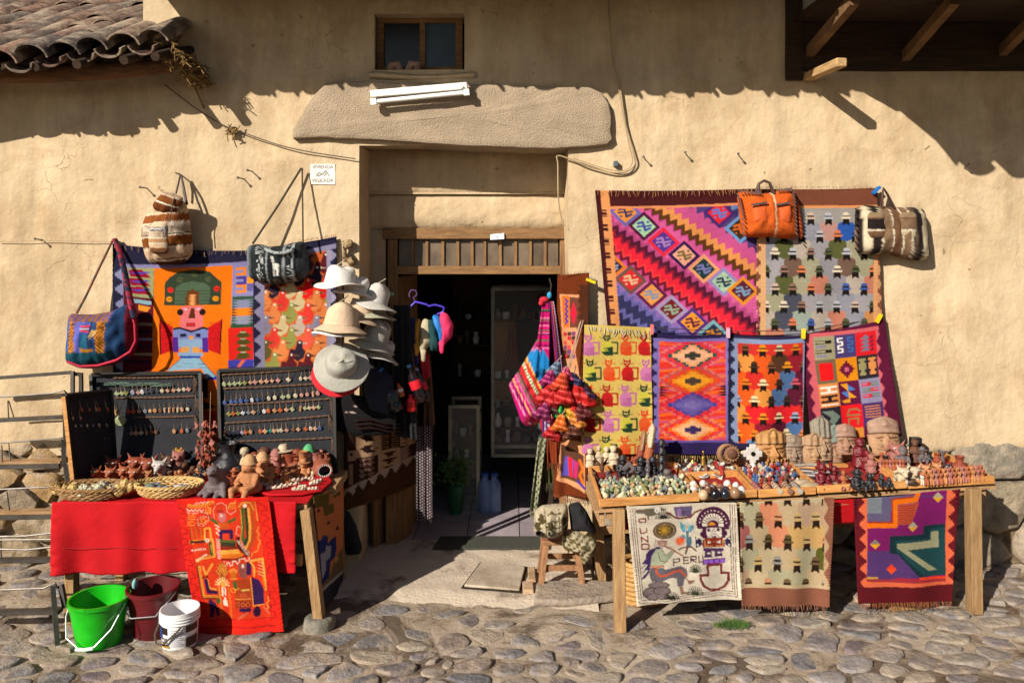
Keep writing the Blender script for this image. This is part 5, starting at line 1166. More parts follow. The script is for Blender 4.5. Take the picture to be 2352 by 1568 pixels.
p.poly([(730,720),(820,710),(830,870),(790,880),(740,850)], '#985048'); p.rect(818, 710, 870, 840, PRP); p.ell(782, 742, 14, 22, WHT); p.line([(735,795),(760,792)], 6, DRK)
p.line([(860,700),(900,760),(900,850)], 22, GLD); p.line([(870,690),(990,670),(1010,800),(1020,1000)], 26, GLD); p.line([(920,800),(985,840),(1015,990)], 20, ORG)
for k in range(5): p.line([(945,700+k*34),(1000,720+k*34)], 6, '#f0c890')
p.poly([(700,890),(860,880),(880,1160),(850,1210),(700,1215),(690,1100)], '#b0401a'); p.line([(690,930),(700,975)], 44, OLV); p.line([(770,1010),(840,1003)], 18, '#d8c060'); p.ell(785, 1062, 44, 26, '#c8502c'); p.line([(700,1110),(860,1100)], 8, GLD); p.rect(695, 1130, 865, 1200, '#8c2418')
for k in range(3): p.ring(730+k*52, 1165, 18, 20, 7, '#d87030')
p.poly([(870,865),(950,900),(1000,1000),(1005,1160),(890,1170)], PRP); p.line([(860,870),(890,1180),(1005,1165)], 9, GLD); p.ell(930, 1240, 40, 56, '#2a1030'); p.line([(760,1225),(850,1220)], 40, PRP)
for x0, y0, sx in ((830,1255,-1),(1000,1190,1)):
 for k in range(4): p.line([(x0,y0),(x0+sx*(60+k*14)-(0 if sx < 0 else 40),y0+30+k*14)], 13, '#d0684c')
p.line([(1045,1080),(1060,1120),(1030,1160),(1060,1200),(1040,1210)], 9, GLD); p.ring(672, 1015, 26, 22, 8, GLD); p.line([(690,1010),(740,990)], 8, GLD)
p.yarn(.05, 12)
OE = cloth('embroidered_runner', 'orange red embroidered runner with mythic figures on the left table front', 'table runner', [(406,1146),(618,1140),(654,1447),(455,1462)], [YL-.045,YL-.045,YL-.085,YL-.085], p, fold=.012, nf=1.4, ph=2.8, m=EMBR, hem=2, ripple=.02)
# runner lying on the table top
p2 = Pat(0, 0, 1, (400, 1100, 640, 1150), '#c8341a'); p2.m((np.floor(p2.X/9+p2.Y/5) % 3) == 0, '#a8281a'); p2.m((np.floor(p2.X/14-p2.Y/4) % 5) == 0, '#e08050')
# side rug on the right end of the left table
p = Pat(0, 1010.6, K9, (710, 1105, 800, 1400), '#dc8450')
p.poly([(2040,330),(2110,300),(2110,350),(2150,340),(2150,420),(2180,410),(2180,470),(2120,500),(2110,430),(2060,440)], '#70602c'); p.line([(2140,300),(2190,290),(2190,360),(2215,345)], 26, '#70602c')
for x, y in ((2085,455),(2145,540),(2205,575)): p.poly([(x-14,y+16),(x-4,y-20),(x+14,y+4)], '#5a3040')
p.poly([(2068,660),(2100,650),(2110,620),(2140,630),(2140,680),(2170,640),(2195,625),(2200,700),(2190,760),(2160,790),(2150,890),(2100,960),(2085,800)], '#2c3878'); p.poly([(2095,740),(2125,730),(2130,690),(2165,690),(2160,760),(2130,790),(2130,850),(2110,900)], '#a8a8b8')
p.poly([(2190,760),(2240,700),(2245,860),(2120,960),(2110,960),(2160,870)], '#80684a'); p.poly([(2180,770),(2205,745),(2215,770),(2195,800)], '#d89850'); p.m(p.Y > 1000-.9*(p.X-2090), '#3c3a48'); p.m((p.Y > 980-.9*(p.X-2090))&(p.Y < 1000-.9*(p.X-2090)), '#c0b8b0'); p.yarn(.07, 13)
SR = cloth('side_rug', 'orange rug with blue stepped motif hanging over the end of the left table', 'rug', [(722,1140),(790,1105),(788,1345),(748,1398)], [-.80,-.28,-.28,-.80], p, fold=.01, nf=1.2, ph=.9, ripple=.022)
# ---- curved brown and cream textile at the door's left jamb
p = Pat(733.3, 882, .25789, (795, 930, 960, 1175), '#3a2118')
p.rect(360, 330, 560, 640, '#c09a78'); p.rect(700, 385, 800, 610, '#c09a78'); p.rect(535, 620, 700, 870, '#c09a78'); p.rect(440, 330, 540, 390, '#6a4838'); p.rect(785, 430, 850, 600, '#a07a60')
for y in (450, 560): p.poly([(400,y),(440,y-35),(510,y-35),(480,y),(520,y+40),(450,y+45)], '#2c1a14'); p.line([(385,y),(540,y+8)], 5, '#2c1a14')
for k in range(4): p.line([(555,420+k*56),(610,420+k*56),(610,448+k*56),(560,448+k*56)], 8, '#8c7048'); p.line([(690,412+k*56),(640,412+k*56),(640,440+k*56),(690,440+k*56)], 8, '#8c7048')
for k in range(5): p.line([(715,420+k*40),(745,420+k*40),(745,440+k*40),(780,400+k*40)], 8, '#4a2a1c')
for j in range(5):
 for i in range(2):
  x, y = 412+i*72, 665+j*52; p.rect(x-28, y-14, x+28, y+4, '#8a6a5c'); p.rect(x-16, y+4, x+16, y+22, '#8a6a5c')
for k, y in enumerate((650,720,790)): p.poly([(560,y),(690,y),(640,y+30),(660,y+40),(600,y+60),(600,y+30)], '#4a2018')
for k in range(5): p.poly([(705,640+k*46),(775,610+k*46),(760,660+k*46),(705,690+k*46)], '#a08070')
p.rect(300, 560, 360, 660, '#a88468'); p.rect(318, 585, 342, 610, '#2c1a14'); p.rect(305, 690, 335, 880, '#8c6c58')
yb = 905-.30*(p.X-300)+.00038*(p.X-300)**2*0
p.m(p.Y > yb+0, '#b8a090'); zz = np.abs(((p.X % 84)/84)*2-1); zz = np.floor(zz*6)/6; p.m(p.Y > yb+15+zz*85, '#4a2f1c'); p.m(p.Y > yb+20+85, '#52341e'); p.yarn(.07, 14)
n_u, n_v = 70, 90; mbc = MB(); cols = []
def cpos(u, v):
 a = -.15+1.35*u; x = -1.20+.46*u; y = -.10+.62*u**1.5-.06*math.sin(math.pi*u)
 return x, y
for j in range(n_v+1):
 for i in range(n_u+1):
  u, v = i/n_u, j/n_v; x, y = cpos(u, v); s_ = S(y); px = CX+x*s_
  yt = 952+6*math.sin(u*6); yb_ = 1172-62*u**1.2; py = yt+(yb_-yt)*v
  mbc.v.append((x, y-.012*math.sin(u*17+v*2), CZ-(py-HY)/s_)); cols.append((800+150*u, 945+v*222-0*u))
W = n_u+1; mbc.f = [(j*W+i, (j+1)*W+i, (j+1)*W+i+1, j*W+i+1) for j in range(n_v) for i in range(n_u)]
ca = np.array(cols); mbc.col = p.sample(ca[:,0], ca[:,1]); mbc.uv = np.stack([(ca[:,0]-800)/330, (ca[:,1]-945)/330], -1)
CT = tag(wobj('brown_poncho', mbc, WOVEN, fix=False), 'brown and cream patterned textile curving round the left door jamb', 'textile')
so_ = CT.modifiers.new('edge', 'SOLIDIFY'); so_.thickness = .008; so_.use_rim_only = True
# ---- narrow rug at the right jamb
p = Pat(1157.6, 606.4, .46875, (1260, 625, 1365, 1160), '#6e3114')
p.poly([(272,145),(365,150),(350,440),(380,600),(300,860),(395,870),(395,1115),(255,1045),(275,860),(290,480)], '#dc9a6c')
p.poly([(282,155),(318,155),(318,310),(290,305)], '#e0701c'); p.line([(300+((k % 2)*10),170+k*12) for k in range(11)], 9, '#503c9c'); p.poly([(320,160),(368,165),(360,310),(322,310)], '#704030'); p.poly([(340,180),(356,240),(340,300),(324,240)], '#d82040')
for k in range(6):
 for i in range(3): p.rect(290+i*20, 330+k*22, 308+i*20, 350+k*22, ['#c82838','#7a3c70','#d88c58','#503028','#d85040'][(k*2+i*3) % 5])
p.poly([(280,875),(390,935),(388,1080),(275,1035)], '#5c3a2c')
p.poly([(300,935),(345,960),(335,1040),(280,1025)], '#5c50b0'); p.poly([(312,940),(335,950),(335,1045),(318,1035)], '#e02838'); p.poly([(345,960),(365,970),(355,1050),(340,1040)], '#c82c6c'); p.line([(370,960),(385,1000),(370,1030),(385,1070)], 14, '#e07018'); p.line([(360,1060),(392,1090)], 12, '#4838a0')
zz = np.abs(np.floor(((p.Y % 40)/40)*6)/5*2-1); p.m((p.X > 375+18*zz-(p.Y < 320)*18)&(p.Y < 700)&(p.Y > 100), '#4a2616'); p.yarn(.07, 15)
NR = cloth('jamb_rug', 'narrow rust coloured rug with fringes hanging down the right door jamb', 'rug', [(1280,632),(1352,626),(1346,1140),(1270,1136)], [.02,-.06,-.07,.06], p, fold=.02, nf=1.2, ph=.3, ripple=.02, hem=2)
fringe(NR, [(1272,1134),(1310,1142),(1345,1142)], -.03, 34, .03, C('#a0562c'), seed=12); fringe(NR, [(1282,634),(1350,628)], -.05, 24, .02, C('#8c4420'), seed=13, down=-1, name='top_fringe')
# ================================================================== wall fittings, tables, hanging goods
# fluorescent fitting
lp = thing('lamp_fitting', 'white fluorescent tube fitting on the stone lintel', 'lamp fitting', P(963, 215, -.1))
a, b = P(852, 217, -.115), P(1073, 198, -.115)
bevel(wobj('housing', MB().beam(a, b, .062, .05, (0,1,0)) if False else MB().beam(a, b, .06, .048), WHITE, lp), .004)
a, b = P(861, 234, -.135), P(1069, 213, -.135)
wobj('tube', MB().tube([a, b], .0165, 14), mat('tube_glass', C('#e8e8e6'), C('#dcdcd8'), rough=.2), lp)
for e, d in ((a, 1), (b, -1)):
 dr = (b-a).normalized()*.02*d
 wobj('end_cap', MB().beam(e-dr*1.4, e+dr*.6, .04, .045), WHITE, lp)
wobj('starter', MB().tube([P(1060, 199, -.14), P(1060, 199, -.165)], .013, 10), WHITE, lp)
# house plate
sg = thing('wall_sign', 'small white sign reading VIVIENDA VIGILADA on the plaster', 'sign', P(741, 423, -.03))
sy = wd(-1.37, 2.85)-.008
c4 = [P(713, 377, sy), P(769, 377, sy), P(770, 424, sy), P(712, 423, sy)]
wobj('plate', MB().prism(c4, (0, .008, 0)), mat('sign_white', C('#dcd8d0'), C('#c8c2b8'), rough=.5, scale=30), sg)
SGK = mat('sign_print', C('#8a8684'), rough=.7)
def text(txt, px, py, Y, wpx, m, parent, name='lettering', hs=1.0, rot=0, wrap=None, bold=0):
 cu = bpy.data.curves.new(name, 'FONT'); cu.body = txt; cu.size = 1; cu.offset = bold; cu.align_x = 'CENTER'; cu.align_y = 'CENTER'; cu.extrude = .0
 o = bpy.data.objects.new(name, cu); COL.objects.link(o)
 dg = bpy.context.evaluated_depsgraph_get(); me = bpy.data.meshes.new_from_object(o.evaluated_get(dg)); bpy.data.objects.remove(o); bpy.data.curves.remove(cu)
 n = len(me.vertices); co = np.zeros(n*3, np.float32); me.vertices.foreach_get('co', co); co = co.reshape(-1, 3)
 w = co[:,0].max()-co[:,0].min(); k = wpx/S(Y)/w; c = P(px, py, Y); out = np.zeros_like(co)
 out[:,0] = c.x+co[:,0]*k; out[:,1] = Y; out[:,2] = c.z+co[:,1]*k*hs
 if wrap is not None: out = wrap(co[:,0]*k, co[:,1]*k*hs)
 me.vertices.foreach_set('co', np.ascontiguousarray(out, np.float32).ravel()); me.update(); me.materials.clear()
 me.name = name
 return wobj(name, me, m, parent, fix=False)
text('VIVIENDA', 741, 384, sy-.0015, 48, SGK, sg, bold=.01); text('VIGILADA', 741, 415, sy-.0015, 50, SGK, sg, bold=.01)
em = MB()
for x0, y0, x1, y1 in ((726,404,733,396),(733,396,740,401),(740,401,748,392),(748,392,756,404),(730,405,738,400),(744,404,750,398)):
 em.beam(P(x0, y0, sy-.001), P(x1, y1, sy-.001), .002, .007)
wobj('emblem', em, SGK, sg)
# cables
def cable(name, label, pts, Y, r, m, off=.012):
 v = [P(x, y, 0) for x, y in pts]; v = [Vector((p.x, (Y if Y is not None else wd(p.x, p.z)-off-.02), p.z)) for p in v]; q = []
 for i in range(len(v)-1):
  p0, p1, p2, p3 = v[max(i-1,0)], v[i], v[i+1], v[min(i+2,len(v)-1)]
  for k in range(6):
   t = k/6; q.append(.5*((2*p1)+(p2-p0)*t+(2*p0-5*p1+4*p2-p3)*t*t+(3*p1-p0-3*p2+p3)*t**3))
 q.append(v[-1]); return tag(wobj(name, MB().tube(q, r, 6), m), label, 'cable')
cable('cable', 'pale electric cable hanging in a loop right of the lintel', [(1396,0),(1399,60),(1408,148),(1424,211),(1434,281),(1449,338),(1457,375),(1438,395),(1403,397),(1354,385),(1311,367),(1280,359),(1281,380),(1282,457),(1288,500),(1296,520)], None, .006, CABLE)
cable('cable', 'second thin cable running beside the looped one right of the lintel', [(1420,205),(1432,281),(1444,338),(1450,372),(1436,392),(1400,391),(1356,378),(1316,364)], None, .004, CABLE)
cable('wire', 'thin dark wire strung from the low roof towards the lintel', [(383,197),(457,253),(520,291),(548,301),(615,325),(661,339),(724,352),(819,366)], None, .004, WIRE, .01)
kb = MB(); rg = random.Random(2)
for i in range(26):
 c = P(533+rg.gauss(0,6), 300+rg.gauss(0,6), wd(-2.03,3.17)-.04); d = Vector((rg.gauss(0,1), rg.gauss(0,.4), rg.gauss(0,1))).normalized()*rg.uniform(.015,.04); kb.tube([c-d, c+d], .004, 5)
tag(wobj('rag_knot', kb, STRAW), 'frayed rag knotted on the thin wire at the left', 'rag')
cable('wire', 'faint straight wire low on the plaster beside the blue bag', [(0,555),(120,553),(260,555)], None, .0025, CABLE, .004)
# nails
NW = ['left of the striped backpack','right of the striped backpack','far left near the faint wire','above the zigzag blanket','above the orange bag at its left','above the orange bag, bent','right of the striped handbag','beside the sign']
for (x, y), w in zip(((340,433),(580,394),(100,552),(1483,368),(1578,357),(1697,357),(2216,388),(563,412)), NW):
 p0 = P(x, y, 0); yw = wd(p0.x, p0.z); d = Vector((random.uniform(-.03,.0), -.075, random.uniform(.0,.03)))
 nl = MB().tube([Vector((p0.x, yw+.02, p0.z)), Vector((p0.x, yw, p0.z))+d], .0045, 6); nl.tube([Vector((p0.x, yw, p0.z))+d*.98, Vector((p0.x, yw, p0.z))+d*1.04], .010, 7)
 tag(wobj('nail', nl, WIRE), 'rusty nail in the plaster, '+w, 'nail', 'nails in the plaster')
p0 = P(1413, 379, 0); tag(bevel(wobj('cable_clip', MB().box((p0.x-.015, wd(p0.x,p0.z)-.05, p0.z-.015), (p0.x+.015, wd(p0.x,p0.z)+.01, p0.z+.025)), mat('clip_grey', C('#55606a'), rough=.5)), .004), 'small grey plastic clip inside the cable loop', 'clip')

# ---- puffed shapes: bags, caps, hats seen from the front
def puffmb(out, Y, dep, pat=None, colr=None, rings=14, seg=None, back=.5, pw=2.2, wr=.0, seed=0):
 n = seg or 72; cx = sum(x for x, y in out)/len(out); cy = sum(y for x, y in out)/len(out); rad = []
 for k in range(n):
  a = 2*math.pi*k/n; dx, dy = math.cos(a), math.sin(a); best = 1
  for i in range(len(out)):
   (px, py), (qx, qy) = out[i], out[(i+1)%len(out)]; ex, ey = qx-px, qy-py; den = dx*ey-dy*ex
   if abs(den) < 1e-9: continue
   t = ((px-cx)*ey-(py-cy)*ex)/den; u = ((px-cx)*dy-(py-cy)*dx)/den
   if t > 0 and -1e-6 <= u <= 1+1e-6: best = max(best, t) if best > 1 else t
  rad.append(best)
 rad = [(rad[k-1]+2*rad[k]+rad[(k+1)%n])/4 for k in range(n)]
 mb = MB(); px = []
 for side in (1, -1):
  for j in range(rings, 0, -1) if side == 1 else range(1, rings):
   t = j/rings
   for k in range(n):
    a = 2*math.pi*k/n; x, y = cx+math.cos(a)*rad[k]*t, cy+math.sin(a)*rad[k]*t
    h = (1-t**pw)**.62*dep*(1 if side == 1 else -back)
    q = P(x, y, Y); q.y -= h+(wr*noise.noise(Vector((q.x*22, q.z*14, seed)))*(1-t**6) if side == 1 else 0); mb.v.append(tuple(q)); px.append((x, y))
  if side == 1: q = P(cx, cy, Y); q.y -= dep; mb.v.append(tuple(q)); px.append((cx, cy))
 # front rings go from rim to middle, then back rings from middle to rim
 R_ = rings
 for j in range(R_-1):
  for k in range(n): mb.f.append((j*n+k, (j+1)*n+k, (j+1)*n+(k+1)%n, j*n+(k+1)%n))
 c0 = R_*n
 for k in range(n): mb.f.append(((R_-1)*n+k, c0, (R_-1)*n+(k+1)%n))
 b0 = c0+1
 for j in range(R_-2):
  for k in range(n): mb.f.append((b0+j*n+k, b0+(j+1)*n+k, b0+(j+1)*n+(k+1)%n, b0+j*n+(k+1)%n))
 if R_ > 1:
  for k in range(n): mb.f.append((b0+(R_-2)*n+k, k, (k+1)%n, b0+(R_-2)*n+(k+1)%n))
  mb.f.append(tuple(b0+k for k in range(n)))
 if pat is not None:
  a = np.array(px); mb.col = pat.sample(a[:,0], a[:,1])
 return mb
def puff(name, out, Y, dep, m, parent=None, pat=None, **k):
 return wobj(name, puffmb(out, Y, dep, pat, **k), m, parent)
def strap(pts, w, m, parent, name='strap', flat=.3):
 return wobj(name, MB().tube([P(*p) for p in pts], w, 8, sq=1), m, parent)
LEATHER = mat('brown_leather', C('#4a342e'), C('#33221e'), rough=.5, scale=10)

# striped backpack (crop units .18162, offset 312.4 385.9)
KJ = .18162
bp_ = thing('backpack', 'brown and cream striped wool backpack hanging from a nail', 'backpack', P(386, 606, -.12))
p = Pat(312.4, 385.9, KJ, (320, 395, 450, 615), '#d8bc9c')
tl = p.Y-.12*(p.X-100)*-1*0+.10*(p.X-400)
for lo, c in ((0,'#c0a888'),(560,'#d8c0a0'),(590,'#8a4c20'),(690,'#e0d0b8'),(704,'#a08c78'),(835,'#4a2c1c'),(850,'#e8d8c0'),(866,'#7c4416'),(985,'#5a3018'),(998,'#e8d8c0'),(1012,'#d0b090'),(1142,'#5a3a24'),(1156,'#e0ccb0'),(1176,'#4a2818')): p.m(tl > lo, c)
p.m((tl > 704)&(tl < 835)&((p.X % 14) < 7), '#c8b8a4')
bk = [(x*KJ+312.4, y*KJ+385.9) for x, y in ((150,560),(230,480),(330,410),(450,375),(580,390),(640,470),(668,570),(690,700),(705,860),(722,1060),(700,1110),(620,1190),(500,1222),(300,1225),(180,1205),(130,1130),(95,980),(75,850),(85,740),(110,660))]
puff('sack', bk, -.10, .14, BAGV, bp_, p, rings=22, seg=96, wr=.02, seed=3)
p = Pat(312.4, 385.9, KJ, (320, 395, 450, 615), '#8a5024'); tl = p.Y-.35*(p.X-340)
for lo, c in ((230,'#a89078'),(320,'#e0d0b8'),(330,'#80481e'),(425,'#e8dcc8'),(445,'#6a3818')): p.m(tl > lo, c)
fl = [(x*KJ+312.4, y*KJ+385.9) for x, y in ((350,300),(480,320),(600,375),(590,460),(500,560),(350,590),(230,530),(205,465),(270,380))]
puff('flap', fl, -.19, .05, BAGV, bp_, p, wr=.01)
p = Pat(312.4, 385.9, KJ, (320, 395, 450, 615), '#d8c0a0')
for lo, c in ((750,'#6a6470'),(765,'#e0d8d0'),(778,'#585260'),(795,'#c8b49c'),(880,'#e0d0b8'),(895,'#b88c64'),(945,'#e8d8c0'),(960,'#d0b090'),(1010,'#7a5030'),(1060,'#4a2c1c')): p.m(p.Y > lo, c)
p.m((p.Y > 800)&(p.Y < 880)&((p.X % 18) < 7)&(p.X > 260), '#8a6a4c')
pk = [(x*KJ+312.4, y*KJ+385.9) for x, y in ((215,680),(300,672),(390,690),(400,800),(405,950),(418,1050),(380,1085),(240,1088),(185,1060),(165,1000),(155,900),(170,780))]
puff('pocket', pk, -.235, .03, BAGV, bp_, p)
strap([(430,470,-.12),(422,430,-.10),(416,402,-.06)], .008, LEATHER, bp_); strap([(404,445,-.09),(410,420,-.08),(414,402,-.06)], .007, LEATHER, bp_); strap([(428,478,-.10),(420,440,-.08),(417,402,-.06)], .007, mat('grey_strap', C('#8a8078')), bp_)
strap([(400,455,-.235),(394,480,-.24),(390,510,-.26)], .004, LEATHER, bp_, 'drawstring')
p0 = P(415, 401, 0); tag(wobj('nail', MB().tube([Vector((p0.x, .02, p0.z)), Vector((p0.x, -.09, p0.z+.005))], .005, 6), WIRE), 'nail holding the striped backpack', 'nail', 'nails in the plaster')

# black llama bag
lb = thing('shoulder_bag', 'black and grey woven shoulder bag with a white llama', 'bag', P(642, 655, -.12))
p = Pat(312.4, 385.9, KJ, (560, 545, 760, 660), '#1e2426')
p.m(p.X < 1500, '#4a5458'); p.m(p.X < 1465, '#787c80'); p.m((p.X > 1530)&(p.X < 1580), '#22282a')
for x in (1580, 2030): p.m(np.abs(p.X-x-(p.Y-1000)*.06*(1 if x < 1800 else .15)) < 6, '#d0d4d4')
for x in (1625, 1645, 1665, 1975, 1995, 2020): p.m((np.abs(p.X-x) < 6)&((p.Y % 12) < 7), '#b8bcbc')
p.m((np.abs(p.X-1715) < 14)|(np.abs(p.X-1925) < 14), '#8c9092')
p.poly([(1770,1105),(1805,1115),(1810,1195),(1870,1200),(1862,1350),(1835,1355),(1830,1290),(1820,1290),(1815,1355),(1790,1355),(1795,1240),(1785,1160),(1768,1140)], '#dcdad2')
p.poly([(1780,1400),(1870,1395),(1870,1450),(1780,1455)], '#5a564a')
p.m((p.X > 2075), '#3c4044'); p.m(p.X > 2130, '#50565a')
lbo = [(x*KJ+312.4, y*KJ+385.9) for x, y in ((1400,1000),(1480,965),(1600,965),(1700,1005),(1850,980),(1990,945),(2130,920),(2180,1080),(2200,1340),(2100,1420),(1960,1450),(1780,1480),(1590,1455),(1430,1385),(1410,1200))]
puff('body', lbo, -.10, .13, BAGV, lb, p, rings=22, seg=96, wr=.015, seed=5, pw=3)
wobj('handle', MB().tube([P(312.4+x*KJ, 385.9+y*KJ, -.20-.04*math.sin(i*.6)) for i, (x, y) in enumerate(((1640,1020),(1660,1040),(1760,1075),(1880,1075),(1960,1050),(1985,1010)))], .012, 8), mat('grey_rope', C('#9aa0a0'), C('#50585a'), scale=90, rough=.8), lb)
strap([(580,560,-.16),(640,470,-.10),(692,386,-.05)], .008, mat('olive_strap', C('#4a4432'), C('#2c281e'), scale=90), lb); strap([(696,556,-.16),(695,470,-.10),(694,386,-.05)], .006, mat('olive_strap', (0,0,0)), lb)

# blue woven bag (units .35156, offset 0 505.3)
bb = thing('shoulder_bag', 'big teal and blue Andean shoulder bag with embroidered pocket hanging at far left', 'bag', P(240, 845, -.15))
p = Pat(0, 505.3, K9, (140, 690, 335, 855), '#1c3a60')
p.m(p.Y > 850-.02*p.X, '#0f4a5c'); p.m(p.Y > 905+.0*p.X-.00*(p.X), '#0d4456')
tY = p.Y+.0*p.X
p.m((p.Y > 655)&(p.Y < 850)&(p.X > 460)&(p.X < 760), '#22406c')
for x0, x1, c in ((470,490,'#3a62b0'),(495,540,'#c07818'),(545,560,'#7a68b0'),(560,585,'#5a62b8'),(590,640,'#1a5a78'),(640,655,'#22305a'),(690,745,'#c07a1c')): p.m((p.X > x0)&(p.X < x1)&(p.Y > 655)&(p.Y < 850), c)
p.m((((p.X+p.Y) % 26) < 10)&(p.X > 495)&(p.X < 540)&(p.Y < 850), '#6a3a1c'); p.m((((p.X-p.Y) % 26) < 10)&(p.X > 690)&(p.X < 745)&(p.Y < 850), '#6a3a1c')
for y, c in ((660,'#5a62c0'),(675,'#d04060'),(690,'#d8b8c8'),(705,'#c02c4c'),(720,'#3a4a9a')): p.m((p.X > 588)&(p.X < 645)&(p.Y > y)&(p.Y < y+12), c)
p.m((p.Y > 822)&(p.Y < 842)&(p.X > 585)&(p.X < 670), '#b87818'); p.m((p.Y < 655)&(p.X < 760), '#8a5a28'); p.m((p.Y < 655)&((p.X % 40) < 16), '#5a4a8a')
p.m(p.X > 780, '#1c3c64'); p.m((p.X > 850)|(p.Y > 945-.09*(p.X-440)+.0008*(p.X-440)**2*0+ (0)), '#7a1c30'); p.m((p.Y > 952)&(p.X < 640), '#b02040')
p.poly([(650,755),(660,700),(695,715),(690,740)], '#c09a60')
bbo = [(x*K9, 505.3+y*K9) for x, y in ((455,605),(520,618),(620,615),(740,595),(800,560),(860,540),(900,600),(905,800),(870,890),(760,940),(600,970),(520,968),(440,935),(433,900),(445,750))]
puff('body', bbo, -.13, .15, BAGV, bb, p, rings=22, seg=96, wr=.02, seed=6)
wobj('piping', MB().tube([P(x*K9, 505.3+y*K9, -.235) for x, y in ((438,925),(520,955),(640,950),(760,915),(850,860),(885,790),(880,680),(850,560))], .009, 8), mat('crimson_piping', C('#b8203c'), C('#8c142c'), scale=20), bb)
wobj('strap', MB().tube([P(x*K9, 505.3+y*K9, yy) for x, y, yy in ((500,610,-.17),(560,500,-.14),(640,330,-.10),(740,125,-.05))], .016, 10, sq=.5), mat('striped_strap', C('#5a2a1c'), C('#1c2c24'), scale=14, lo=.45, hi=.5), bb)
wobj('strap', MB().tube([P(x*K9, 505.3+y*K9, yy) for x, y, yy in ((750,125,-.05),(780,200,-.08),(815,340,-.13),(850,520,-.20),(880,640,-.24)) ], [.022,.022,.024,.026,.026], 10, sq=.5), mat('striped_strap_dark', C('#8c2038'), C('#1a2038'), scale=16, lo=.48, hi=.52), bb)
tag(wobj('nail', MB().tube([P(262, 549, .02), P(262, 549, -.09)], .005, 6), WIRE), 'nail holding the big blue bag', 'nail', 'nails in the plaster')

# orange leather bag (units .35156, offset 1525.1 0)
ob = thing('handbag', 'orange leather handbag with two zipped pockets and laced edges', 'handbag', P(1765, 552, -.1))
KO, OX = K9, 1525.1
p = Pat(OX, 0, KO, (1685, 400, 1850, 560), '#cc5a1c')
p.m(np.abs(p.X-690-(p.Y-1270)*.06) < 16, '#b4501c'); p.m(np.abs(p.X-693-(p.Y-1270)*.06) < 5, '#e0b890')
obo = [(OX+x*KO, y*KO) for x, y in ((475,1270),(500,1245),(600,1262),(680,1262),(760,1240),(850,1235),(862,1330),(868,1500),(870,1555),(780,1560),(690,1548),(560,1552),(510,1540),(495,1430))]
puff('body', obo, -.09, .11, BAGV, ob, p, rings=18, seg=84, pw=3.4, wr=.012, seed=8)
puff('side_flap', [(OX+x*KO, y*KO) for x, y in ((850,1240),(872,1300),(905,1480),(905,1570),(885,1568),(868,1480))], -.07, .03, mat('orange_leather', C('#c4541c'), C('#9c4014'), rough=.6), ob)
for i, pts in enumerate((((480,1265),(500,1330),(520,1420),(520,1540)), ((842,1245),(855,1330),(862,1430),(866,1540)), ((490,1250),(580,1262),(640,1262)), ((740,1245),(800,1240),(845,1238)))):
 for k in range(len(pts)-1):
  for t in (.12, .37, .62, .87):
   x = pts[k][0]+(pts[k+1][0]-pts[k][0])*t; y = pts[k][1]+(pts[k+1][1]-pts[k][1])*t
   wobj('lacing', MB().tube([P(OX+(x-8)*KO, (y-9)*KO, -.17), P(OX+(x+8)*KO, (y+9)*KO, -.185)], .005, 5), LEATHER, ob)
for x0, x1, y0, y1, k in ((570,685,1335,1465,0), (735,835,1335,1465,1)):
 puff('pocket', [(OX+a*KO, b*KO) for a, b in ((x0,y0),(x1-10,y0-10),(x1,y0+60),(x1-10,y1-8),(x0+70,y1),(x0+20,y1-15))], -.185, .022, mat('orange_leather', (0,0,0)), ob)
 wobj('zip', MB().beam(P(OX+x0*KO, (y0+4)*KO, -.215), P(OX+(x1-10)*KO, (y0-12)*KO, -.215), .008, .012), mat('zip_steel', C('#5a5a62'), metal=.5, rough=.4), ob)
for k in (0, 1): wobj('handle', MB().tube([P(OX+x*KO, y*KO, -.12-.03*k) for x, y in ((600+k*20,1260),(620,1200),(655,1180),(690,1195),(712+k*10,1268))], .010, 8), LEATHER, ob)
# striped brown handbag
hb = thing('handbag', 'brown, black and cream striped handbag hung at the blanket corner', 'handbag', P(2048, 600, -.1))
p = Pat(OX, 0, KO, (1950, 420, 2150, 610), '#8c7058')
tx = p.X+(p.Y-1400)*-.06
for lo, c in ((1240,'#241c1a'),(1270,'#d0c0a4'),(1312,'#241c18'),(1370,'#d8ccb0'),(1378,'#7c624a'),(1440,'#e0d4bc'),(1446,'#6a4a34'),(1500,'#e0d4bc'),(1508,'#86694e'),(1560,'#d8ccb4'),(1570,'#5a4638'),(1600,'#221c1a'),(1640,'#c8b89a'),(1690,'#2a2220')): p.m(tx > lo, c)
hbo = [(OX+x*KO, y*KO) for x, y in ((1250,1360),(1290,1340),(1400,1345),(1520,1355),(1640,1355),(1700,1370),(1715,1480),(1735,1690),(1700,1705),(1600,1700),(1450,1660),(1320,1660),(1250,1650),(1245,1520))]
puff('body', hbo, -.08, .12, BAGV, hb, p, rings=20, seg=90, pw=3.4, wr=.012, seed=9)
for x0, x1 in ((1330,1445), (1538,1650)):
 pk = [(OX+a*KO, b*KO) for a, b in ((x0,1400),(x0+25,1388),(x1-25,1385),(x1,1400),(x1+4,1480),(x1-4,1555),(x0+20,1550),(x0,1520))]
 pp = Pat(OX, 0, KO, (1950, 420, 2150, 610), '#6a4a38'); pp.m(pp.Y < 1420, '#8a7458'); pp.m((pp.Y > 1430)&(pp.Y < 1500), '#221a18' if x0 < 1400 else '#7c624a'); pp.m((pp.Y > 1500)&(pp.Y < 1508), '#e0d4bc'); pp.m(pp.Y > 1510, '#75563e' if x0 < 1400 else '#c4b494')
 puff('pocket', pk, -.188, .02, BAGV, hb, pp)
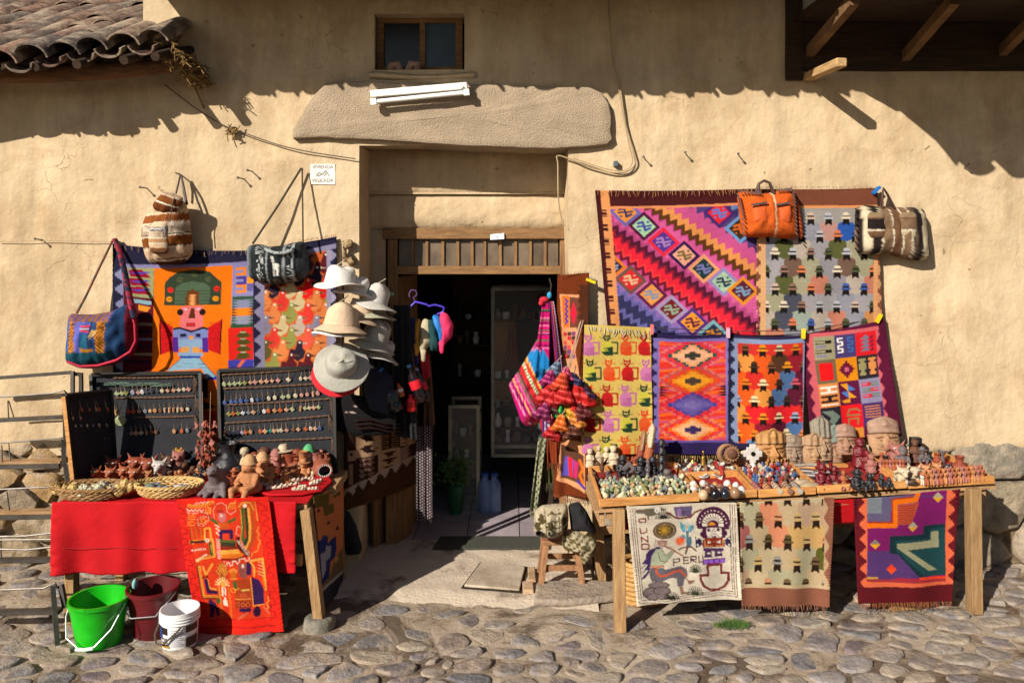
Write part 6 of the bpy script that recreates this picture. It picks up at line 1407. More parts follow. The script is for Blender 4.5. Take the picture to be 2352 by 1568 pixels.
for k in (0, 1): wobj('handle', MB().tube([P(OX+x*KO, y*KO, -.11-.03*k) for x, y in ((1415+k*12,1360),(1425,1280),(1435,1230),(1460,1270),(1500+k*8,1360))], .013, 8, sq=.6), LEATHER, hb)
for i in range(14):
 t = i/13; x, y = (1255, 1350+t*280) if i % 2 else (1690+20*t, 1375+t*300)
 wobj('lacing', MB().tube([P(OX+(x-7)*KO, (y-8)*KO, -.12), P(OX+(x+9)*KO, (y+8)*KO, -.15)], .005, 5), mat('black_lace', C('#1c1614')), hb)

# clothes pegs
for (x, y, Y), c, w in (((2018,731,-.10),'#d8c020','yellow','a'),((1845,768,-.12),'#d8b820','yellow','a'),((1672,765,-.12),'#d8a0b8','pink','a'),((1499,757,-.12),'#d06a70','coral','a'),((1357,645,-.09),'#d8b820','yellow','a'),((2013,437,-.08),'#1c6ab0','blue','a')) if False else ():
 pass
for x, y, Y, c, lab, rz in ((2018,731,-.075,'#d8c020','yellow clothes peg at the upper right corner of the square blanket',.5),(1845,766,-.115,'#d8b820','yellow clothes peg between the red hat and square blankets',.05),(1672,764,-.12,'#d8a0b8','pink clothes peg between the starburst and red hat blankets',.0),(1497,756,-.12,'#d06a70','coral clothes peg between cat cloth and starburst blanket',.05),(1357,645,-.09,'#d8b820','yellow clothes peg on the narrow jamb rug',-1.2),(2012,437,-.075,'#1c6ab0','blue clothes peg at the top corner of the pale hat blanket',.8)):
 a = P(x, y, Y); r_ = Matrix.Rotation(rz, 3, 'Y'); pgm = MB()
 pgm.box((a.x-.010, Y-.018, a.z-.035), (a.x+.010, Y-.008, a.z+.035), r_, a); pgm.box((a.x-.010, Y+.006, a.z-.035), (a.x+.010, Y+.012, a.z+.035), r_, a); pgm.box((a.x-.012, Y-.008, a.z+.0), (a.x+.012, Y+.006, a.z+.008), r_, a)
 tag(wobj('clothes_peg', pgm, mat('peg_'+lab.split()[0], C(c), rough=.4)), lab, 'clothes peg', 'clothes pegs on the textiles')
ln = tag(wobj('clothes_line', MB().tube([P(1330,748,-.10), P(1500,753,-.10), P(1672,760,-.10), P(1850,760,-.10), P(2032,728,-.04)], .003, 5), WIRE), 'cord line holding the lower row of blankets on the wall', 'line')

# ---- left table
lt = thing('market_table', 'wooden market table under red cloth left of the shop door', 'table', (-2.0, -.55, 0))
wobj('table_top', MB().box((-2.80, -.87, .715), (-1.27, -.20, .745)), WOODX, lt, smooth=False)
wobj('top_cloth', MB().grid(lambda u, v: Vector((-2.815+1.545*u, -.885+.68*v, .7535+.003*noise.noise(Vector((u*8, v*5, 2))))), 40, 18), RED, lt, fix=False)
a, b = P(702, 1150, -.875), onG(735, 1437)
bevel(wobj('leg', MB().beam(Vector((a.x, -.86, .715)), Vector((b.x, -.90, .05)), .085, .06, (1,0,0)), WOOD, lt), .004)
bevel(wobj('leg', MB().beam(Vector((P(153,1300,-.86).x, -.80, .715)), Vector((P(153,1430,-.9).x, -.84, 0)), .075, .06, (1,0,0)), WOOD, lt), .004)
bevel(wobj('leg', MB().beam(Vector((-2.72, -.24, .715)), Vector((-2.74, -.20, 0)), .075, .06, (1,0,0)), WOOD, lt), .004)
bevel(wobj('leg', MB().beam(Vector((-1.22, -.24, .735)), Vector((-1.20, -.22, 0)), .07, .07, (1,0,0)), WOOD, lt), .004)
bevel(wobj('side_rail', MB().beam(Vector((-1.28, -.86, .66)), Vector((-1.215, -.2, .66)), .03, .1), WOODX, lt), .003)
bevel(wobj('stretcher', MB().beam(Vector((-1.30, -.87, .40)), Vector((-2.72, -.80, .40)), .03, .07), WOODX, lt), .003)
bevel(wobj('side_plank', MB().box((-1.265, -.55, .70), (-1.16, -.17, .755)), WOODX, lt), .004)
rk = stone_mesh([(b.x-.10,-1.0),(b.x+.09,-1.0),(b.x+.10,-.80),(b.x-.09,-.80)], .0, .05, lambda u, v, w: Vector((u, v, .012+w)), 99, 12)
tag(wobj('stone_block', rk, GREYSTONE), 'grey stone block propping the left table leg', 'stone')

# ---- right table
rt = thing('market_table', 'long wooden market table with trays right of the shop door', 'table', (1.8, -.5, 0))
def RT(t, d, dz=0): x = .53+2.58*t; return Vector((x, -.95+.29*t+d, .775+.055*t+dz))
tp_ = MB().prism([RT(-.01, .02, -.035), RT(1.01, .02, -.035), RT(1.0, .60, -.035), RT(0, .74, -.035)], (0, 0, -.028)); wobj('table_top', tp_, WOODX, rt, smooth=False)
for (tx, ty), bt, w in (((1421,1180),(1424,1446),.085),((2238,1130),(2238,1405),.085)):
 f = onG(*bt); bevel(wobj('leg', MB().beam(Vector((P(tx,ty,f.y).x, f.y+.02, .74 if tx < 1500 else .79)), f, w, .07, (1,0,0)), WOOD, rt), .004)
f = Vector((.62, -.24, 0)); bevel(wobj('leg', MB().beam(Vector((.58, -.26, .71)), f, .075, .07, (1,0,0)), WOOD, rt), .004)
f = Vector((3.0, -.14, 0)); bevel(wobj('leg', MB().beam(Vector((3.0, -.14, .76)), f, .075, .07, (1,0,0)), WOOD, rt), .004)
bevel(wobj('front_rail', MB().beam(RT(.02, .06, -.09), RT(.97, .06, -.09), .03, .055), WOODX, rt), .003)
bevel(wobj('side_rail', MB().beam(RT(.01, .05, -.12), RT(.0, .72, -.12), .03, .08), WOODX, rt), .003)
bevel(wobj('side_rail', MB().beam(RT(.985, .05, -.10), RT(.985, .56, -.10), .03, .08), WOODX, rt), .003)
bevel(wobj('stretcher', MB().beam(Vector((.62, -.30, .38)), Vector((3.0, -.18, .40)), .03, .05), WOODX, rt), .003)
redp = Pat(0, 0, 1, (1410, 1140, 1990, 1260), '#d4101c')
cloth('red_underlay', 'strip of red cotton hanging behind the cloths of the right table', 'tablecloth', [(1422,1165),(1965,1142),(1962,1200),(1424,1215)], [-.88,-.72,-.70,-.86], redp, fold=.006, nf=4, m=RED, step=5)
# string tied round the table leg
tag(wobj('string', MB().tube([P(1405,1245,-.93), P(1440,1250,-.96), P(1470,1290,-.85), P(1462,1330,-.82)], .004, 5), STRAW), 'frayed straw string tied round the front leg of the right table', 'string')

# ---- metal step rack at far left
rk = thing('display_rack', 'grey steel stepped display rack at the far left edge', 'rack', (-3.3, -.7, 0))
def bar(a, b, w=.022, m=METAL, name='bar', d=None): return wobj(name, MB().beam(P(*a), P(*b), w, d or w), m, rk)
bar((-90,874,-.26),(163,855,-.26)); bar((167,852,-.26),(167,915,-.28), name='post'); bar((186,857,-.24),(187,915,-.24), name='post'); bar((163,858,-.25),(190,860,-.24))
tiers = [((-90,969),(148,957),-.34,'s'),((-90,1062),(138,1058),-.50,'w'),((-90,1178),(126,1174),-.68,'m'),((-90,1288),(126,1284),-.85,'s'),((-90,1408),(140,1402),-1.02,'s')]
for (ax, ay), (bx, by), Y, k in tiers:
 A, B = P(ax, ay, Y), P(bx, by, Y)
 if k == 's': wobj('shelf_bar', MB().beam(A, B, .05, .022), METAL, rk)
 else:
  wobj('shelf_board', MB().prism([A, B, B+Vector((0,.07,0)), A+Vector((0,.07,0))], (0,0,-.018 if k == 'm' else -.022)), WOODX, rk, smooth=False); wobj('shelf_bar', MB().beam(A+Vector((0,-.008,-.03)), B+Vector((0,-.008,-.03)), .02, .028), METAL, rk)
for pts in ([(-90,918,-.33),(120,903,-.33),(148,897,-.33),(155,905,-.32)], [(-90,1024,-.46),(140,1006,-.46),(150,1003,-.45),(151,1020,-.45)], [(-90,1128,-.66),(110,1118,-.66),(150,1108,-.64)], [(-90,1234,-.82),(60,1230,-.82),(124,1223,-.82)], [(-90,1258,-.84),(60,1262,-.84),(124,1255,-.84)], [(-90,1357,-1.0),(100,1350,-1.0),(128,1338,-1.0),(131,1350,-1.0)], [(-90,1240,-.84),(124,1238,-.84)]):
 wobj('wire_rail', MB().tube([P(*q) for q in pts], .006, 6), METAL, rk)
for a, b in (((18,920,-.33),(20,965,-.34)), ((20,920,-.33),(32,958,-.34)), ((4,1022,-.46),(6,1062,-.5)), ((20,1018,-.46),(24,1058,-.5)), ((16,1128,-.66),(22,1172,-.68)), ((2,1235,-.82),(3,1285,-.85))):
 wobj('wire_upright', MB().tube([P(*a), P(*b)], .004, 5), METAL, rk)
for a, b in (((145,1008,-.45),(147,1070,-.5)), ((150,1068,-.5),(156,1115,-.62)), ((121,1345,-1.0),(132,1483,-1.13)), ((140,1342,-.98),(150,1395,-1.0)), ((148,905,-.33),(150,1005,-.45))): bar(a, b, .026, name='post')

# ---- buckets
def bucket(name, label, px, pyb, Y, r0, r1, h, m, oval=1.0, tilt=0, rim=.008):
 c = onG(px, pyb); t = thing(name, label, 'bucket', c)
 rot = Matrix.Rotation(tilt, 3, 'Y') if tilt else None
 pr = [(.001,0),(r0*.96,0),(r0,.01),(r0+(r1-r0)*.5,h*.5),(r1,h-.022),(r1+rim,h-.022),(r1+rim,h),(r1-.004,h),(r0+(r1-r0)*.5-.005,h*.5),(r0-.006,.012),(.001,.012)]
 wobj('shell', MB().lathe(pr, 44, c, oval, 1, rot), m, t); return t, c
GRN = mat('green_plastic', C('#1cc81c',.8), C('#12a012',.75), rough=.34, scale=3, spec=.5)
MAR = mat('maroon_plastic', C('#5c1218'), C('#480c12'), rough=.4, scale=3, spec=.5)
WPL = mat('white_plastic', C('#dcdcdc'), C('#d0d0d0'), rough=.4, scale=3, spec=.5)
gb, c = bucket('bucket', 'bright lime green plastic bucket under the left table', 228, 1476, 0, .122, .162, .275, GRN, 1.0)
wobj('handle', MB().tube([c+Vector(v) for v in ((-.168,0,.25),(-.170,-.05,.18),(-.13,-.12,.09),(-.03,-.165,.045),(.05,-.165,.055),(.13,-.12,.14),(.168,-.03,.25))], .0035, 7), mat('bucket_wire', C('#b8bcc0'), metal=.7, rough=.35), gb)
wobj('grip', MB().tube([c+Vector((-.05,-.166,.046)), c+Vector((.0,-.170,.046)), c+Vector((.05,-.166,.053))], .010, 10), WPL, gb)
wobj('spout', MB().box((c.x-.05, c.y-.172, .262), (c.x+.0, c.y-.158, .276)), GRN, gb)
mbk, c = bucket('bucket', 'dark maroon plastic bucket behind the white paint bucket', 352, 1452, 0, .115, .148, .285, MAR)
wobj('handle', MB().tube([c+Vector(v) for v in ((-.15,0,.26),(-.16,-.08,.20),(-.06,-.16,.16),(.08,-.155,.17),(.15,-.03,.26))], .004, 7), mat('bucket_wire', (0,0,0)), mbk)
tag(wobj('blue_rag', remesh(MB().ball(c+Vector((-.12,.02,.285)), .03, sc=(.6,1,1.3)), .012, 'blue_rag'), mat('teal_cloth', C('#7ab0b0'))), 'pale teal cloth over the rim of the maroon bucket', 'cloth')
wb, c = bucket('paint_bucket', 'white paint bucket with printed label and dark handle', 413, 1478, 0, .098, .108, .215, WPL, rim=.003)
for k in range(3): wobj('rim_ring', MB().lathe([(.107,.150+k*.016),(.114,.153+k*.016),(.114,.158+k*.016),(.107,.161+k*.016)], 40, c, cap=False), WPL, wb)
def lab(name, a0, a1, z0, z1, m, r=.1035):
 q = MB().grid(lambda u, v: Vector((c.x+(r+.006*(z0+(z1-z0)*v)/.2-.001)*math.sin(a0+(a1-a0)*u), c.y-(r+.006*(z0+(z1-z0)*v)/.2-.001)*math.cos(a0+(a1-a0)*u), z0+(z1-z0)*v)), 14, 4); return wobj(name, q, m, wb)
lab('label', -1.05, -.30, .098, .140, mat('label_black', C('#241c20'), rough=.5)); lab('label', -1.05, -.72, .070, .130, mat('label_blue', C('#283c78'), rough=.5), .1045)
lab('label', -.98, -.20, .022, .038, mat('label_gold', C('#a07820'), rough=.5)); lab('label', .70, 1.5, .105, .145, mat('label_brown', C('#4a3020'), rough=.5)); lab('label', .70, 1.5, .022, .075, mat('label_brown', (0,0,0)))
for k in range(9): lab('print_line', -.12, .62-.1*(k % 3), .034+k*.0115, .038+k*.0115, mat('label_grey', C('#8c8c98'), rough=.6))
def wr_(x, z):
 a = -.62+x/.105; return np.stack([c.x+.1055*np.sin(a), c.y-.1055*np.cos(a), z+.062], -1)
text('LOR', 400, 1450, -1.1, 26, mat('label_ink', C('#1c1818'), rough=.5), wb, wrap=wr_, bold=.02, hs=1.2)
wobj('handle', MB().tube([c+Vector(v) for v in ((-.112,-.02,.135),(-.125,-.05,.08),(-.10,-.09,.045),(-.05,-.118,.055),(.03,-.116,.125),(.05,-.105,.15))], .006, 7), mat('handle_dark', C('#4a4236'), rough=.6), wb)

# ---- hats on the cord left of the door
def hat(label, px, py, Y, rb, rc, hc, m, tilt=(0,0), wave=.12, droop=.15, band=None, ph=0, cord=True, name='sun_hat', cat='hat', fold=0):
 s = S(Y); rb, rc, hc = rb*1.02/s, rc*1.08/s, hc*1.08/s; droop = droop+.3; t = thing(name, label, cat, P(px, py, Y), 'hats hung beside the door'); rot = Matrix.Rotation(tilt[0], 3, 'X') @ Matrix.Rotation(tilt[1], 3, 'Y')
 O = P(px, py, Y)
 def tr(v): return O+rot@Vector(v)
 cr = MB(); n = 40; prof = [(1.0,0),(.97,.3),(.93,.62),(.86,.86),(.70,.97),(.4,1.0),(.05,.97)]
 for r, z in prof:
  for k in range(n):
   a = 2*math.pi*k/n; w = 1+.04*math.sin(3*a+ph)*(z > .4); cr.v.append(tuple(tr((rc*r*w*math.cos(a)*1.06, rc*r*w*math.sin(a), hc*z*(1-.12*(z > .8)*math.cos(2*a+ph))))))
 cr.f = [(i*n+k, i*n+(k+1)%n, (i+1)*n+(k+1)%n, (i+1)*n+k) for i in range(6) for k in range(n)]+[tuple(6*n+k for k in range(n))]
 wobj('crown', cr, m, t)
 br = MB(); R_ = 9
 for j in range(R_+1):
  q = j/R_
  for k in range(n):
   a = 2*math.pi*k/n; r = rc+(rb-rc)*q
   z = -droop*(rb-rc)*q+wave*rb*q*q*math.cos(2*a+ph)+.02*rb*q*math.sin(5*a+ph)+(fold*rb*q*q*abs(math.sin(a)) if fold else 0)+.006*(j % 2)*.3
   br.v.append(tuple(tr((r*math.cos(a)*1.04, r*math.sin(a), z))))
 br.f = [(i*n+k, i*n+(k+1)%n, (i+1)*n+(k+1)%n, (i+1)*n+k) for i in range(R_) for k in range(n)]
 bo = wobj('brim', br, m, t); so_ = bo.modifiers.new('edge', 'SOLIDIFY'); so_.thickness = .006; so_.offset = 0
 if band: wobj('hat_band', MB().lathe([(rc*1.005,.0),(rc*1.01,.004),(rc*1.0,hc*.16),(rc*.99,hc*.165)], n, O, 1.06, 1, rot, cap=False), band, t)
 if cord: wobj('cord', MB().tube([tr((-rc*.5,-rc*.5,hc*.9)), tr((0,-rc*.2,hc*1.25)), tr((rc*.2,0,hc*1.45))], .0035, 6), mat('hat_cord', C('#c0b49a')), t)
 return t
def felt(n, c, k=.85): return mat(n, C(c), tuple(x*k for x in C(c)), rough=.9, scale=18, bump=.25, bscale=50)
HW, HB, HG, HO, HS = felt('hat_offwhite','#d2cdc6'), felt('hat_beige','#c4aa8e'), felt('hat_stone','#b8b4ac'), felt('hat_olive_grey','#9c9a90'), felt('hat_sage','#a29f88')
hat('off white wide brim hat, topmost on the hanging cord', 781, 650, -.30, 55, 31, 34, HW, (-.10,.04), .13, .1, HW, 1.2)
hat('light stone hat hung right of the white one, brim tilted right', 862, 695, -.20, 50, 25, 38, HG, (-.15,.30), .12, .2, HG, .3)
hat('sage hat tucked underneath the light stone hat', 855, 714, -.16, 54, 28, 16, HS, (-.1,.25), .10, .15, None, .6, False)
hat('white hat tucked underneath the beige bucket hat', 780, 757, -.33, 58, 36, 20, HW, (-.12,.10), .02, .35, None, 0, False)
hat('beige bucket hat in the middle of the hanging hats', 784, 748, -.36, 57, 35, 45, HB, (-.12,.10), .02, .42, HB, 0)
hat('grey hat with a small emblem behind the beige bucket hat', 858, 786, -.18, 52, 28, 46, HO, (-.15,.32), .06, .35, HO, .8)
hat('olive grey hat with wide round brim facing the street', 785, 838, -.40, 60, 32, 30, HO, (-.95+1.9,-.25) if False else (.98,.18), .05, .1, HO, .5)
hat('small white hat peeping out behind the topmost one', 815, 668, -.22, 46, 27, 30, HW, (-.12,.2), .08, .2, None, 2, False)
hat('stone hat low behind the grey emblem hat', 872, 812, -.12, 46, 26, 30, HG, (-.15,.35), .08, .25, None, 1.4, False)
hat('beige hat between the bucket hat and the stone hats', 826, 730, -.24, 46, 27, 34, HB, (-.1,.2), .06, .3, None, 2.6, False)
hat('red hat showing under the wide grey hat', 775, 858, -.33, 55, 33, 22, felt('hat_red','#c0202c'), (.75,.25), .04, .15, None, .2, False)
tag(wobj('hat_cord_line', MB().tube([P(783,560,-.06), P(784,612,-.28), P(790,700,-.33), P(786,800,-.36)], .006, 6), WIRE), 'dark cord on which the sun hats hang', 'cord')
tag(wobj('rope_bundle', remesh(MB().ball(P(800,560,-.04), .045, sc=(1,.7,.8)).ball(P(790,585,-.05), .04, sc=(.6,.6,1.5)).ball(P(808,600,-.03), .035), .012, 'rope_bundle'), mat('frayed_fibre', C('#a08a64'), C('#6a5236'), scale=40, bump=.8, bscale=60)), 'frayed straw wad where the hat cord is tied', 'wad')
for x, y, Y, lab_, rz in ((838,708,-.26,'mint clothes peg on the sage hat',1.0),(893,676,-.10,'pale green clothes peg right of the stone hat',1.4),(872,853,-.12,'blue clothes peg on the navy cap',.7)):
 a = P(x, y, Y); r_ = Matrix.Rotation(rz, 3, 'Y'); tag(wobj('clothes_peg', MB().box((a.x-.008, Y-.015, a.z-.035), (a.x+.008, Y-.004, a.z+.035), r_, a).box((a.x-.008, Y+.002, a.z-.03), (a.x+.012, Y+.010, a.z+.035), r_, a), mat('peg_'+lab_.split()[0], C('#7ac8a0' if 'blue' not in lab_ else '#5a9ac8'))), lab_, 'clothes peg', 'clothes pegs on the hats')
# black scarves and dark caps behind the hats
for k, (x0, x1, y0, y1, Y) in enumerate(((868,915,688,985,-.02),(905,962,700,1010,.02),(830,880,700,960,.08))):
 pb = Pat(0, 0, 1, (820, 680, 970, 1020), '#17161a'); cloth('black_scarf', ('long black scarf hanging directly right of the stone hats','long black scarf hanging nearest the doorway','long black scarf hanging deepest behind the grey hats')[k], 'scarf', [(x0,y0),(x1-20,y0),(x1,y1),(x0+4,y1-12)], [Y]*4, pb, fold=.03, nf=2.2, ph=k*2.0, m=BLACKC, step=3, group='black scarves by the door')
puff('navy_cap', [(842,850),(870,840),(900,862),(908,910),(895,955),(850,945),(835,900)], -.10, .07, felt('cap_navy','#1c2030')); tag(bpy.data.objects['navy_cap'], 'dark navy cap hanging below the grey hats', 'cap')
p = Pat(716.6, 588, .28125, (760, 900, 915, 1010), '#141214');
for y in (1115, 1220, 1270): p.m((np.abs(p.Y-y+.02*(p.X-300)) < 6)&((p.X % 14) < 7)&(p.X < 380), '#b09a94')
puff('belt_bag', [(768,915),(810,905),(860,915),(905,930),(910,990),(870,1000),(800,1000),(768,985)], -.10, .03, BAGV, None, p); tag(bpy.data.objects['belt_bag'], 'black leather pouch with studded belts above the brown poncho', 'bag')
for k in range(3): tag(wobj('leather_belt', MB().tube([P(812+k*3, 966+k*9, -.16), P(850, 962+k*9, -.17), P(885, 974+k*8, -.15), P(925, 972+k*9, -.03), P(948, 990+k*6, .1)], .011, 8, sq=.5), mat('dark_leather', C('#2c1814'), C('#1c0e0c'), rough=.3, spec=.5)), ('dark brown leather belt above the poncho, the uppermost','dark brown leather belt above the poncho, in the middle','dark brown leather belt above the poncho, lowest')[k], 'belt', 'belts over the poncho')
# soft drink bottles hanging in nets
def bottle(label, a, b, Y, r, body, lbl, cap):
 A, B = P(*a, Y), P(*b, Y); d = (A-B); L_ = d.length; rot = d.to_track_quat('Z', 'Y').to_matrix(); t = thing('drink_bottle', label, 'bottle', B, 'drink bottles hung by the door')
 wobj('bottle_body', MB().lathe([(.001,0),(r*.8,0),(r,.02*L_/.3),(r,L_*.22),(r*.86,L_*.30),(r,L_*.38),(r,L_*.60),(r*.55,L_*.80),(r*.34,L_*.88),(r*.34,L_*.94)], 20, B, 1, 1, rot), body, t)
 wobj('label_band', MB().lathe([(r*1.02,L_*.36),(r*1.03,L_*.37),(r*1.03,L_*.58),(r*1.02,L_*.59)], 20, B, 1, 1, rot, cap=False), lbl, t)
 wobj('cap', MB().lathe([(.001,L_*.93),(r*.40,L_*.93),(r*.40,L_),(.001,L_)], 14, B, 1, 1, rot), cap, t); return t
COLA = mat('cola', C('#1c1014'), rough=.12, spec=.6); LRED = mat('label_red', C('#c81c2c'), rough=.4); LBLU = mat('label_sky', C('#6aa0c8'), rough=.4); CBLU = mat('cap_sky', C('#4a8ac0'), rough=.4)
bottle('large cola bottle with a red label hanging by the doorway', (938,838), (970,922), -.05, .042, COLA, LRED, CBLU)
bottle('slim cola bottle with a blue cap right of the red label bottle', (957,846), (984,922), .0, .032, COLA, LRED, mat('cap_lilac', C('#8a88b8')))
bottle('fat black bottle with a blue top hanging low behind the navy cap', (884,878), (914,942), -.10, .055, mat('black_bottle', C('#10161a'), rough=.15, spec=.6), mat('label_dark', C('#2c3a40'), rough=.3), CBLU)
bottle('small orange label bottle between the two larger bottles', (914,880), (924,910), -.08, .022, mat('orange_label', C('#b05c28'), rough=.4), mat('label_white', C('#c8c0b8')), LRED)
bottle('short bright red bottle below the cola bottles', (943,905), (945,944), -.04, .036, mat('red_pouch', C('#d01c20'), rough=.5), mat('red_pouch_dark', C('#a01418'), rough=.5), LRED)
# purple hanger with caps
hg = thing('coat_hanger', 'purple plastic coat hanger carrying a row of caps', 'coat hanger', P(950, 700, .2))
PUR = mat('purple_plastic', C('#4a3ab8'), C('#3c2ea0'), rough=.35)
wobj('hook', MB().tube([P(x, y, .15) for x, y in ((955,694),(950,684),(958,676),(955,667),(945,666),(940,674),(941,682))], .006, 7), mat('hook_plum', C('#5a3a6a')), hg)
wobj('frame', MB().tube([P(x, y, .15) for x, y in ((928,724),(935,712),(954,693),(980,699),(984,703),(998,700),(1012,703),(1020,706),(1018,716),(1004,722))], .008, 8), PUR, hg)
for i, (pts, cl_, nm, Y) in enumerate((([(938,730),(958,726),(960,775),(956,835),(944,800)],'#2c2c5c','navy purple cap, innermost on the purple hanger',.10),([(954,733),(968,730),(968,770),(966,815),(956,812),(952,770)],'#b8822c','mustard cap on the purple hanger',.07),
 ([(966,730),(985,733),(998,760),(994,790),(978,800),(972,825),(962,800),(966,770)],'#a89c80','beige cap in the middle of the purple hanger',.04),([(982,728),(1000,740),(1012,790),(1006,812),(992,800),(985,770)],'#0f3a3c','dark teal cap on the purple hanger',.02),
 ([(988,722),(1008,724),(1024,755),(1020,790),(1014,806),(1008,770),(998,745)],'#2070b8','shiny blue cap on the purple hanger',-.01),([(1006,716),(1026,718),(1042,745),(1038,775),(1022,788),(1014,806),(1016,765),(1012,740)],'#d83060','bright pink cap, outermost on the purple hanger',-.04))):
 t = thing('cap', nm, 'cap', P(pts[0][0], pts[0][1], Y), 'caps on the purple hanger'); mcap = mat('cap_cloth_%d' % i, C(cl_), tuple(x*.8 for x in C(cl_)), rough=.55 if i == 4 else .85, scale=14)
 puff('crown', pts, Y, .055, mcap, t, rings=8, seg=40, wr=.01, seed=i)
 q = pts[len(pts)//2+1]; puff('visor', [(q[0]-7, q[1]-26), (q[0]+7, q[1]-22), (q[0]+5, q[1]+4), (q[0]-3, q[1]+8)], Y-.035, .012, mcap, t, rings=4, seg=24)
pr_ = Pat(0, 0, 1, (955, 800, 1010, 1000), '#c02830'); cloth('red_scarf', 'bright red scarf hanging under the caps', 'scarf', [(962,812),(984,812),(990,862),(974,878)], [.12]*4, pr_, fold=.02, nf=1.5, m=mat('scarf_red', C('#c02430'), rough=.9), step=3)
pr_ = Pat(0, 0, 1, (955, 780, 1010, 1000), '#5a3c28'); SH = cloth('brown_shawl', 'brown fringed shawl at the left edge of the doorway opening', 'shawl', [(975,800),(988,800),(1000,972),(972,985)], [.22]*4, pr_, fold=.02, nf=1.6, m=mat('shawl_brown', C('#5a3f2a'), rough=.95), step=3)
fringe(SH, [(973,984),(1000,972)], .17, 16, .06, C('#6a4a30'), seed=20)
for k, x in enumerate((955, 974)):
 pd = Pat(735, 882, .2579, (940, 970, 1010, 1220), '#1e1618'); pd.m((np.hypot((pd.X % 22)-11, ((pd.Y+(np.floor(pd.X/22) % 2)*13) % 26)-13) < 7), '#b0a0a4')
 SF = cloth('spotted_scarf', ('black scarf with pale spots, left of the pair by the door','black scarf with pale spots, right of the pair by the door')[k], 'scarf', [(x,978),(x+19,976),(x+20,1192+k*-6),(x+1,1196)], [.18-.03*k]*4, pd, fold=.012, nf=1.2, ph=k, group='spotted scarves by the door', step=1.4)
 fringe(SF, [(x+2,1195),(x+19,1192)], .165-.03*k, 12, .05, C('#4a3c3c'), seed=21+k)
# dark jacket on the side of the left table
puff('dark_jacket', [(782,1175),(800,1170),(818,1205),(832,1255),(828,1272),(795,1275),(786,1240)], -.18, .05, BLACKC); tag(bpy.data.objects['dark_jacket'], 'dark blue jacket hanging behind the side rug of the left table', 'jacket')

# ---- right door jamb: sling bags, pouches, scarves
p = Pat(992.25, 624.75, .375, (1165, 670, 1300, 1020), '#c01468')
u = (p.X-690)*.89-(p.Y-150)*.45; lo_ = p.Y > 470
for a_, b_, c in ((-480,-350,'#c81678'),(-350,-338,'#2c3c2c'),(-338,-312,'#c82028'),(-312,-292,'#d8d8b8'),(-292,-272,'#d03020'),(-272,-262,'#e0b040'),(-262,-150,'#1c78b8')): p.m(lo_&(u > a_)&(u <= b_), c)
for a_, c in ((-428,'#e8a0c8'),(-412,'#2c1c3c'),(-396,'#e8c060'),(-374,'#e070a8'),(-360,'#3c7a3c')): p.m(lo_&(np.abs(u-a_) < 4), c)
p.m(lo_&(u > -312)&(u <= -292)&(((p.Y+p.X) % 24) < 12), '#4a7a4a')
p.m((p.Y > 860)&(p.X > 560)&(((p.X-p.Y) % 40) < 28), '#8c1828'); p.m(~lo_&((p.Y % 46) < 9), '#e070a0'); p.m(~lo_&(((p.Y+20) % 62) < 8), '#3c6a3c'); p.m(~lo_&(((p.Y+44) % 70) < 7), '#301838')
sb1 = thing('sling_bag', 'magenta striped Andean sling bag hanging at the right of the doorway', 'bag', P(1225, 972, .05))
puff('sack', [(1243,762),(1260,795),(1264,850),(1260,925),(1242,966),(1220,982),(1199,973),(1186,935),(1168,884),(1196,842),(1222,800)], -.02, .11, BAGV, sb1, p, rings=20, seg=84, wr=.03, seed=2)
SB2 = cloth('shoulder_band', None, None, [(1246,690),(1263,690),(1262,850),(1226,842)], [-.0,-.0,-.12,-.12], p, fold=.012, nf=1.4, parent=sb1)
wobj('knot', MB().ball(P(1250,688,-.02), .028, 10, 8, (1.3,.8,.8)).ball(P(1243,696,-.03), .02), mat('knot_red', C('#b81c30')), sb1)
p = Pat(992.25, 624.75, .375, (1240, 680, 1310, 1020), '#3c1c48')
t_ = p.X-(p.Y-160)*.12
for k in range(24): p.m((t_ > 690+k*9)&(t_ < 698+k*9), ['#6a1c50','#241838','#a82048','#4a2a70','#c04830','#c8a0b8','#301838','#8c1c3c'][k % 8])
sb3 = thing('sling_bag', 'purple and red striped sling bag with white llama motifs behind the magenta one', 'bag', P(1268, 1010, .05))
cloth('shoulder_band', None, None, [(1258,690),(1272,692),(1296,880),(1262,880)], [.0,.0,-.06,-.06], p, fold=.02, nf=1.8, parent=sb3)
p = Pat(992.25, 624.75, .375, (1230, 840, 1310, 1020), '#8c1c48')
for k in range(30): p.m((p.X > 660+k*7)&(p.X < 666+k*7), ['#c01c30','#c01c30','#5a1c58','#3c2060','#c8b8d0','#6a2c80','#3a1850','#a02850','#e0d0d8','#502870'][k % 10])
p.m((p.X > 706)&(p.X < 730)&((p.Y % 34) < 20)&(p.Y > 780), '#e8e0e0')
puff('sack', [(1242,878),(1262,852),(1288,858),(1300,920),(1296,1000),(1268,1012),(1246,1000),(1238,960)], -.04, .08, BAGV, sb3, p, rings=18, seg=72, wr=.02, seed=4)
tag(wobj('hanging_hook', MB().tube([P(1262,640,.3), P(1266,655,.1), P(1264,672,.0), P(1258,690,-.01)], .006, 7), mat('hook_dark', C('#3a3634'), metal=.5)), 'dark metal hook from which the sling bags hang', 'hook')
wobj('hook_tie', MB().ball(P(1262,678,-.02), .018, sc=(1,.8,1.4)), mat('tie_blue', C('#2c88b0')), bpy.data.objects['hanging_hook'])
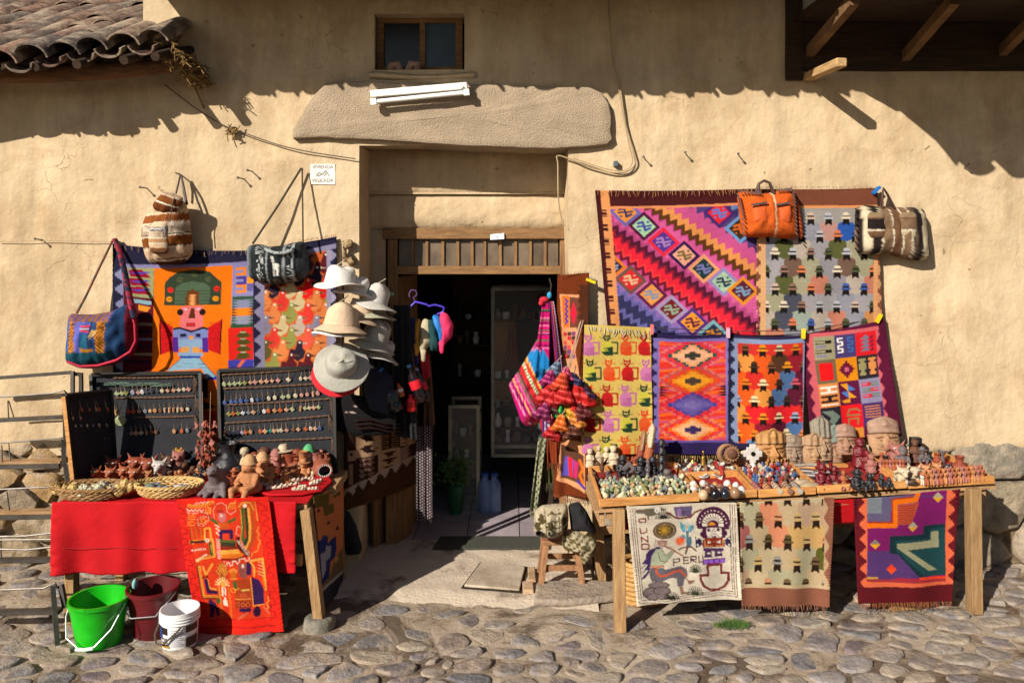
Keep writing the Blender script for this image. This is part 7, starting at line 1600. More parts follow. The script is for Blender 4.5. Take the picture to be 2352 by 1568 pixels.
pch = [(1276,848,15,'#5a6a80','grey blue knitted pouch at the top of the cluster'),(1262,870,16,'#8c1c58','magenta pouch in the upper left of the cluster'),(1290,878,18,'#c03c1c','orange pouch near the top of the cluster'),(1318,874,15,'#24244c','navy pouch on the right of the cluster'),(1262,908,24,'#b01c20','large red patterned pouch at the left of the cluster'),(1295,905,20,'#b8201c','red pouch in the middle of the cluster'),(1330,912,26,'#c0201c','large bright red pouch at the right of the cluster'),(1272,932,17,'#4a2c28','dark brown patterned pouch low in the cluster'),(1285,944,13,'#2cb048','small lime green pouch in the cluster'),(1307,950,20,'#b8841c','mustard pouch with dark weave and white top'),(1335,945,18,'#5c1c1c','dark red pouch at the lower right'),(1288,972,16,'#d0601c','orange pouch near the bottom of the cluster'),(1272,990,17,'#a8181c','deep red pouch, lowest of the cluster'),(1312,985,18,'#5a2c1c','brown pouch hanging low right'),(1250,945,18,'#7c2050','plum pouch at the lower left edge of the cluster'),(1345,905,16,'#3c1c3c','dark plum pouch at the far right'),(1322,968,16,'#c87830','light orange pouch right of the bottom'),(1300,860,14,'#a8305c','rose pouch at the upper right of the cluster')]
for i, (x, y, r, c_, lab_) in enumerate(pch):
 r = r*1.22; p = Pat(0, 0, 1, (x-r*1.4, y-r*1.3, x+r*1.4, y+r*1.3), c_); rgp = random.Random(i)
 lt_ = tuple(min(1, v*1.9+.10) for v in C(c_)); dk = tuple(v*.35 for v in C(c_))
 for k in range(-3, 4):
  yy = y+k*r*.3+(p.X-x)*.25; p.m((np.abs(p.Y-yy) < r*.08)&((p.X*1.3+k*3) % 5 < 3), lt_ if k % 2 else dk)
 a0 = rgp.uniform(-.4, .4)
 ca, sa = math.cos((x-1298)*-.012+a0*.5), math.sin((x-1298)*-.012+a0*.5)
 out = [(x+ca*q*r-sa*w*r, y+sa*q*r+ca*w*r) for q, w in ((-.35,-1.0),(0,-1.1),(.35,-1.0),(.6,-.4),(.95,.3),(1.25,.85),(.9,1.0),(.55,.86),(.2,1.05),(-.2,.9),(-.55,1.05),(-.95,.92),(-1.2,.8),(-.9,.25),(-.6,-.4))]
 t = thing('knit_pouch', lab_, 'pouch', P(x, y+r, -.2), 'knitted pouches hung at the right jamb')
 Yp = -.16-.03*(i % 3)-(.04 if r > 18 else 0)
 puff('pouch_body', out, Yp, r/S(Yp)*.55, BAGV, t, p, rings=10, seg=60, wr=.03, seed=i)
 wobj('drawstring', MB().tube([P(x, y-r*.8, Yp), P(x+(1325-x)*.3, y-r*1.4-6, Yp+.03)], .003, 5), mat('pouch_string', C('#a8907a')), t)
tag(wobj('string_bunch', MB().tube([P(1335,735,-.1), P(1318,800,-.14), P(1305,846,-.17)], .003, 5).tube([P(1340,735,-.1), P(1322,800,-.15), P(1308,846,-.18)], .003, 5).tube([P(1332,740,-.1), P(1314,805,-.14), P(1300,850,-.17)], .003, 5), mat('pouch_string', (0,0,0))), 'strings holding the cluster of knitted pouches', 'string')
def scarf(label, x0, x1, y0, y1, Y, fn, bg, frc, skew=0, ph=0):
 p = Pat(0, 0, 1, (min(x0, x0+skew)-4, y0-4, max(x1, x1+skew)+4, y1+4), bg); fn(p)
 o = cloth('wool_scarf', label, 'scarf', [(x0,y0),(x1,y0),(x1+skew,y1),(x0+skew,y1+2)], [Y]*4, p, fold=.016, nf=1.5, ph=ph, step=1.4, group='scarves hung at the right jamb')
 fringe(o, [(x0+skew,y1),(x1+skew,y1)], Y-.02, 16, .06, frc, seed=int(x0)); return o
def f1(p): p.m((((p.X*1.4+p.Y) % 14) < 6)|(((p.X*1.4-p.Y) % 14) < 4), '#a8a488'); p.m(np.abs(((p.X+.17*p.Y) % 16)-8) < 2, '#3c4430')
def f2(p): p.m(((p.X % 6) < 2), '#6a2a18')
def f3(p): p.m(((p.X % 8) < 3), '#5a5a3c')
scarf('green and cream patterned wool scarf hanging below the magenta bag', 1236, 1256, 1005, 1172, .06, f1, '#50583c', C('#8c8868'), -20)
scarf('rust coloured wool scarf with short fringe under the purple bag', 1256, 1284, 1000, 1062, .0, f2, '#8a3a1c', C('#9a4a28'), 2, 1)
scarf('olive wool scarf behind the rust one', 1244, 1268, 1040, 1108, .12, f3, '#4a4a2c', C('#6a6648'), 4, 2)
pk_ = Pat(0,0,1,(1225,1090,1285,1200),'#2c2018'); cloth('dark_shawl', 'dark brown shawl hanging low at the right jamb above the stool', 'shawl', [(1248,1060),(1276,1060),(1272,1180),(1240,1185)], [.14]*4, pk_, fold=.02, nf=1.5, m=mat('shawl_dark', C('#2c2018'), rough=.95), step=3)

# ---- stool with a folded pullover
sf = onG(1290, 1356); stl = thing('stool', 'small worn wooden stool beside the right table', 'stool', sf)
sx0, sx1, sy0, sy1, sh = sf.x-.14, sf.x+.14, sf.y, sf.y+.24, .335
STW = mat('stool_wood', C('#9c7350'), C('#70492f'), rough=.8, scale=8, stretch=(4,4,1), bump=.4)
for xx, yy, k in ((sx0,sy0,1),(sx1,sy0,-1),(sx0,sy1,1),(sx1,sy1,-1)): bevel(wobj('leg', MB().beam(Vector((xx+.035*k, yy+(.02 if yy == sy0 else -.02), sh-.03)), Vector((xx, yy, .045 if yy == sy0 else .02)), .045, .04, (1,0,0)), STW, stl), .003)
bevel(wobj('seat', MB().box((sx0+.0, sy0-.0, sh-.03), (sx1-.0, sy1+.0, sh)), STW, stl), .006)
for yy in (sy0+.02, sy1-.02): bevel(wobj('rail', MB().box((sx0+.03, yy-.012, .13), (sx1-.03, yy+.012, .165)), STW, stl), .003)
for xx in (sx0+.02, sx1-.02): bevel(wobj('rail', MB().box((xx-.012, sy0+.02, .18), (xx+.012, sy1-.02, .215)), STW, stl), .003)
KD, DX_, DY_ = K9, 735.0, 1017.06
pv = thing('pullover', 'folded cream and olive patterned pullover on the wooden stool', 'pullover', P(1290, 1240, -.45))
p = Pat(DX_, DY_, KD, (1215, 1150, 1385, 1340), '#b8aa90')
mo = '#4a4024'
for x, y in ((1445,470),(1430,560),(1500,500),(1590,480),(1600,545),(1420,520)): p.poly([(x-34,y),(x-16,y-8),(x-16,y-24),(x,y-30),(x+16,y-24),(x+16,y-8),(x+34,y),(x+16,y+10),(x+12,y+26),(x-12,y+26),(x-16,y+10)], mo)
p.m((np.abs(((p.X-1530)+(p.Y % 60-30)*0) - 0) < 0), mo)
for y in (440, 480, 520): p.line([(1480,y),(1510,y-14),(1540,y),(1570,y-14)], 8, mo)
p.line([(1465,420),(1480,590)], 6, mo); p.line([(1555,405),(1560,570)], 6, mo)
puff('body', [(DX_+x*KD, DY_+y*KD) for x, y in ((1400,440),(1450,405),(1540,395),(1615,395),(1625,480),(1620,560),(1560,600),(1530,615),(1440,610),(1395,590),(1395,540))], -.46, .13, BAGV, pv, p, rings=18, seg=80, wr=.02, seed=1)
for x, y, r in ((1515,592,16),(1430,590,13)): wobj('cuff', MB().lathe([(r*KD/S(-.6)*1.15,-.03),(r*KD/S(-.6)*1.2,0),(r*KD/S(-.6)*.9,.0),(r*KD/S(-.6)*.8,-.03)], 16, P(DX_+x*KD, DY_+y*KD, -.60), 1.4, 1, Matrix.Rotation(R(75), 3, 'X')), mat('cuff_dark', C('#1c140e')), pv)
puff('lining', [(DX_+x*KD, DY_+y*KD) for x, y in ((1620,400),(1690,380),(1740,440),(1800,560),(1810,600),(1740,575),(1640,570))], -.44, .07, BLACKC, pv, rings=10, wr=.02)
p = Pat(DX_, DY_, KD, (1215, 1150, 1385, 1340), '#b0a488'); p.m(((np.floor(p.X/17)+np.floor(p.Y/15)) % 3 == 0)|((np.floor(p.X/34)*3+np.floor(p.Y/21)) % 4 == 1), '#5c5230')
puff('hanging_sleeve', [(DX_+x*KD, DY_+y*KD) for x, y in ((1590,580),(1680,575),(1800,625),(1815,660),(1780,740),(1730,800),(1710,780),(1690,700),(1600,700),(1575,650))], -.47, .06, BAGV, pv, p, rings=14, wr=.03, seed=7)
# things under the right table
bc = onG(1478, 1395); bk_ = thing('wicker_basket', 'pale straw basket on the ground behind the embroidered cloth', 'basket', bc)
for k in range(9): wobj('straw_coil', MB().tube([bc+Vector(((.13+.010*math.sin(k*.5))*math.cos(a*math.pi/16), .10+(.10)*math.sin(a*math.pi/16), .02+k*.03)) for a in range(33)], .017, 6), mat('basket_straw', C('#b89058'), C('#8c6636'), scale=30), bk_)
bx = onG(2078, 1400); t = tag(wobj('cardboard', MB().box((bx.x-.12, bx.y, .0), (bx.x+.16, bx.y+.25, .10), Matrix.Rotation(.2, 3, 'Z')), mat('carton', C('#a8845a'), C('#8c6a44'), scale=6)), 'crumpled brown carton under the purple rug', 'carton')
gr_ = MB(); rg = random.Random(3); g0 = onG(1680, 1442)
for i in range(260):
 q = g0+Vector((rg.gauss(0,.05), rg.gauss(0,.02), .012)); d = Vector((rg.gauss(0,.02), rg.gauss(0,.02), rg.uniform(.015,.05))); gr_.add([q-Vector((.003,0,0)), q+Vector((.003,0,0)), q+d], [(0,1,2)])
t = wobj('weed_tuft', gr_, mat('weed_green', C('#4a6a2a'), C('#334a1e'), rough=.7), fix=False); tag(t, kind='stuff')
# ================================================================== goods on the tables
def clay(n, c, c2=None, rough=.65, k=.68, **kw): return mat(n, C(c, k), C(c2, k) if c2 else C(c, k*.72), rough=rough, scale=14, bump=.25, bscale=50, rand=.10, **kw)
TERRA, TERRD, TAN, ROSE = clay('terracotta','#b8653c'), clay('dark_terracotta','#a04a30'), clay('tan_clay','#d08a58'), clay('rose_clay','#b8756a')
GREYC, BLKC, CREAM, BONE = clay('grey_clay','#75686a'), clay('black_clay','#2e2e33',rough=.3), clay('cream_clay','#d8c4a4'), clay('bone_clay','#dccab2')
BROWN, BURG, SILV, WHITC = clay('brown_clay','#6e4632'), clay('burgundy_resin','#7c1c26',rough=.35), clay('silver_clay','#cfc8c0',rough=.35), clay('white_clay','#e8e2d8')
LTAN = clay('light_tan_clay','#d8a878')
BRASS = mat('brass', C('#b8924a'), C('#8c6a30'), metal=.8, rough=.3); YEL = clay('yellow_clay','#c8902c'); WOODC = clay('carved_wood','#a87c58')
EYEW, EYEB = mat('eye_white', C('#d8d0c4'), rough=.4), mat('eye_black', C('#14100e'), rough=.3)
def T(mb, a, b, ra, rb=None, n=10): mb.tube([a, ((a[0]+b[0])/2, (a[1]+b[1])/2, (a[2]+b[2])/2), b], [ra, (ra+(rb or ra))/2, rb or ra], n); mb.ball(a, ra, n, 6); mb.ball(b, rb or ra, n, 6); return mb
def sym(mb, a, b, ra, rb=None):
 T(mb, a, b, ra, rb); T(mb, (-a[0], a[1], a[2]), (-b[0], b[1], b[2]), ra, rb)
PR = {}
m = MB(); m.ball((0,.10,.34), .22, sc=(1,1.2,1)); m.ball((0,-.06,.38), .20); T(m, (0,-.06,.45), (0,-.16,.64), .14, .16); m.ball((0,-.20,.68), .19, sc=(1.25,.9,.8)); T(m, (0,-.25,.62), (0,-.38,.52), .12, .09)
sym(m, (.16,-.14,.78), (.25,-.14,.99), .06, .015); sym(m, (.22,-.14,.66), (.36,-.12,.60), .05, .03); sym(m, (.12,-.14,.30), (.13,-.16,.03), .075, .07); sym(m, (.12,.20,.30), (.13,.22,.03), .08, .075)
PR['bull'] = (remesh(m, .028, 'bull'), [e for x in (.09, -.09) for e in (('eye', MB().ball((x,-.345,.70), .040, 10, 6), EYEW), ('pupil', MB().ball((x,-.375,.70), .020, 8, 5), EYEB))])
m = MB(); m.ball((0,.06,.26), .24, sc=(1,1.05,1.05)); T(m, (0,-.02,.4), (0,-.06,.62), .17, .15); m.ball((0,-.08,.74), .19, sc=(1.05,.95,.85)); m.ball((0,-.24,.69), .07); sym(m, (.12,-.06,.86), (.16,-.06,.98), .07, .02); sym(m, (.09,-.16,.36), (.09,-.20,.03), .07, .07); T(m, (.18,.2,.1), (.30,.0,.06), .05)
PR['cat'] = (remesh(m, .032, 'cat'), [('eye', MB().ball((x,-.255,.77), .034, 8, 5), EYEB) for x in (.07, -.07)])
m = MB(); m.ball((0,.04,.16), .25, sc=(1.05,1,.6)); T(m, (0,.05,.2), (0,.02,.50), .20, .15); m.ball((0,-.02,.70), .145, sc=(1,1,1.15)); T(m, (0,-.14,.71), (0,-.17,.66), .03, .04); T(m, (-.05,-.13,.63), (.05,-.13,.63), .02); sym(m, (.19,.02,.50), (.24,-.12,.30), .065, .05); sym(m, (.24,-.12,.30), (.08,-.22,.34), .05, .045); sym(m, (.12,-.02,.14), (.18,-.30,.20), .10, .08); sym(m, (.18,-.30,.20), (.15,-.34,.03), .075, .06); sym(m, (.14,0,.70), (.17,.0,.68), .03)
HATM = MB().lathe([(.001,.80),(.24,.79),(.25,.81),(.14,.83),(.13,.92),(.09,.99),(.001,1.0)], 16, (0,-.01,0)); CAPM = MB().lathe([(.160,.775),(.172,.79),(.150,.83),(.145,.88),(.10,.95),(.06,1.0),(.001,1.01)], 16, (0,.012,0))
SEAT = remesh(m, .026, 'seated'); PR['seated'] = (SEAT, [('hat', HATM, None)]); PR['bald'] = (SEAT, [('headband', MB().lathe([(.150,.74),(.160,.75),(.160,.79),(.150,.80)], 16, (0,-.02,0), cap=False), None)]); PR['capped'] = (SEAT, [('hat', CAPM, None)])
m = MB(); m.lathe([(.001,0),(.20,0),(.21,.05),(.15,.45),(.13,.62),(.07,.70),(.001,.71)], 16); m.ball((0,-.02,.80), .12, sc=(1,1,1.15)); T(m, (0,-.13,.80), (0,-.15,.77), .025); sym(m, (.13,0,.60), (.15,-.12,.42), .05, .04); sym(m, (.15,-.12,.42), (.03,-.17,.46), .04, .035); m.lathe([(.13,.84),(.14,.88),(.10,.97),(.001,1.0)], 12, (0,0,0))
PR['standing'] = (remesh(m, .026, 'standing'), [])
m = MB(); m.lathe([(.001,0),(.20,0),(.22,.1),(.14,.5),(.10,.6),(.001,.62)], 10); m.ball((0,0,.74), .16, 10, 7); m.lathe([(.001,.82),(.24,.82),(.12,.88),(.10,1.0),(.001,1.0)], 10); sym(m, (.14,0,.5), (.12,-.14,.34), .05); PR['doll'] = (m.mesh('doll'), [])
m = MB(); m.ball((0,.1,.28), .26, sc=(1,1.3,.9)); T(m, (0,0,.35), (0,-.16,.75), .2, .16); m.ball((0,-.2,.82), .17); m.ball((0,-.34,.78), .08); sym(m, (.2,-.05,.35), (.34,-.25,.08), .09, .07); T(m, (0,.3,.12), (.2,.55,.06), .10, .05); sym(m, (.12,-.12,.12), (.14,-.3,.06), .1, .08)
PR['seal'] = (remesh(m, .035, 'seal'), [('eye', MB().ball((x,-.33,.86), .026, 8, 5), EYEB) for x in (.08, -.08)])
m = MB(); m.ball((0,.05,.35), .16, sc=(1,1.3,1.2)); T(m, (0,-.02,.5), (0,-.1,.85), .10, .08); m.ball((0,-.13,.92), .09); T(m, (0,-.2,.9), (0,-.30,.85), .04, .02); sym(m, (.10,.05,.5), (.5,.1,.9), .09, .04); sym(m, (.2,.06,.55), (.62,.12,.6), .08, .03); sym(m, (.06,0,.25), (.08,-.03,.02), .05)
PR['condor'] = (remesh(m, .03, 'condor'), [])
m = MB()
for k in range(5): m.ball((0,-.005,.10+k*.19), .115, 12, 8, (1,1,.95)); m.ball((0,-.10,.11+k*.19), .045, 8, 5); sym(m, (.1,-.02,.08+k*.19), (.06,-.12,.05+k*.19), .03)
PR['totem'] = (remesh(m, .024, 'totem'), [])
rg = random.Random(31)
for i in range(5):
 m = MB(); m.ball((0,0,.38), .34, 8, 6, (rg.uniform(.8,1.2), rg.uniform(.8,1.1), 1)); m.ball((rg.uniform(-.2,.2),-.2,.75), .24, 8, 6); sym(m, (.12,-.2,.9), (.2,-.2,1.0), .07, .03); sym(m, (.2,-.15,.2), (.26,-.25,.04), .12, .1)
 PR['lump%d' % i] = (remesh(m, .10, 'stone_animal', 1), [])
def lath(n, pr, k=20): PR[n] = (MB().lathe(pr, k).mesh(n), []); fixn(PR[n][0]);
lath('vase', [(.001,0),(.16,0),(.20,.15),(.17,.30),(.13,.45),(.16,.65),(.26,.92),(.29,1),(.26,1),(.13,.65),(.10,.45),(.001,.42)])
lath('jar', [(.001,0),(.2,0),(.36,.25),(.36,.42),(.22,.58),(.16,.66),(.2,.9),(.25,1),(.21,1),(.13,.68),(.001,.6)])
lath('bowl', [(.001,0),(.3,0),(.52,.4),(.58,.95),(.60,1),(.55,1),(.48,.4),(.001,.15)])
lath('bell', [(.001,.72),(.10,.70),(.14,.6),(.18,.3),(.28,.05),(.30,0),(.26,0),(.16,.3),(.001,.5)]); PR['bell'][1].append(('handle', MB().lathe([(.001,.70),(.05,.72),(.03,.80),(.07,.86),(.08,.93),(.04,1),(.001,1)], 12), BRASS))
lath('egg', [(.001,0),(.18,.03),(.32,.14),(.41,.32),(.42,.5),(.36,.72),(.22,.91),(.1,.98),(.001,1)], 22)
lath('cup', [(.001,0),(.28,0),(.30,.1),(.36,.9),(.38,1),(.33,1),(.28,.2),(.001,.15)])
for k_, (me_, ch_) in list(PR.items()):
 PR[k_] = (me_, [(n_, (x.mesh(n_) if isinstance(x, MB) else x), mm) for n_, x, mm in ch_])
 for n_, x, mm in PR[k_][1]: fixn(x)
def fig(proto, label, px, yt, yb, m, cat='figurine', group=None, side='L', rot=0, m2=None, name=None, dz=0, w=1.22, tilt=0):
 if side == 'L': yb = max(yb, 1092)
 p = (onL if side == 'L' else onR)(px, yb); h = max(.012, (yb-yt)/S(p.y)*.97); me, ch = PR[proto]; p.z += dz
 nm = name or {'bull':'bull_figurine','cat':'cat_figurine','seated':'seated_figurine','bald':'seated_figurine','capped':'seated_figurine','standing':'standing_figurine','doll':'clay_doll','seal':'seal_figurine','condor':'condor_figurine','totem':'totem_carving','vase':'clay_vase','jar':'clay_jar','bowl':'clay_bowl','bell':'brass_bell','egg':'stone_egg','cup':'clay_cup'}.get(proto, 'stone_animal')
 o = lobj(nm, me, m, None, p, (tilt, 0, rot), (h*w, h*w, h)); tag(o, label, cat, group)
 for n_, x, mm in ch: lobj(n_, x, mm or m2 or m, o)
 return o

# ---- left table: jewellery boards
BF = mat('board_frame_black', C('#1a1816'), C('#100f0e'), rough=.5, scale=10); BC = mat('board_cloth', C('#26272c'), C('#191a1e'), rough=.95, scale=5, bump=.4, bscale=90); ROPE = mat('twisted_rope', C('#8a6850'), C('#4a3428'), rough=.95, scale=120, bump=.8, bscale=200)
def board(label, q, Ys):
 t = thing('jewellery_board', label, 'display board', P((q[2][0]+q[3][0])/2, q[2][1], Ys[2])); c = [P(x, y, Y) for (x, y), Y in zip(q, Ys)]
 wobj('backing', MB().prism(c, (0,.014,0)), BC, t, smooth=False); off = Vector((0,-.012,0))
 for k in range(4): bevel(wobj('frame_bar', MB().beam(c[k]+off, c[(k+1)%4]+off, .026, .026, (0,1,0)), BF, t), .003)
 def at(px, py):
  u = (px-q[0][0])/(q[1][0]-q[0][0]); v = (py-(q[0][1]*(1-u)+q[1][1]*u))/max(1, (q[3][1]-q[0][1])*(1-u)+(q[2][1]-q[1][1])*u)
  Y = (Ys[0]*(1-u)+Ys[1]*u)*(1-v)+(Ys[3]*(1-u)+Ys[2]*u)*v; return P(px, py, Y-.012)
 return t, at
BDC = board('large black board of hanging pendants at the right of the left table', [(504,850),(768,842),(772,1085),(510,1090)], [-.09,-.08,-.235,-.235])
BDB = board('black board of pendants behind the bull figurines', [(212,860),(462,855),(466,1085),(220,1092)], [-.09,-.08,-.235,-.235])
BDA = board('narrow black board turned aside at the left end of the table', [(152,908),(256,897),(268,1098),(176,1118)], [-.60,-.22,-.25,-.60])
wobj('wood_edge', MB().beam(P(148,910,-.615), P(171,1122,-.615), .025, .03), TRAYWOOD, BDA[0])
PS = {}
def disc(fn, n=20, th=.006):
 o = [(fn(2*math.pi*k/n)*math.cos(2*math.pi*k/n), 0, fn(2*math.pi*k/n)*math.sin(2*math.pi*k/n)) for k in range(n)]
 mb = MB().add([(x, -th*.6, z) for x, _, z in o]+[(x*.86, -th, z*.86) for x, _, z in o]+[(x, th*.4, z) for x, _, z in o], [tuple(range(n, 2*n))]+[(k, (k+1)%n, n+(k+1)%n, n+k) for k in range(n)]+[(2*n+k, 2*n+(k+1)%n, (k+1)%n, k) for k in range(n)]); me = mb.mesh('pendant', False); fixn(me); return me
PS['flower'] = disc(lambda a: .0115*(1+.22*math.cos(4*a)), 32); PS['disc'] = disc(lambda a: .0115); PS['oval'] = disc(lambda a: .011/math.sqrt(math.cos(a)**2*1.3+math.sin(a)**2*.8)); PS['diamond'] = disc(lambda a: .0105/(abs(math.cos(a))+abs(math.sin(a)))*1.25, 24); PS['drop'] = disc(lambda a: .0115*(1+.25*max(0, math.sin(a))**3), 24)
PS['tube'] = MB().lathe([(.001,-.014),(.007,-.014),(.007,.012),(.001,.012)], 12).mesh('pendant'); PS['star'] = disc(lambda a: .0125*(.72+.28*math.cos(8*a)), 40)
fixn(PS['tube']); CORDM = MB().tube([(-.0015,-.002,.010), (-.001,-.001,.03), (0,0,.055), (.001,-.001,.03), (.0015,-.002,.010)], .0009, 4).mesh('cord')
PH = MB().lathe([(.001,-.0072),(.0042,-.0072),(.0042,-.0066),(.001,-.0066)], 10, rot=Matrix.Rotation(R(90), 3, 'X')).mesh('bead_hole')
PC = {'pale green':'#b0b890','cream':'#d8cbb0','tan':'#c8986c','pink':'#d09a90','orange':'#c8683c','blue':'#5068a0','white':'#dcdce0','teal':'#2c9080','grey blue':'#8490a0','brown':'#7a5440','lilac':'#a8a4bc','peach':'#d8a888','slate':'#4c505c','red':'#b84434','olive':'#9a9a5c'}
PM = {k: mat('pendant_'+k.replace(' ', '_'), C(v, .8), C(v, .5), rough=.45, scale=90) for k, v in PC.items()}; CM = mat('pendant_cord', C('#a88c74')); PHM = mat('bead_hole_dark', C('#3a2c24'))
def pend(at, bn, row, xs, y0, sl, spec, kx=K9, ky=505.3, sc=1.0, dim=False):
 for i, x in enumerate(xs):
  col_, sh = spec[i % len(spec)].rsplit(' ', 1); pos = at(x*kx, ky+(y0+sl*(x-xs[0]))*kx)
  o = lobj('pendant', PS[sh], PM[col_], None, pos, (R(18), random.uniform(-.15,.15), random.uniform(-.1,.1)), sc*random.uniform(1.15,1.4))
  tag(o, f'{col_} {sh} pendant, {ORD[i]} from left in the {row} row of the {bn}', 'pendant', 'pendants on the '+bn); lobj('cord', CORDM, CM, o)
  if sh in ('flower','disc') and i % 3 != 1: lobj('bead_hole', PH, PHM, o)
def rope(t, at, x0, y0, x1, y1, k=K9, ky=505.3, tail=True):
 n = 60
 for ph in (0, math.pi):
  wobj('rope', MB().tube([at((x0+(x1-x0)*i/n)*k, ky+(y0+(y1-y0)*i/n)*k)+Vector((0,-.004+.0035*math.cos(i*.9+ph),.0035*math.sin(i*.9+ph)-.004*math.sin(math.pi*i/n))) for i in range(n+1)], .0032, 5), ROPE, t)
 if tail:
  tm = MB(); q = at(x1*k, ky+y1*k)
  for j in range(9): tm.tube([q+Vector((0,-.01,0)), q+Vector((random.uniform(0,.03),-.02,-.04)), q+Vector((random.uniform(-.01,.05),-.02,-random.uniform(.07,.14)))], .0016, 4)
  tag(wobj('rope_tail', tm, ROPE, t), kind='stuff')
BN = 'large right board'
for a in ((1450,1010,2150,962),(1460,1100,2150,1062),(1480,1205,2160,1165),(1470,1325,2150,1275),(1440,1445,2170,1420)): rope(BDC[0], BDC[1], *a)
pend(BDC[1], BN, 'top', [1467,1502,1535,1568,1600,1637,1668,1708,1743,1778,1818,1886,1965,1998,2030], 1072, -.075, ['pale green drop','pale green flower','pale green flower','pale green flower','olive flower','peach diamond','pink flower','peach flower','peach flower','peach flower','pink flower','cream flower','cream oval','cream flower','pink flower'])
pend(BDC[1], BN, 'second', [1470,1512,1543,1575,1612,1648,1683,1719,1757,1797,1850,1886,1932,1971,2008,2047,2077], 1192, -.10, ['blue drop','blue drop','blue diamond','blue drop','blue diamond','white oval','blue diamond','slate flower','cream oval','cream drop','pale green flower','pale green disc','cream disc','pink disc','pink disc','peach tube','pink drop'])
pend(BDC[1], BN, 'third', [1497,1525,1556,1588,1625,1656,1690,1727,1755,1796,1832,1873,1911,1965,1994,2022,2051,2082], 1265, -.075, ['olive flower','orange flower','olive flower','white flower','grey blue diamond','peach flower','slate drop','white disc','orange drop','tan flower','orange flower','peach flower','pale green flower','tan tube','pale green flower','cream flower','peach flower','pale green flower'])
pend(BDC[1], BN, 'fourth', [1469,1498,1527,1555,1584,1605,1638,1702,1733,1767,1791,1818,1838,1874,1918,1950,1999,2031,2060,2090], 1392, -.055, ['tan tube','lilac flower','lilac flower','lilac flower','lilac flower','orange flower','tan disc','orange disc','peach flower','teal disc','peach flower','cream star','cream flower','pink diamond','brown flower','peach flower','orange diamond','cream drop','peach flower','blue drop'])
BN = 'middle left board'
for a in ((740,1030,1270,1020),(755,1160,1280,1148),(880,1285,1275,1278)): rope(BDB[0], BDB[1], *a)
pend(BDB[1], BN, 'top', [765,797,823,868,905,930,960,990,1028,1060,1097,1136,1170,1202,1233], 1132, -.06, ['pale green flower','pale green flower','olive flower','lilac drop','pink flower','white drop','slate flower','slate flower','slate drop','cream disc','peach diamond','peach diamond','cream diamond','cream disc','pink flower'])
pend(BDB[1], BN, 'second', [758,840,872,910,950,982,1013,1048,1077,1108,1135,1163,1190,1227], 1255, -.045, ['tan tube','red flower','orange disc','peach disc','grey blue disc','peach disc','tan disc','brown disc','cream tube','peach tube','tan tube','cream tube','peach oval','cream disc'])
pend(BDB[1], BN, 'third', [860,890,923,957,990,1020,1140,1190,1225], 1392, -.05, ['pink oval','peach flower','cream diamond','tan tube','brown disc','brown disc','tan disc','orange oval','grey blue drop'])
pend(BDB[1], 'left board', 'big green', [790], 1308, 0, ['pale green disc'], sc=2.3)
for r, (y, xs) in enumerate(((1240,(530,580,625,645,700)),(1295,(470,520)),(1345,(485,520,560,600,640,690)),(1430,(500,550,590,630,670,700)),(1520,(520,560,600,650,690)))):
 pend(BDA[1], 'narrow side board', ['top','second','third','fourth','lowest'][r], list(xs), y, -.02, [['orange oval','orange oval','peach oval'],['peach oval'],['cream drop','lilac drop'],['tan flower','brown drop'],['pink flower','cream drop']][r])
green = MB()
for k in range(4): green.tube([BDB[1](240+i*14, 880+4*math.sin(i*1.3+k)+i*.2)+Vector((0,-.012-.004*k,0)) for i in range(12)], .003, 5)
tag(wobj('green_cord', green, mat('green_cord_mat', C('#5c7a68'), C('#2c3c34'), scale=60)), 'grey green frayed cord lying along the top of the middle left board', 'cord')
# ---- left table: figurines
G = 'clay bulls on the left table'
for x, yt, yb, w in ((265,1038,1096,'leftmost of the three big ones'),(318,1033,1094,'middle one of the three big ones'),(348,1035,1098,'beside the white bull')): fig('bull', 'large brick red clay bull with upright horns, '+w, x, yt, yb, TERRD, group=G, w=1.35)
fig('bull', 'white and silver clay bull among the red ones', 371, 1042, 1102, SILV, group=G)
for x, yt, yb, w in ((226,1063,1108,'nearest the side board'),(259,1063,1110,'second from the side board'),(291,1058,1107,'in the middle of the front row'),(314,1062,1113,'with a pale chest, right of the middle')): fig('bull', 'small terracotta clay bull, '+w, x, yt, yb, TERRA, group=G, rot=random.uniform(-.3,.3))
fig('cat', 'small tan clay cat leaning beside the basket of stones', 341, 1076, 1112, TAN, rot=.3); fig('standing', 'little tan clay man in front of the white bull', 366, 1076, 1108, TAN)
fig('cat', 'small brown clay dog left of the little wooden ladder', 392, 1076, 1104, BROWN, rot=-.3); fig('bull', 'dark brown animal figurine behind the white bull', 388, 1030, 1084, BROWN, rot=.4); fig('cat', 'figurine with a mustard yellow lion head', 411, 1027, 1084, ROSE, rot=.2, m2=EYEB); o = onL(411, 1084)
tag(wobj('lion_mask', MB().ball(P(410,1040,-.26), .027, 14, 8, (1.1,.6,1)).ball(P(405,1031,-.26), .010).ball(P(417,1030,-.26), .010), YEL), 'mustard yellow mane on the lion figurine', 'mask')
ld = MB(); q = onL(421, 1090)
for dx in (-.012, .012): ld.box((q.x+dx-.003, q.y, q.z), (q.x+dx+.003, q.y+.006, q.z+.085))
for dz in (.02, .045, .075): ld.box((q.x-.009, q.y+.001, q.z+dz), (q.x+.009, q.y+.005, q.z+dz+.006))
tag(wobj('toy_ladder', ld, TAN), 'tiny tan wooden ladder among the dark figurines', 'toy ladder')
rg = random.Random(14)
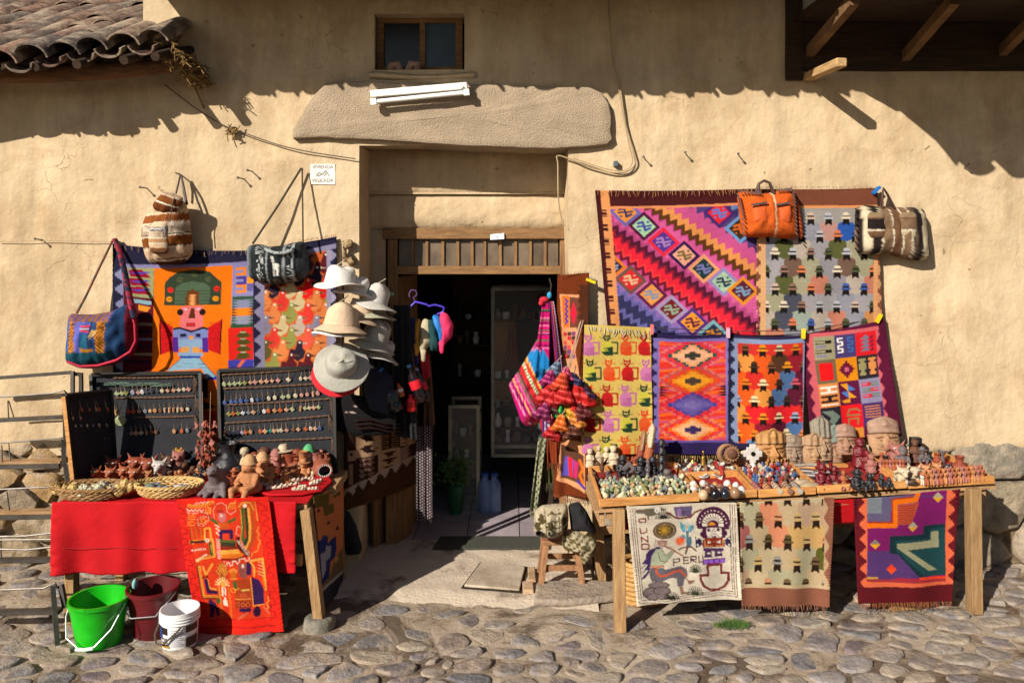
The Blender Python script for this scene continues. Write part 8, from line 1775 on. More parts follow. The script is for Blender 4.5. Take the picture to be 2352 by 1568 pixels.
for i in range(34):
 x = rg.uniform(398, 486); yb = rg.uniform(1076, 1112)
 if x < 440 and yb > 1102: continue
 k_ = rg.choice(('dark','brown','tan')); fig('lump%d' % rg.randrange(5), {'dark':'tiny dark metal figure in the clutter left of the grey seal','brown':'tiny brown clay figure in the clutter left of the grey seal','tan':'tiny tan clay figure in the clutter left of the grey seal'}[k_], x, yb-rg.uniform(12, 24), yb, {'dark':BLKC,'brown':BROWN,'tan':TAN}[k_], group='tiny figures left of the seal', rot=rg.uniform(-1,1))
for i in range(30):
 x = 456+(i % 5)*9+rg.uniform(-3,3); y = 984+(i//5)*18+rg.uniform(-5,5); q = P(x, y, -.30-.02*(i % 3)); k_ = rg.choice(('rose','brown'))
 o = lobj('hanging_charm', PR['lump%d' % (i % 5)][0], {'rose':ROSE,'brown':TERRD}[k_], None, q, (0,0,rg.uniform(-2,2)), .05); tag(o, {'rose':'tiny pinkish clay charm on the hanging strings between the boards','brown':'tiny dark brown clay charm on the hanging strings between the boards'}[k_], 'charm', 'clay charms strung between the boards')
tag(wobj('charm_string', MB().tube([P(465,900,-.17), P(466,980,-.29), P(468,1088,-.34)], .0015, 4).tube([P(484,900,-.17), P(482,980,-.29), P(480,1088,-.34)], .0015, 4), CM), 'strings on which the clay charms hang', 'string')
fig('seal', 'dark grey clay sea lion sitting in front of the big board', 499, 1060, 1136, GREYC, rot=-.2)
fig('vase', 'flared red clay vase behind the grey sea lion', 527, 1053, 1092, TERRD, 'vase'); fig('jar', 'large black clay jar with a wide neck by the board', 524, 1014, 1078, BLKC, 'jar'); fig('jar', 'small shiny black clay pitcher', 548, 1037, 1076, BLKC, 'jar'); fig('bowl', 'low black clay pot under the black pitcher', 556, 1062, 1084, BLKC, 'pot'); fig('seated', 'small red clay figure with raised knees beside the red vase', 539, 1072, 1108, TERRA)
fig('capped', 'large tan clay seated figure in front, with pale cap', 572, 1041, 1136, TAN, m2=LTAN, rot=-.4); fig('capped', 'tan clay seated figure second behind the front one, peaked cap', 603, 1035, 1118, TAN, m2=LTAN, rot=.3); fig('bald', 'brown clay figure with a cream headband behind the tan pair', 584, 1026, 1085, TERRD, m2=CREAM); fig('bald', 'dark bald clay figure with wings at the back', 607, 1012, 1078, BROWN)
fig('seated', 'clay man with round hat holding a red drum', 651, 1017, 1086, TAN, m2=CREAM); q = onL(662, 1086); tag(wobj('clay_drum', MB().lathe([(.001,-.05),(.022,-.05),(.026,0),(.022,.05),(.001,.05)], 14, q+Vector((.01,-.04,.075)), rot=Matrix.Rotation(.7, 3, 'Y')), TERRD), 'red brown drum held by the clay man in the round hat', 'drum')
fig('bowl', 'small square clay dish behind the bowl', 637, 1066, 1096, TERRD, 'dish'); fig('bowl', 'small tan clay bowl near the crouching cup figure', 672, 1072, 1100, TAN, 'bowl'); fig('seated', 'crouching tan clay figure with a tall cup on its head', 698, 1050, 1100, TAN); q = onL(696, 1098); tag(wobj('clay_beaker', MB().lathe([(.001,.12),(.026,.12),(.030,.18),(.036,.185),(.034,.185),(.001,.15)], 18, q), TAN), 'tall tan cup on the head of the crouching figure', 'cup')
fig('capped', 'figurine wearing a bright green and pink knitted cap', 709, 1018, 1078, CREAM, m2=mat('cap_green', C('#58b878',.7))); q = onL(708,1078); tag(wobj('pink_band', MB().lathe([(.027,.150),(.0275,.151),(.026,.166),(.025,.166)], 16, q, cap=False), mat('cap_pink', C('#c0286c',.7))), 'pink stripe on the green knitted cap', 'cap band')
for p_, x, yt, yb, m_, lb_ in (('seated',622,1062,1112,TERRA,'terracotta figure with folded arms right of the tan pair'),('capped',634,1028,1096,ROSE,'rose clay figure with a cap left of the drummer'),('vase',667,1036,1092,TERRD,'slim red clay vase behind the bowl'),('seated',682,1028,1092,TERRD,'dark red clay figure behind the cup figure'),('jar',725,1034,1092,ROSE,'rose clay jar behind the fish pot'),('standing',562,1024,1092,CREAM,'cream clay woman by the black pitcher'),('seated',655,1076,1116,TAN,'low tan clay figure in front of the drummer'),('bowl',536,1090,1112,TERRD,'flat red clay dish by the sea lion'),('seated',590,1084,1122,TERRA,'small terracotta figure between the tan pair'),('standing',752,1046,1094,TERRA,'terracotta woman right of the fish pot')): fig(p_, lb_, x, yt, yb, m_, {'vase':'vase','jar':'jar','bowl':'dish'}.get(p_, 'figurine'), rot=random.uniform(-.5,.5))
# toothed fish pot
q = onL(738, 1098); fp = thing('fish_pot', 'reddish clay pot shaped like a fish with an open toothed mouth', 'pot', q); FP = clay('fish_clay', '#a05a44', rough=.4); fm = MB(); n = 20; prof = [(.040,-.075),(.058,-.05),(.066,-.01),(.066,.03),(.055,.07),(.02,.10),(.001,.102)]
rot_ = Matrix.Rotation(.45, 3, 'Z') @ Matrix.Rotation(R(-90), 3, 'X')
wobj('body', MB().lathe(prof, n, q+Vector((0,.02,.066)), 1.05, .95, rot_, cap=False), FP, fp); wobj('mouth', MB().lathe([(.046,-.072),(.036,-.02),(.001,-.01)], n, q+Vector((0,.02,.066)), 1.05, .9, rot_, cap=False), EYEB, fp); wobj('lip', MB().tube([q+Vector((0,.02,.066))+rot_@Vector((.047*math.cos(a*math.pi/12)*1.05, .044*math.sin(a*math.pi/12), -.078)) for a in range(25)], .006, 7), ROSE, fp)
for a in range(20):
 c_ = q+Vector((0,.02,.066))+rot_@Vector((.041*math.cos(a*math.pi/10)*1.05, .037*math.sin(a*math.pi/10), -.080)); wobj('tooth', MB().ball(c_, .0055, 8, 5), WHITC, fp)
for dx in (-.012, .028): wobj('spout', MB().lathe([(.016,.115),(.014,.13),(.016,.155),(.020,.16),(.014,.16),(.010,.12)], 14, q+Vector((dx,.03,0))), FP, fp)
# red plate with flat bone carvings
q = onL(675, 1124); pl_ = MB(); ring_ = [onL(x, y) for x, y in ((590,1136),(620,1142),(690,1141),(740,1132),(764,1112),(755,1098),(700,1096),(620,1104),(588,1120))]
tag(bevel(wobj('red_cloth_mat', MB().prism([Vector((p.x, p.y, p.z+.006)) for p in ring_], (0,0,.016)), RED), .007, 3), 'rounded red cloth pad holding bone carvings at the right of the table', 'cloth pad')
rg = random.Random(5)
for i in range(16):
 x, y = 608+((i*37) % 135)+rg.uniform(-4,4), 1108+((i*17) % 28); p_ = onL(x, y); p_.z += .024+.006*(i % 3); L_ = rg.uniform(.05,.10); a = rg.uniform(-.9,.9)*(.5)
 mb = MB(); d = Vector((math.cos(a), math.sin(a)*.7, rg.uniform(-.05,.15))); T(mb, p_-d*L_/2, p_+d*L_/2, .012, .008, 8)
 for k in range(3): mb.ball(p_+d*L_*(k/3-.3)+Vector((0,-.006,.008)), .010, 8, 5)
 tag(wobj('bone_carving', mb, BONE), 'pale bone carving lying on the red pad', 'carving', 'bone carvings on the red pad')
# baskets with crystals and stones
WICK, WICK2 = mat('wicker_brown', C('#a8804c',.8), C('#6e4c28',.8), rough=.6, scale=40), mat('wicker_straw', C('#d8b878',.8), C('#a88448',.8), rough=.55, scale=40)
def basket(label, px, py, rx, ry, m, h=.062, rows=6, tw=5):
 c = onL(px, py); t = thing('wicker_basket', label, 'basket', c)
 for k in range(rows):
  f = .70+.30*(k/(rows-1))**.7; z = .008+h*k/(rows-1); pts = []
  for i in range(97):
   a = 2*math.pi*i/96; w = .0055*math.sin(12*a*2+k*math.pi); pts.append(c+Vector(((rx*f+w)*math.cos(a), (ry*f+w)*math.sin(a), z+.002*math.sin(24*a+k*math.pi))))
  wobj('wicker_strand', MB().tube(pts, .0068, 6), m, t)
 for ph in (0, 2.1, 4.2): wobj('rim_strand', MB().tube([c+Vector(((rx*1.02+.007*math.cos(14*i*math.pi/60+ph))*math.cos(i*math.pi/60), (ry*1.02+.007*math.cos(14*i*math.pi/60+ph))*math.sin(i*math.pi/60), h+.014+.007*math.sin(14*i*math.pi/60+ph))) for i in range(121)], .0065, 6), m, t)
 wobj('base', MB().lathe([(.001,.004),(.70,.004),(.72,.016),(.001,.016)], 40, c, rx, ry), m, t); return c
c1 = basket('long brown wicker basket of pale crystals at the table corner', 214, 1143, .245, .115, WICK); c2 = basket('straw coloured wicker basket of polished stones', 385, 1137, .215, .12, WICK2)
CRY = [(mat('crystal_pale', C('#cfcbb0',.8), C('#a09c80',.7), rough=.3, scale=30, bump=.5), 'pale green white'), (mat('crystal_amber', C('#d0b070',.8), C('#a08448',.7), rough=.3, scale=30, bump=.5), 'amber'), (mat('crystal_grey', C('#b0a098',.8), C('#85766e',.7), rough=.4, scale=30, bump=.5), 'grey pink')]
def crystal(c, r, sd):
 rg = random.Random(sd); mb = MB()
 for i in range(16):
  d = Vector((rg.gauss(0,1), rg.gauss(0,.8), abs(rg.gauss(.8,.5)))).normalized(); a = c+Vector((rg.gauss(0,r*.35), rg.gauss(0,r*.3), 0)); w = r*rg.uniform(.2,.38); x = d.orthogonal().normalized()*w; y = d.cross(x).normalized()*w; L_ = r*rg.uniform(.35,.8)
  vs = [a+x*math.cos(k*math.pi/3)+y*math.sin(k*math.pi/3) for k in range(6)]; mb.add(vs+[v+d*L_ for v in vs]+[a+d*(L_+w*1.1)], [(k, (k+1)%6, 6+(k+1)%6, 6+k) for k in range(6)]+[(6+k, 6+(k+1)%6, 12) for k in range(6)])
 return mb
for i, (x, y, r, k_, w) in enumerate(((146,1137,.055,1,'at the left end of the basket'),(168,1136,.06,1,'second from left in the basket'),(196,1132,.06,0,'tall one left of the middle'),(228,1128,.065,0,'broad one in the middle'),(262,1130,.045,2,'right of the middle'),(288,1126,.075,1,'big one at the right end'),(236,1140,.03,0,'small one in front'),(268,1112,.04,0,'behind the big amber one'))):
 q = P(x, y, c1.y-.03+.03*(i % 2)); q.z = c1.z+.045; m_, nm = CRY[k_]; t = wobj('crystal', crystal(q, r*1.1, i), m_, smooth=False); tag(t, f'{nm} crystal cluster, {w}', 'crystal', 'crystals in the brown basket')
rg = random.Random(6); STN = {'grey green':'#7c8a80','white':'#d8d4d0','rust':'#9a5a40','blue grey':'#8490a8','cream':'#cfc4a0','olive':'#a0a074'}
for i in range(30):
 k_ = list(STN)[i % 6] if i else 'grey green'; a, r = rg.uniform(0, 6.28), math.sqrt(rg.random())*.8; q = c2+Vector((.19*r*math.cos(a), .095*r*math.sin(a), .036+.012*(i % 2))); rr = rg.uniform(.014,.024)
 if i == 0: q = c2+Vector((-.11,-.01,.05)); rr = .042
 t = wobj('polished_stone', MB().ball(q, rr, 12, 8, (rg.uniform(1,1.4), 1, .75)), mat('stone_'+k_.replace(' ', '_'), C(STN[k_],.75), C(STN[k_],.5), rough=.25, scale=40)); tag(t, 'large round grey green polished stone at the left of the straw basket' if i == 0 else f'small {k_} polished stone lying in the straw basket', 'stone', 'polished stones in the straw basket')
for i in range(10): q = c2+Vector((.10+rg.uniform(-.05,.05), rg.uniform(-.05,.04), .055)); d = Vector((rg.uniform(-.03,.03), rg.uniform(-.02,.02), 0)); tag(wobj('blue_shard', MB().beam(q-d, q+d, .010, .006), mat('shard_blue', C('#8c9ac8',.8), C('#5a68a0',.7), scale=40)), 'pale blue stone shard at the right of the straw basket', 'stone', 'blue shards in the straw basket')

# ---- right table: trays
REDL = mat('tray_lining', C('#b02820',.7), C('#8c1c18',.7), rough=.9); TR_ = [(0,.243,.70),(.247,.386,.42),(.390,.534,.66),(.538,.768,.64),(.772,1.0,.58)]
for i, (t0, t1, dp) in enumerate(TR_):
 t = thing('display_tray', ['square wooden tray of small stone animals at the left end of the table','small wooden tray of stone eggs','wooden tray of tiny dolls and nativity pieces','long wooden tray of silver pins and dark figures','long wooden tray of cat figurines at the right end'][i], 'tray', RT((t0+t1)/2, 0), 'wooden trays on the right table')
 A, B, Cc, D = RT(t0, 0), RT(t1, 0), RT(t1, dp), RT(t0, dp); up = Vector((0,0,.004+.004*(i % 2)))
 wobj('lining', MB().prism([A+Vector((.01,.01,-.012)), B+Vector((-.01,.01,-.012)), Cc+Vector((-.01,-.01,-.012)), D+Vector((.01,-.01,-.012))], (0,0,-.008)), REDL, t)
 for nm, a, b in (('front_slat',A,B),('back_slat',D,Cc)): bevel(wobj(nm, MB().beam(a+up, b+up, .020, .048), TRAYWOOD, t), .003)
 for a, b in ((A,D),(B,Cc)):
  dx = Vector((.012 if a is A else -.012, 0, 0)); bevel(wobj('side_slat', MB().beam(a+up+dx+Vector((0,.012,0)), b+up+dx-Vector((0,.012,0)), .018, .044), TRAYWOOD, t), .003)
# tray 1: heap of little stone animals
LC = {'pale green':'#a8ae8c','cream':'#d8cca8','grey':'#7e8280','olive':'#8c8a4c','tan':'#bc946c','moss green':'#6a7858'}; LM = {k: clay('animal_'+k.replace(' ', '_'), v, rough=.5, k=.8) for k, v in LC.items()}
rg = random.Random(21)
for j in range(10):
 for i in range(17):
  t_ = .018+.212*(i+rg.uniform(-.3,.3)+.5)/17; d = .035+.36*(j+rg.uniform(-.3,.3)+.5)/10; p_ = RT(t_, d); p_.z += -.012+rg.uniform(0,.006); k_ = rg.choices(list(LC), [4,5 if j < 5 else 2,2 if j < 5 else 4,1,3 if j < 5 else 1,3])[0]
  h = rg.uniform(.046,.066); o = lobj('stone_animal', PR['lump%d' % rg.randrange(5)][0], LM[k_], None, p_, (rg.uniform(-.4,.4), rg.uniform(-.4,.4), rg.uniform(-2,2)), h); tag(o, f'tiny {k_} carved stone animal in the square front left tray', 'figurine', 'tiny stone animals in the left tray')
for i, (x, yt, yb) in enumerate(((1355,1028,1072),(1375,1018,1068),(1393,1022,1068),(1409,1020,1074))): fig('standing', 'cream carved figure in the back row of the left tray, '+['leftmost','second from left','third from left','nearest the brown ones'][i], x, yt, yb, CREAM, group='cream carved figures', side='R')
for i, (x, yt, yb) in enumerate(((1430,1018,1064),(1446,1018,1062),(1463,1022,1064))): fig('seated', 'red brown seated figure behind the black carvings, '+['leftmost','middle','rightmost'][i], x, yt, yb, TERRD, group='red brown seated figures', side='R')
fig('condor', 'dark brown condor with raised wings in the left tray', 1383, 1046, 1090, BROWN, side='R', rot=.3, w=.8)
for i, (x, y, r) in enumerate(((1366,1100,20),(1398,1096,18),(1428,1090,20),(1412,1078,14))): fig('lump%d' % i, 'smooth dark brown carving in front of the condor, '+['leftmost','second','rightmost','hindmost'][i], x, y-r, y, GREYC if i % 2 else BROWN, group='dark carvings by the condor', side='R')
def chakana(label, px, py, Y, sz, m, name='stepped_cross'):
 c = P(px, py, Y); s_ = sz/S(Y)/2; k = s_/3; pts = [(1,3),(1,2),(2,2),(2,1),(3,1),(3,-1),(2,-1),(2,-2),(1,-2),(1,-3),(-1,-3),(-1,-2),(-2,-2),(-2,-1),(-3,-1),(-3,1),(-2,1),(-2,2),(-1,2),(-1,3)]
 t = thing(name, label, 'stepped cross', c-Vector((0,0,s_))); bevel(wobj('cross', MB().prism([c+Vector((a*k, 0, b*k)) for a, b in pts], (0,.022,0)), m, t), .004); wobj('hole', MB().lathe([(.001,-.002),(k*.75,-.002),(k*.75,.003),(.001,.003)], 18, c, rot=Matrix.Rotation(R(90), 3, 'X')), EYEB, t); return t
chakana('dark grey stepped cross of stone in the left tray', 1445, 1076, -.42, 29, GREYC); chakana('white stepped cross of stone standing above the trays', 1730, 1042, -.38, 43, WHITC)
wobj('foot', MB().lathe([(.001,0),(.03,0),(.022,.05),(.008,.075),(.001,.075)], 14, Vector((P(1730,1085,-.38).x, -.37, RT(.39,.5).z))), WHITC, bpy.data.objects['stepped_cross.001'])
for x, yt, yb, lb_ in ((1430,1043,1092,'black carved bottle figure beside the grey cross'),(1472,1046,1096,'shiny black carved bear behind the totems'),(1499,1046,1098,'round shiny black carved figure by the tall totem')): fig('seated', lb_, x, yt, yb, BLKC, side='R')
for x, yt, yb, lb_ in ((1520,1000,1102,'tall black totem carving of stacked heads'),(1503,1068,1102,'short dark totem carving left of the tall one'),(1488,1050,1104,'slim grey totem carving')): fig('totem', lb_, x, yt, yb, BLKC if x > 1490 else GREYC, side='R', w=.75)
fig('lump2', 'dark blue grey stone lump right of the tall totem', 1536, 1072, 1106, GREYC, side='R')
def stick(label, px, yt, yb, wpx, m, m2):
 b = onR(px-10, yb); tz = P(px+6, yt, b.y+.03); t = thing('carved_mask_stick', label, 'carved stick', b); w = wpx/S(b.y); d = (tz-b)
 wobj('shaft', MB().tube([b, b+d*.35, b+d*.62, b+d*.66], [w*.22,w*.30,w*.42,w*.42], 12), m2, t); wobj('face_panel', MB().tube([b+d*.60+Vector((0,-.012,0)), b+d*.8+Vector((0,-.012,0)), b+d*.98+Vector((0,-.012,0)), b+d], [w*.45,w*.55,w*.5,w*.3], 14, sq=.5), m, t); c = b+d*.84+Vector((0,-.03,0))
 wobj('nose', MB().ball(c, w*.09, 8, 6, (1,1,1.8)), m2, t)
 for s_ in (-1, 1): wobj('eye', MB().ball(c+Vector((s_*w*.2,.0,w*.16)), w*.06, 8, 5), EYEB, t)
stick('tall carved stick with a cream face and red robe', 1492, 980, 1092, 34, CREAM, TERRA); stick('carved brown stick with a studded red body', 1473, 992, 1092, 24, WOODC, TERRD)
# tray 2: stone eggs
rg = random.Random(2)
EGG = [(1700,1040,75,'#d8b890','cream egg at the front left'),(1870,1030,80,'#1c1a1e','large black egg at the front'),(2025,1035,70,'#242c3c','blue black egg at the front'),(2165,1020,80,'#a07c5c','tan brown egg at the front right'),(2255,985,62,'#e0dcd8','white egg at the right edge'),(1610,970,58,'#e4d4cc','pinkish white egg at the left'),(1690,985,52,'#6e6a58','marbled grey green egg'),(1800,950,52,'#8a6450','brown marbled egg in the middle'),(1862,932,42,'#74706c','grey egg in the middle'),(1897,905,46,'#d08a4c','orange egg in the middle'),(2048,890,56,'#e8e4dc','white egg at the back'),(2165,910,48,'#ece8e0','small white egg at the back right'),(2118,955,52,'#cc7c50','salmon orange egg'),(2052,970,52,'#34343c','dark slate egg'),(1568,905,60,'#e6e0d4','white egg at the back left'),(1712,882,52,'#e0d6c8','off white egg at the back'),(1960,940,46,'#9a7058','reddish brown egg'),(1790,890,40,'#7a5a48','dark brown egg at the back'),(1945,975,48,'#6a5448','dark brown egg near the middle')]
for i, (x, y, r, c_, lb_) in enumerate(EGG):
 px, py = 1332.2+.16406*x, 964.7+.16406*(y+r*.9); q = onR(px, py); q.z += 0; h = 2*r*.16406/S(q.y); o = lobj('stone_egg', PR['egg'][0], mat('egg_%d' % i, C(c_,.72), C(c_,.5), rough=.22, scale=30, spec=.5), None, q, (rg.uniform(-.3,.3), rg.uniform(-.3,.3), rg.uniform(0,6)), (h*1.12, h*1.12, h)); tag(o, 'polished stone '+lb_, 'stone egg', 'stone eggs in the small tray')
# clutter of trinkets between the trays
TK = {'silver':clay('trinket_silver','#b8b4b0',rough=.35),'red':clay('trinket_red','#b03024'),'cream':clay('trinket_cream','#d8ccb4'),'brown':clay('trinket_brown','#94644a'),'grey green':clay('trinket_green','#8a9484'),'white':clay('trinket_white','#e0dcd4')}
RINGM = MB().tube([(.016*math.cos(a*math.pi/10), .016*math.sin(a*math.pi/10), .005) for a in range(21)], .005, 6).mesh('bracelet'); LEAFM = MB().prism([(-.03,-.004,0),(0,-.012,.002),(.03,-.002,.004),(.01,.010,.004),(-.02,.010,0)], (0,0,.004)).mesh('metal_leaf', False)
for i in range(120):
 t_, d = rg.uniform(.19,.40), rg.uniform(.40,.68)
 if d < .45 and .25 > t_: continue
 if t_ < .24: t_ += .05
 p_ = RT(t_, d); p_.z += rg.uniform(-.008,.012); k_ = rg.choice(list(TK)); ty = rg.choice(('bracelet','metal_leaf','bead_charm')); me_ = {'bracelet':RINGM,'metal_leaf':LEAFM,'bead_charm':PR['lump%d' % (i % 5)][0]}[ty]
 o = lobj(ty, me_, TK[k_], None, p_, (rg.uniform(-.5,.3), rg.uniform(-.4,.4), rg.uniform(0,6)), rg.uniform(1.1,1.9) if ty != 'bead_charm' else rg.uniform(.04,.06)); tag(o, f"{k_} {ty.replace('_', ' ')} in the heap of trinkets behind the eggs", 'trinket', 'trinkets heaped behind the eggs')
fig('bell', 'small brass bell, the left and lower one', 1591, 1046, 1076, BRASS, 'bell', 'brass bells', 'R'); fig('bell', 'taller brass bell with a face on its handle', 1615, 1034, 1075, BRASS, 'bell', 'brass bells', 'R', w=.8)
c = P(1676, 1041, -.30); sd_ = thing('sun_disc', 'tan clay sun and moon disc leaning at the back of the table', 'disc', c-Vector((0,0,.05))); wobj('sun_rays', MB().prism([c+Vector((math.cos(a*math.pi/16)*(.058 if a % 2 else .046)+.012, -.012, math.sin(a*math.pi/16)*(.058 if a % 2 else .046))) for a in range(32)], (0,.02,0)), WOODC, sd_); wobj('sun_face', MB().ball(c+Vector((.016,-.012,0)), .036, 16, 8, (1,.5,1)), BROWN, sd_); wobj('moon', MB().tube([c+Vector((-.012+.062*math.cos(a), -.01, .062*math.sin(a))) for a in [1.2+k*.2 for k in range(20)]], [.004+.016*math.sin(math.pi*k/19) for k in range(20)], 8), WOODC, sd_)
fig('bald', 'small striped clay head figure behind the white cross', 1717, 1010, 1062, CREAM, side='R')
# tray 3: nativity dolls
DC = {'red':'#a83428','blue':'#4a6ca0','cream':'#d8c8ac','pink':'#c88c84','brown':'#7a5240'}; DM = {k: clay('doll_'+k, v) for k, v in DC.items()}
for j in range(7):
 for i in range(9):
  t_ = .402+.118*(i+rg.uniform(-.3,.3)+.5)/9; d = .12+.36*(j+rg.uniform(-.3,.3)+.5)/7; p_ = RT(t_, d); p_.z -= .01; k_ = rg.choice(list(DC)); o = lobj('clay_doll', PR['doll'][0], DM[k_], None, p_, (rg.uniform(-.2,.2), rg.uniform(-.2,.2), rg.uniform(-1,1)), rg.uniform(.055,.078)); tag(o, f'tiny painted clay doll in {k_} clothes in the nativity tray', 'doll', 'tiny dolls in the nativity tray')
for i, (x, c_, lb_) in enumerate(((1738,'#c07a78','pink striped'),(1761,'#b4683c','rust orange'),(1784,'#c8b89c','cream and brown striped'),(1808,'#8c6450','plain brown'),(1830,'#b8b0a4','grey white striped'))):
 a, b = onR(x-9, 1114), onR(x+8, 1133); a.z += .012; b.z += .012; t = thing('woven_roll', lb_+' woven roll along the front of the nativity tray', 'roll', (a+b)/2, 'woven rolls in the nativity tray'); mm_ = clay('roll_%d' % i, c_, k=.75); wobj('roll', MB().tube([a, (a+b)/2, b], [.018,.021,.018], 12), mm_, t)
 for k in (.25, .5, .75): wobj('stripe_band', MB().lathe([(.0205,-.004),(.0222,-.002),(.0222,.002),(.0205,.004)], 12, a.lerp(b, k), rot=(b-a).to_track_quat('Z','Y').to_matrix(), cap=False), BROWN if i % 2 == 0 else CREAM, t)
q = onR(1797, 1094); nt_ = thing('nativity_box', 'small red box scene with a hatted doll in the nativity tray', 'nativity scene', q); wobj('box', MB().box((q.x-.03, q.y, q.z), (q.x+.055, q.y+.05, q.z+.05)), clay('nativity_red','#b02820'), nt_); lobj('doll', PR['doll'][0], CREAM, nt_, (0,-.015,.0), (0,0,0), .075)
q = onR(1764, 1092); tag(bevel(wobj('white_box', MB().box((q.x-.035, q.y, q.z), (q.x+.03, q.y+.05, q.z+.05), Matrix.Rotation(.2, 3, 'Z')), WHITC), .004), 'small white box at the back of the nativity tray', 'box')
q = onR(1747, 1100); tag(wobj('salmon_star', MB().prism([q+Vector(((.035 if k % 2 else .015)*math.cos(k*math.pi/5+.3), -.01+.004*k/10, .03+(.035 if k % 2 else .015)*math.sin(k*math.pi/5+.3))) for k in range(10)], (0,.012,0)), clay('star_salmon','#c87c64')), 'salmon clay star in the nativity tray', 'star')
# tray 4: silver pins, stones, dark figures
SP = [mat('pin_silver', C('#a8a8ac',.8), C('#75757c',.7), metal=.5, rough=.4, scale=30), clay('pin_white','#d4d0cc'), clay('pin_dark','#55555c')]
for i in range(46):
 p_ = RT(.545+.10*rg.random(), .16+.42*rg.random()); p_.z += -.008+.0006*i; a = rg.gauss(.1,.25); d = Vector((math.cos(a), math.sin(a), 0))*rg.uniform(.04,.075); k = i % 3; tag(wobj('metal_pin', MB().beam(p_-d, p_+d, rg.uniform(.010,.022), .005), SP[k], smooth=False), ['flat silver pin','flat white pin','flat dark grey pin'][k]+' in the stacked pile in the long tray', 'pin', 'stacked pins in the long tray')
for i, (x, y, r, c_) in enumerate(((1862,1121,17,'#a89678'),(1886,1119,15,'#8c7a62'),(1905,1118,13,'#b4a488'),(1842,1112,14,'#b09c80'),(1920,1117,12,'#9c8a70'))): q = onR(x, y); q.z += .012; tag(wobj('flat_stone', MB().ball(q, r/S(q.y), 16, 8, (1.5,1.1,.6)), clay('flat_stone_%d' % i, c_, k=.8)), 'flat tan stone at the front of the long tray, '+['leftmost at the slat','second from left','middle','hindmost by the pins','rightmost by the vases'][i], 'stone', 'flat stones in the long tray')
fig('seated', 'burgundy figure raising one arm, the left of the pair', 1888, 1062, 1118, BURG, side='R', rot=.2, m2=BURG); fig('seated', 'burgundy figure raising one arm, the right of the pair', 1916, 1068, 1115, BURG, side='R', rot=-.2, m2=BURG)
for x, yt in ((1879,1064),(1907,1070)): q = P(x, yt+8, onR(x+9, 1116).y); tag(wobj('raised_horn', MB().tube([q, q+Vector((.004,0,.02)), q+Vector((.002,0,.045))], [.012,.011,.013], 8), BURG), 'burgundy horn lifted by the %s burgundy figure' % ('left' if x < 1890 else 'right'), 'horn')
fig('standing', 'small terracotta woman beside the burgundy pair', 1937, 1078, 1116, TERRA, side='R'); fig('jar', 'tiny pink clay jar lying near the terracotta woman', 1932, 1108, 1122, ROSE, 'jar', side='R', tilt=1.2); fig('jar', 'tiny pale clay jar lying by the black figures', 1948, 1108, 1123, TAN, 'jar', side='R', tilt=1.3)
for i, (p_, x, yt, yb) in enumerate((('seated',1968,1074,1124),('seated',1998,1086,1122),('bull',2000,1078,1108),('capped',2024,1086,1118),('capped',2042,1094,1118))): fig(p_, 'black clay figure in the long tray, '+['largest at the left','low one in the middle','humped animal behind','tall one right of the middle','small one at the right end'][i], x, yt, yb, BLKC, side='R', group='black clay figures', rot=rg.uniform(-.5,.5))
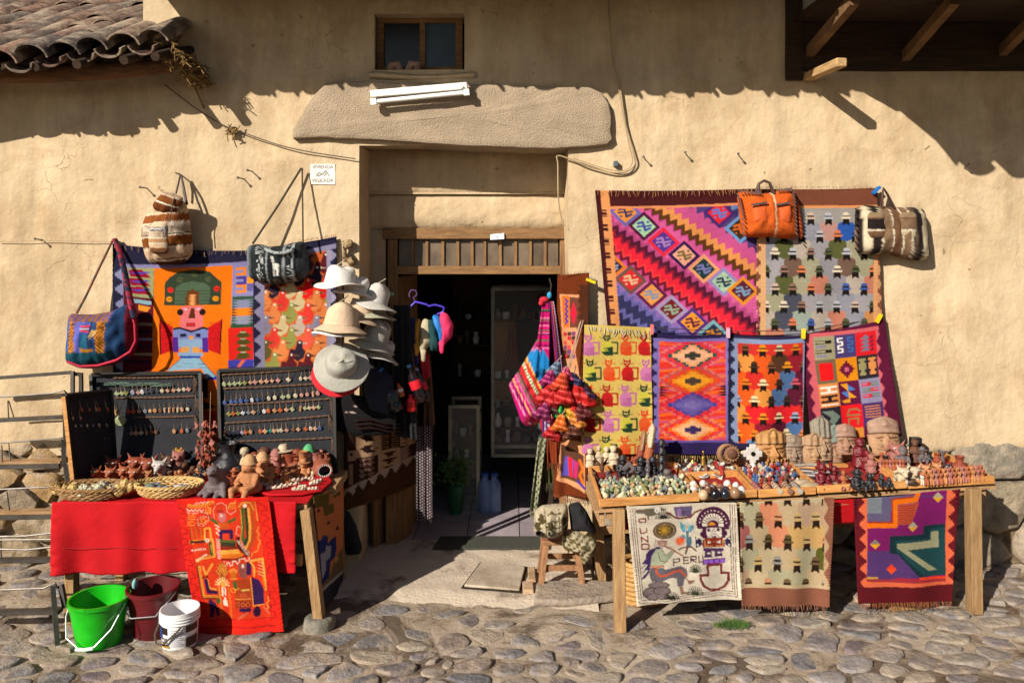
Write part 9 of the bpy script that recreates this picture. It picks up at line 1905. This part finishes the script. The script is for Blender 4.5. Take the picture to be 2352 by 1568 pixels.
# masks leaning at the back
def mask(label, px, yb, wpx, hpx, base, kind, head=None, band=.42, lean=.20, Y=None, twist=0):
 b = onR(px, yb)
 if Y is not None: b = P(px, yb, Y); b.z = min(b.z, RT(.7,.5).z+.1)
 s_ = S(b.y); w, h = wpx/s_, hpx/s_*1.02; N, M_ = 44, 60; mb = MB(); col = []; hd = C(head, .8) if head else C(base, .8); bs = C(base, .8); dk = tuple(x*.55 for x in bs); rot_ = Matrix.Rotation(twist, 3, 'Z') @ Matrix.Rotation(-lean, 3, 'X')
 g_ = lambda a, v, ca, cv, sa, sv: math.exp(-((a-ca)/sa)**2-((v-cv)/sv)**2)
 for j in range(M_+1):
  for i in range(N+1):
   a, v = 2*i/N-1, j/M_; wd_ = (min(1, (v/.12))**.5 if v < .12 else 1)*(1-.25*max(0, (v-.75)/.25)**2 if kind != 'beard' else 1)*(1.0 if kind != 'tall' else .9)
   y = -w*.30*math.sqrt(max(0, 1-a*a*.96)); r = 0; c_ = bs; f = (v-band)/(1-band)
   if v < band: r += .016+.005*math.sin(a*13+2*v)*(kind != 'plain')+.002*math.sin(v*34)*(kind == 'plain')+.010*g_(a, v, 0, band*.45, .16, .07); c_ = hd if not (band-.05 < v) else dk
   else:
    r += .045*g_(a, f, 0, .42, .11, .26)+.022*g_(a, f, 0, .50, .22, .10)+.016*(g_(a, f, .38, .14, .28, .07)+g_(a, f, -.38, .14, .28, .07))+.012*(g_(a, f, .40, .30, .16, .05)+g_(a, f, -.40, .30, .16, .05))+.016*(g_(a, f, .5, .55, .2, .16)+g_(a, f, -.5, .55, .2, .16))
    r += .018*g_(a, f, 0, .74, .26, .035)+.018*g_(a, f, 0, .84, .24, .04)-.016*g_(a, f, 0, .79, .28, .02)-.012*(g_(a, f, .38, .22, .18, .05)+g_(a, f, -.38, .22, .18, .05))
    r += .0022*math.sin(f*34+a*a*10)*(.3 < abs(a) < .8)*(f < .72)
    if g_(a, f, 0, .79, .28, .025) > .5 or g_(a, f, .4, .34, .14, .03)+g_(a, f, -.4, .34, .14, .03) > .6: c_ = dk
    if kind == 'grin' and abs(f-.79) < .05 and abs(a) < .5: r += .012*(math.sin(a*42) > -.3); c_ = tuple(min(1, x*1.3) for x in bs)
    if kind == 'beard' and f > .62: r += .014*math.sin(a*22+f*9)+.012; c_ = tuple(x*.85 for x in bs)
   mb.v.append(tuple(b+rot_@Vector((a*wd_*w/2, y-r*w/.16*.8, h*(1-v))))); col.append(c_)
 W = N+1; mb.f = [(j*W+i, (j+1)*W+i, (j+1)*W+i+1, j*W+i+1) for j in range(M_) for i in range(N)]; mb.col = np.array(col, np.float32)*1.15; o = wobj('clay_mask', mb, SMOOTHV, fix=False); tag(o, label, 'mask', 'clay masks at the back of the right table'); so_ = o.modifiers.new('shell', 'SOLIDIFY'); so_.thickness = .012; so_.offset = -1
 return o
mask('tall grey clay mask with a narrow face and high headdress', 1890, 1058, 56, 96, '#a88c70', 'tall', '#8c8272', .5, .3, -.22); mask('rose topped clay mask with a pale arch at the back', 1942, 1045, 56, 68, '#a87e66', 'plain', '#a88270', .45, .35, -.20)
mask('largest clay mask with a tall domed rose headdress at the right', 2034, 1048, 74, 86, '#b48a66', 'plain', '#a88670', .45, .38, -.17)
mask('orange tan clay mask of a bearded man in a cap', 1771, 1070, 74, 80, '#c08a52', 'beard', '#c08c50', .40, .22, None, .15); mask('grey rose clay mask with an emblem on its headband', 1822, 1066, 50, 66, '#9a826e', 'plain', '#94806c', .42, .2, None); mask('tan clay mask grinning with bared teeth', 1869, 1065, 60, 66, '#b08a66', 'grin', '#b08a66', .40, .22); mask('brown clay mask with a grey green crest and profile nose', 1922, 1062, 44, 84, '#9c7860', 'plain', '#88948a', .5, .25, None, .4); mask('narrow tan clay mask with teal band beside the grinning one', 1903, 1062, 34, 60, '#b08c66', 'plain', '#7c9c94', .45, .22, None, .3)
q = onR(1800, 1074); tag(bevel(wobj('mask_board', MB().beam(onR(1755,1078), onR(1945,1068), .05, .02), TRAYWOOD), .004), 'flat wooden board under the clay masks', 'board')
for x, yt, yb, lb_ in ((1974,1002,1070,'red clay virgin in a white dotted triangular robe, the tallest'),(1991,1032,1076,'red clay virgin, the middle of the three'),(2001,1040,1084,'rose clay virgin in front, nearest the black figures')):
 o = fig('standing', lb_, x, yt, yb, BURG if x < 1995 else ROSE, side='R', group='clay virgins in triangular robes', w=1.35); hh = (yb-yt)/S(onR(x,yb).y)
 for k in range(16): lobj('white_dot', PR['lump0'][0], WHITC, o, ((-.14+.28*((k*7) % 16)/15)*(1-.02*k), -.19+.012*(k//3), .05+.028*k), (0,0,0), .035)
for i in range(16): x, y = 2022+(i % 8)*7.5+(i//8)*3, 1080-(i//8)*16; fig('doll', ['small terracotta doll in the front file behind the cream cats','small terracotta doll in the rear file behind the cream cats'][i//8], x, y-26, y, TERRA if i % 3 else ROSE, 'doll', 'terracotta dolls in files', 'R')
for p_, x, yt, yb, m_, lb_ in (('bull',2056,1003,1066,ROSE,'pink clay bull with white horns behind the dolls'),('capped',2073,1022,1074,GREYC,'dark grey clay figure with a pink cap'),('standing',2101,1006,1060,BROWN,'brown clay virgin in front of a dark niche'),('seated',2118,1024,1062,GREYC,'grey clay figure right of the dark niche'),('jar',2134,1036,1062,BLKC,'black clay jar at the back right'),
 ('jar',2152,1040,1064,TERRD,'brown clay jar at the back right'),('vase',2164,1034,1062,GREYC,'narrow grey clay vase at the back right'),('bull',2174,1056,1092,BLKC,'shiny black clay bull near the right end'),('jar',2204,1046,1084,TERRD,'brown clay bottle with a handle at the right end'),('cup',2222,1071,1088,TERRA,'small terracotta cup, left of two'),('cup',2234,1070,1087,TERRA,'small terracotta cup, right of two'),
 ('bull',2070,1060,1112,CREAM,'cream white clay bull at the front of the right tray'),('bull',2098,1058,1108,CREAM,'cream clay bull with dark face patches, second from left'),('bull',2125,1058,1094,TAN,'tan clay bull, third in the row'),('bull',2148,1052,1092,TAN,'tan clay bull with pale horns, fourth in the row'),('cat',2118,1088,1112,WHITC,'small white clay cat with black eyes'),('jar',2034,1006+40,1072,BLKC,'round black clay pot among the dolls')):
 fig(p_, lb_, x, yt, yb, m_, {'jar':'jar','vase':'vase','cup':'cup'}.get(p_, 'figurine'), side='R', rot=rg.uniform(-.4,.2))
q = P(2101, 1050, -.12); tag(bevel(wobj('retablo_niche', MB().box((q.x-.035, -.15, RT(.82,.5).z+.02), (q.x+.04, -.10, P(0,1003,-.12).z)), BLKC), .006), 'dark arched niche box behind the brown virgin', 'niche')
n = 0
for row, (y0, k0, sz) in enumerate(((1113,13,29),(1101,12,27))):
 for i in range(k0): x = 2128+i*10.6+row*6; y = y0-i*.9; fig('cat', f"tiny glazed terracotta cat in the {['front','second'][row]} line of the right tray, {ORD[i]} from left", x, y-sz, y, [TERRA, TAN, ROSE][(i+row) % 3], 'figurine', 'tiny cats lined up in the right tray', 'R', rot=rg.uniform(-.6,.2))
q = onR(2092, 1113); cb = thing('coiled_belt', 'dark coiled leather belt in front of the cream bulls', 'belt', q)
wobj('coil', MB().tube([q+Vector(((.06-.004*k*.25)*math.cos(k*.5), .03*math.sin(k*.5), .004+.0007*k)) for k in range(40)], .007, 6, sq=.6), LEATHER, cb)
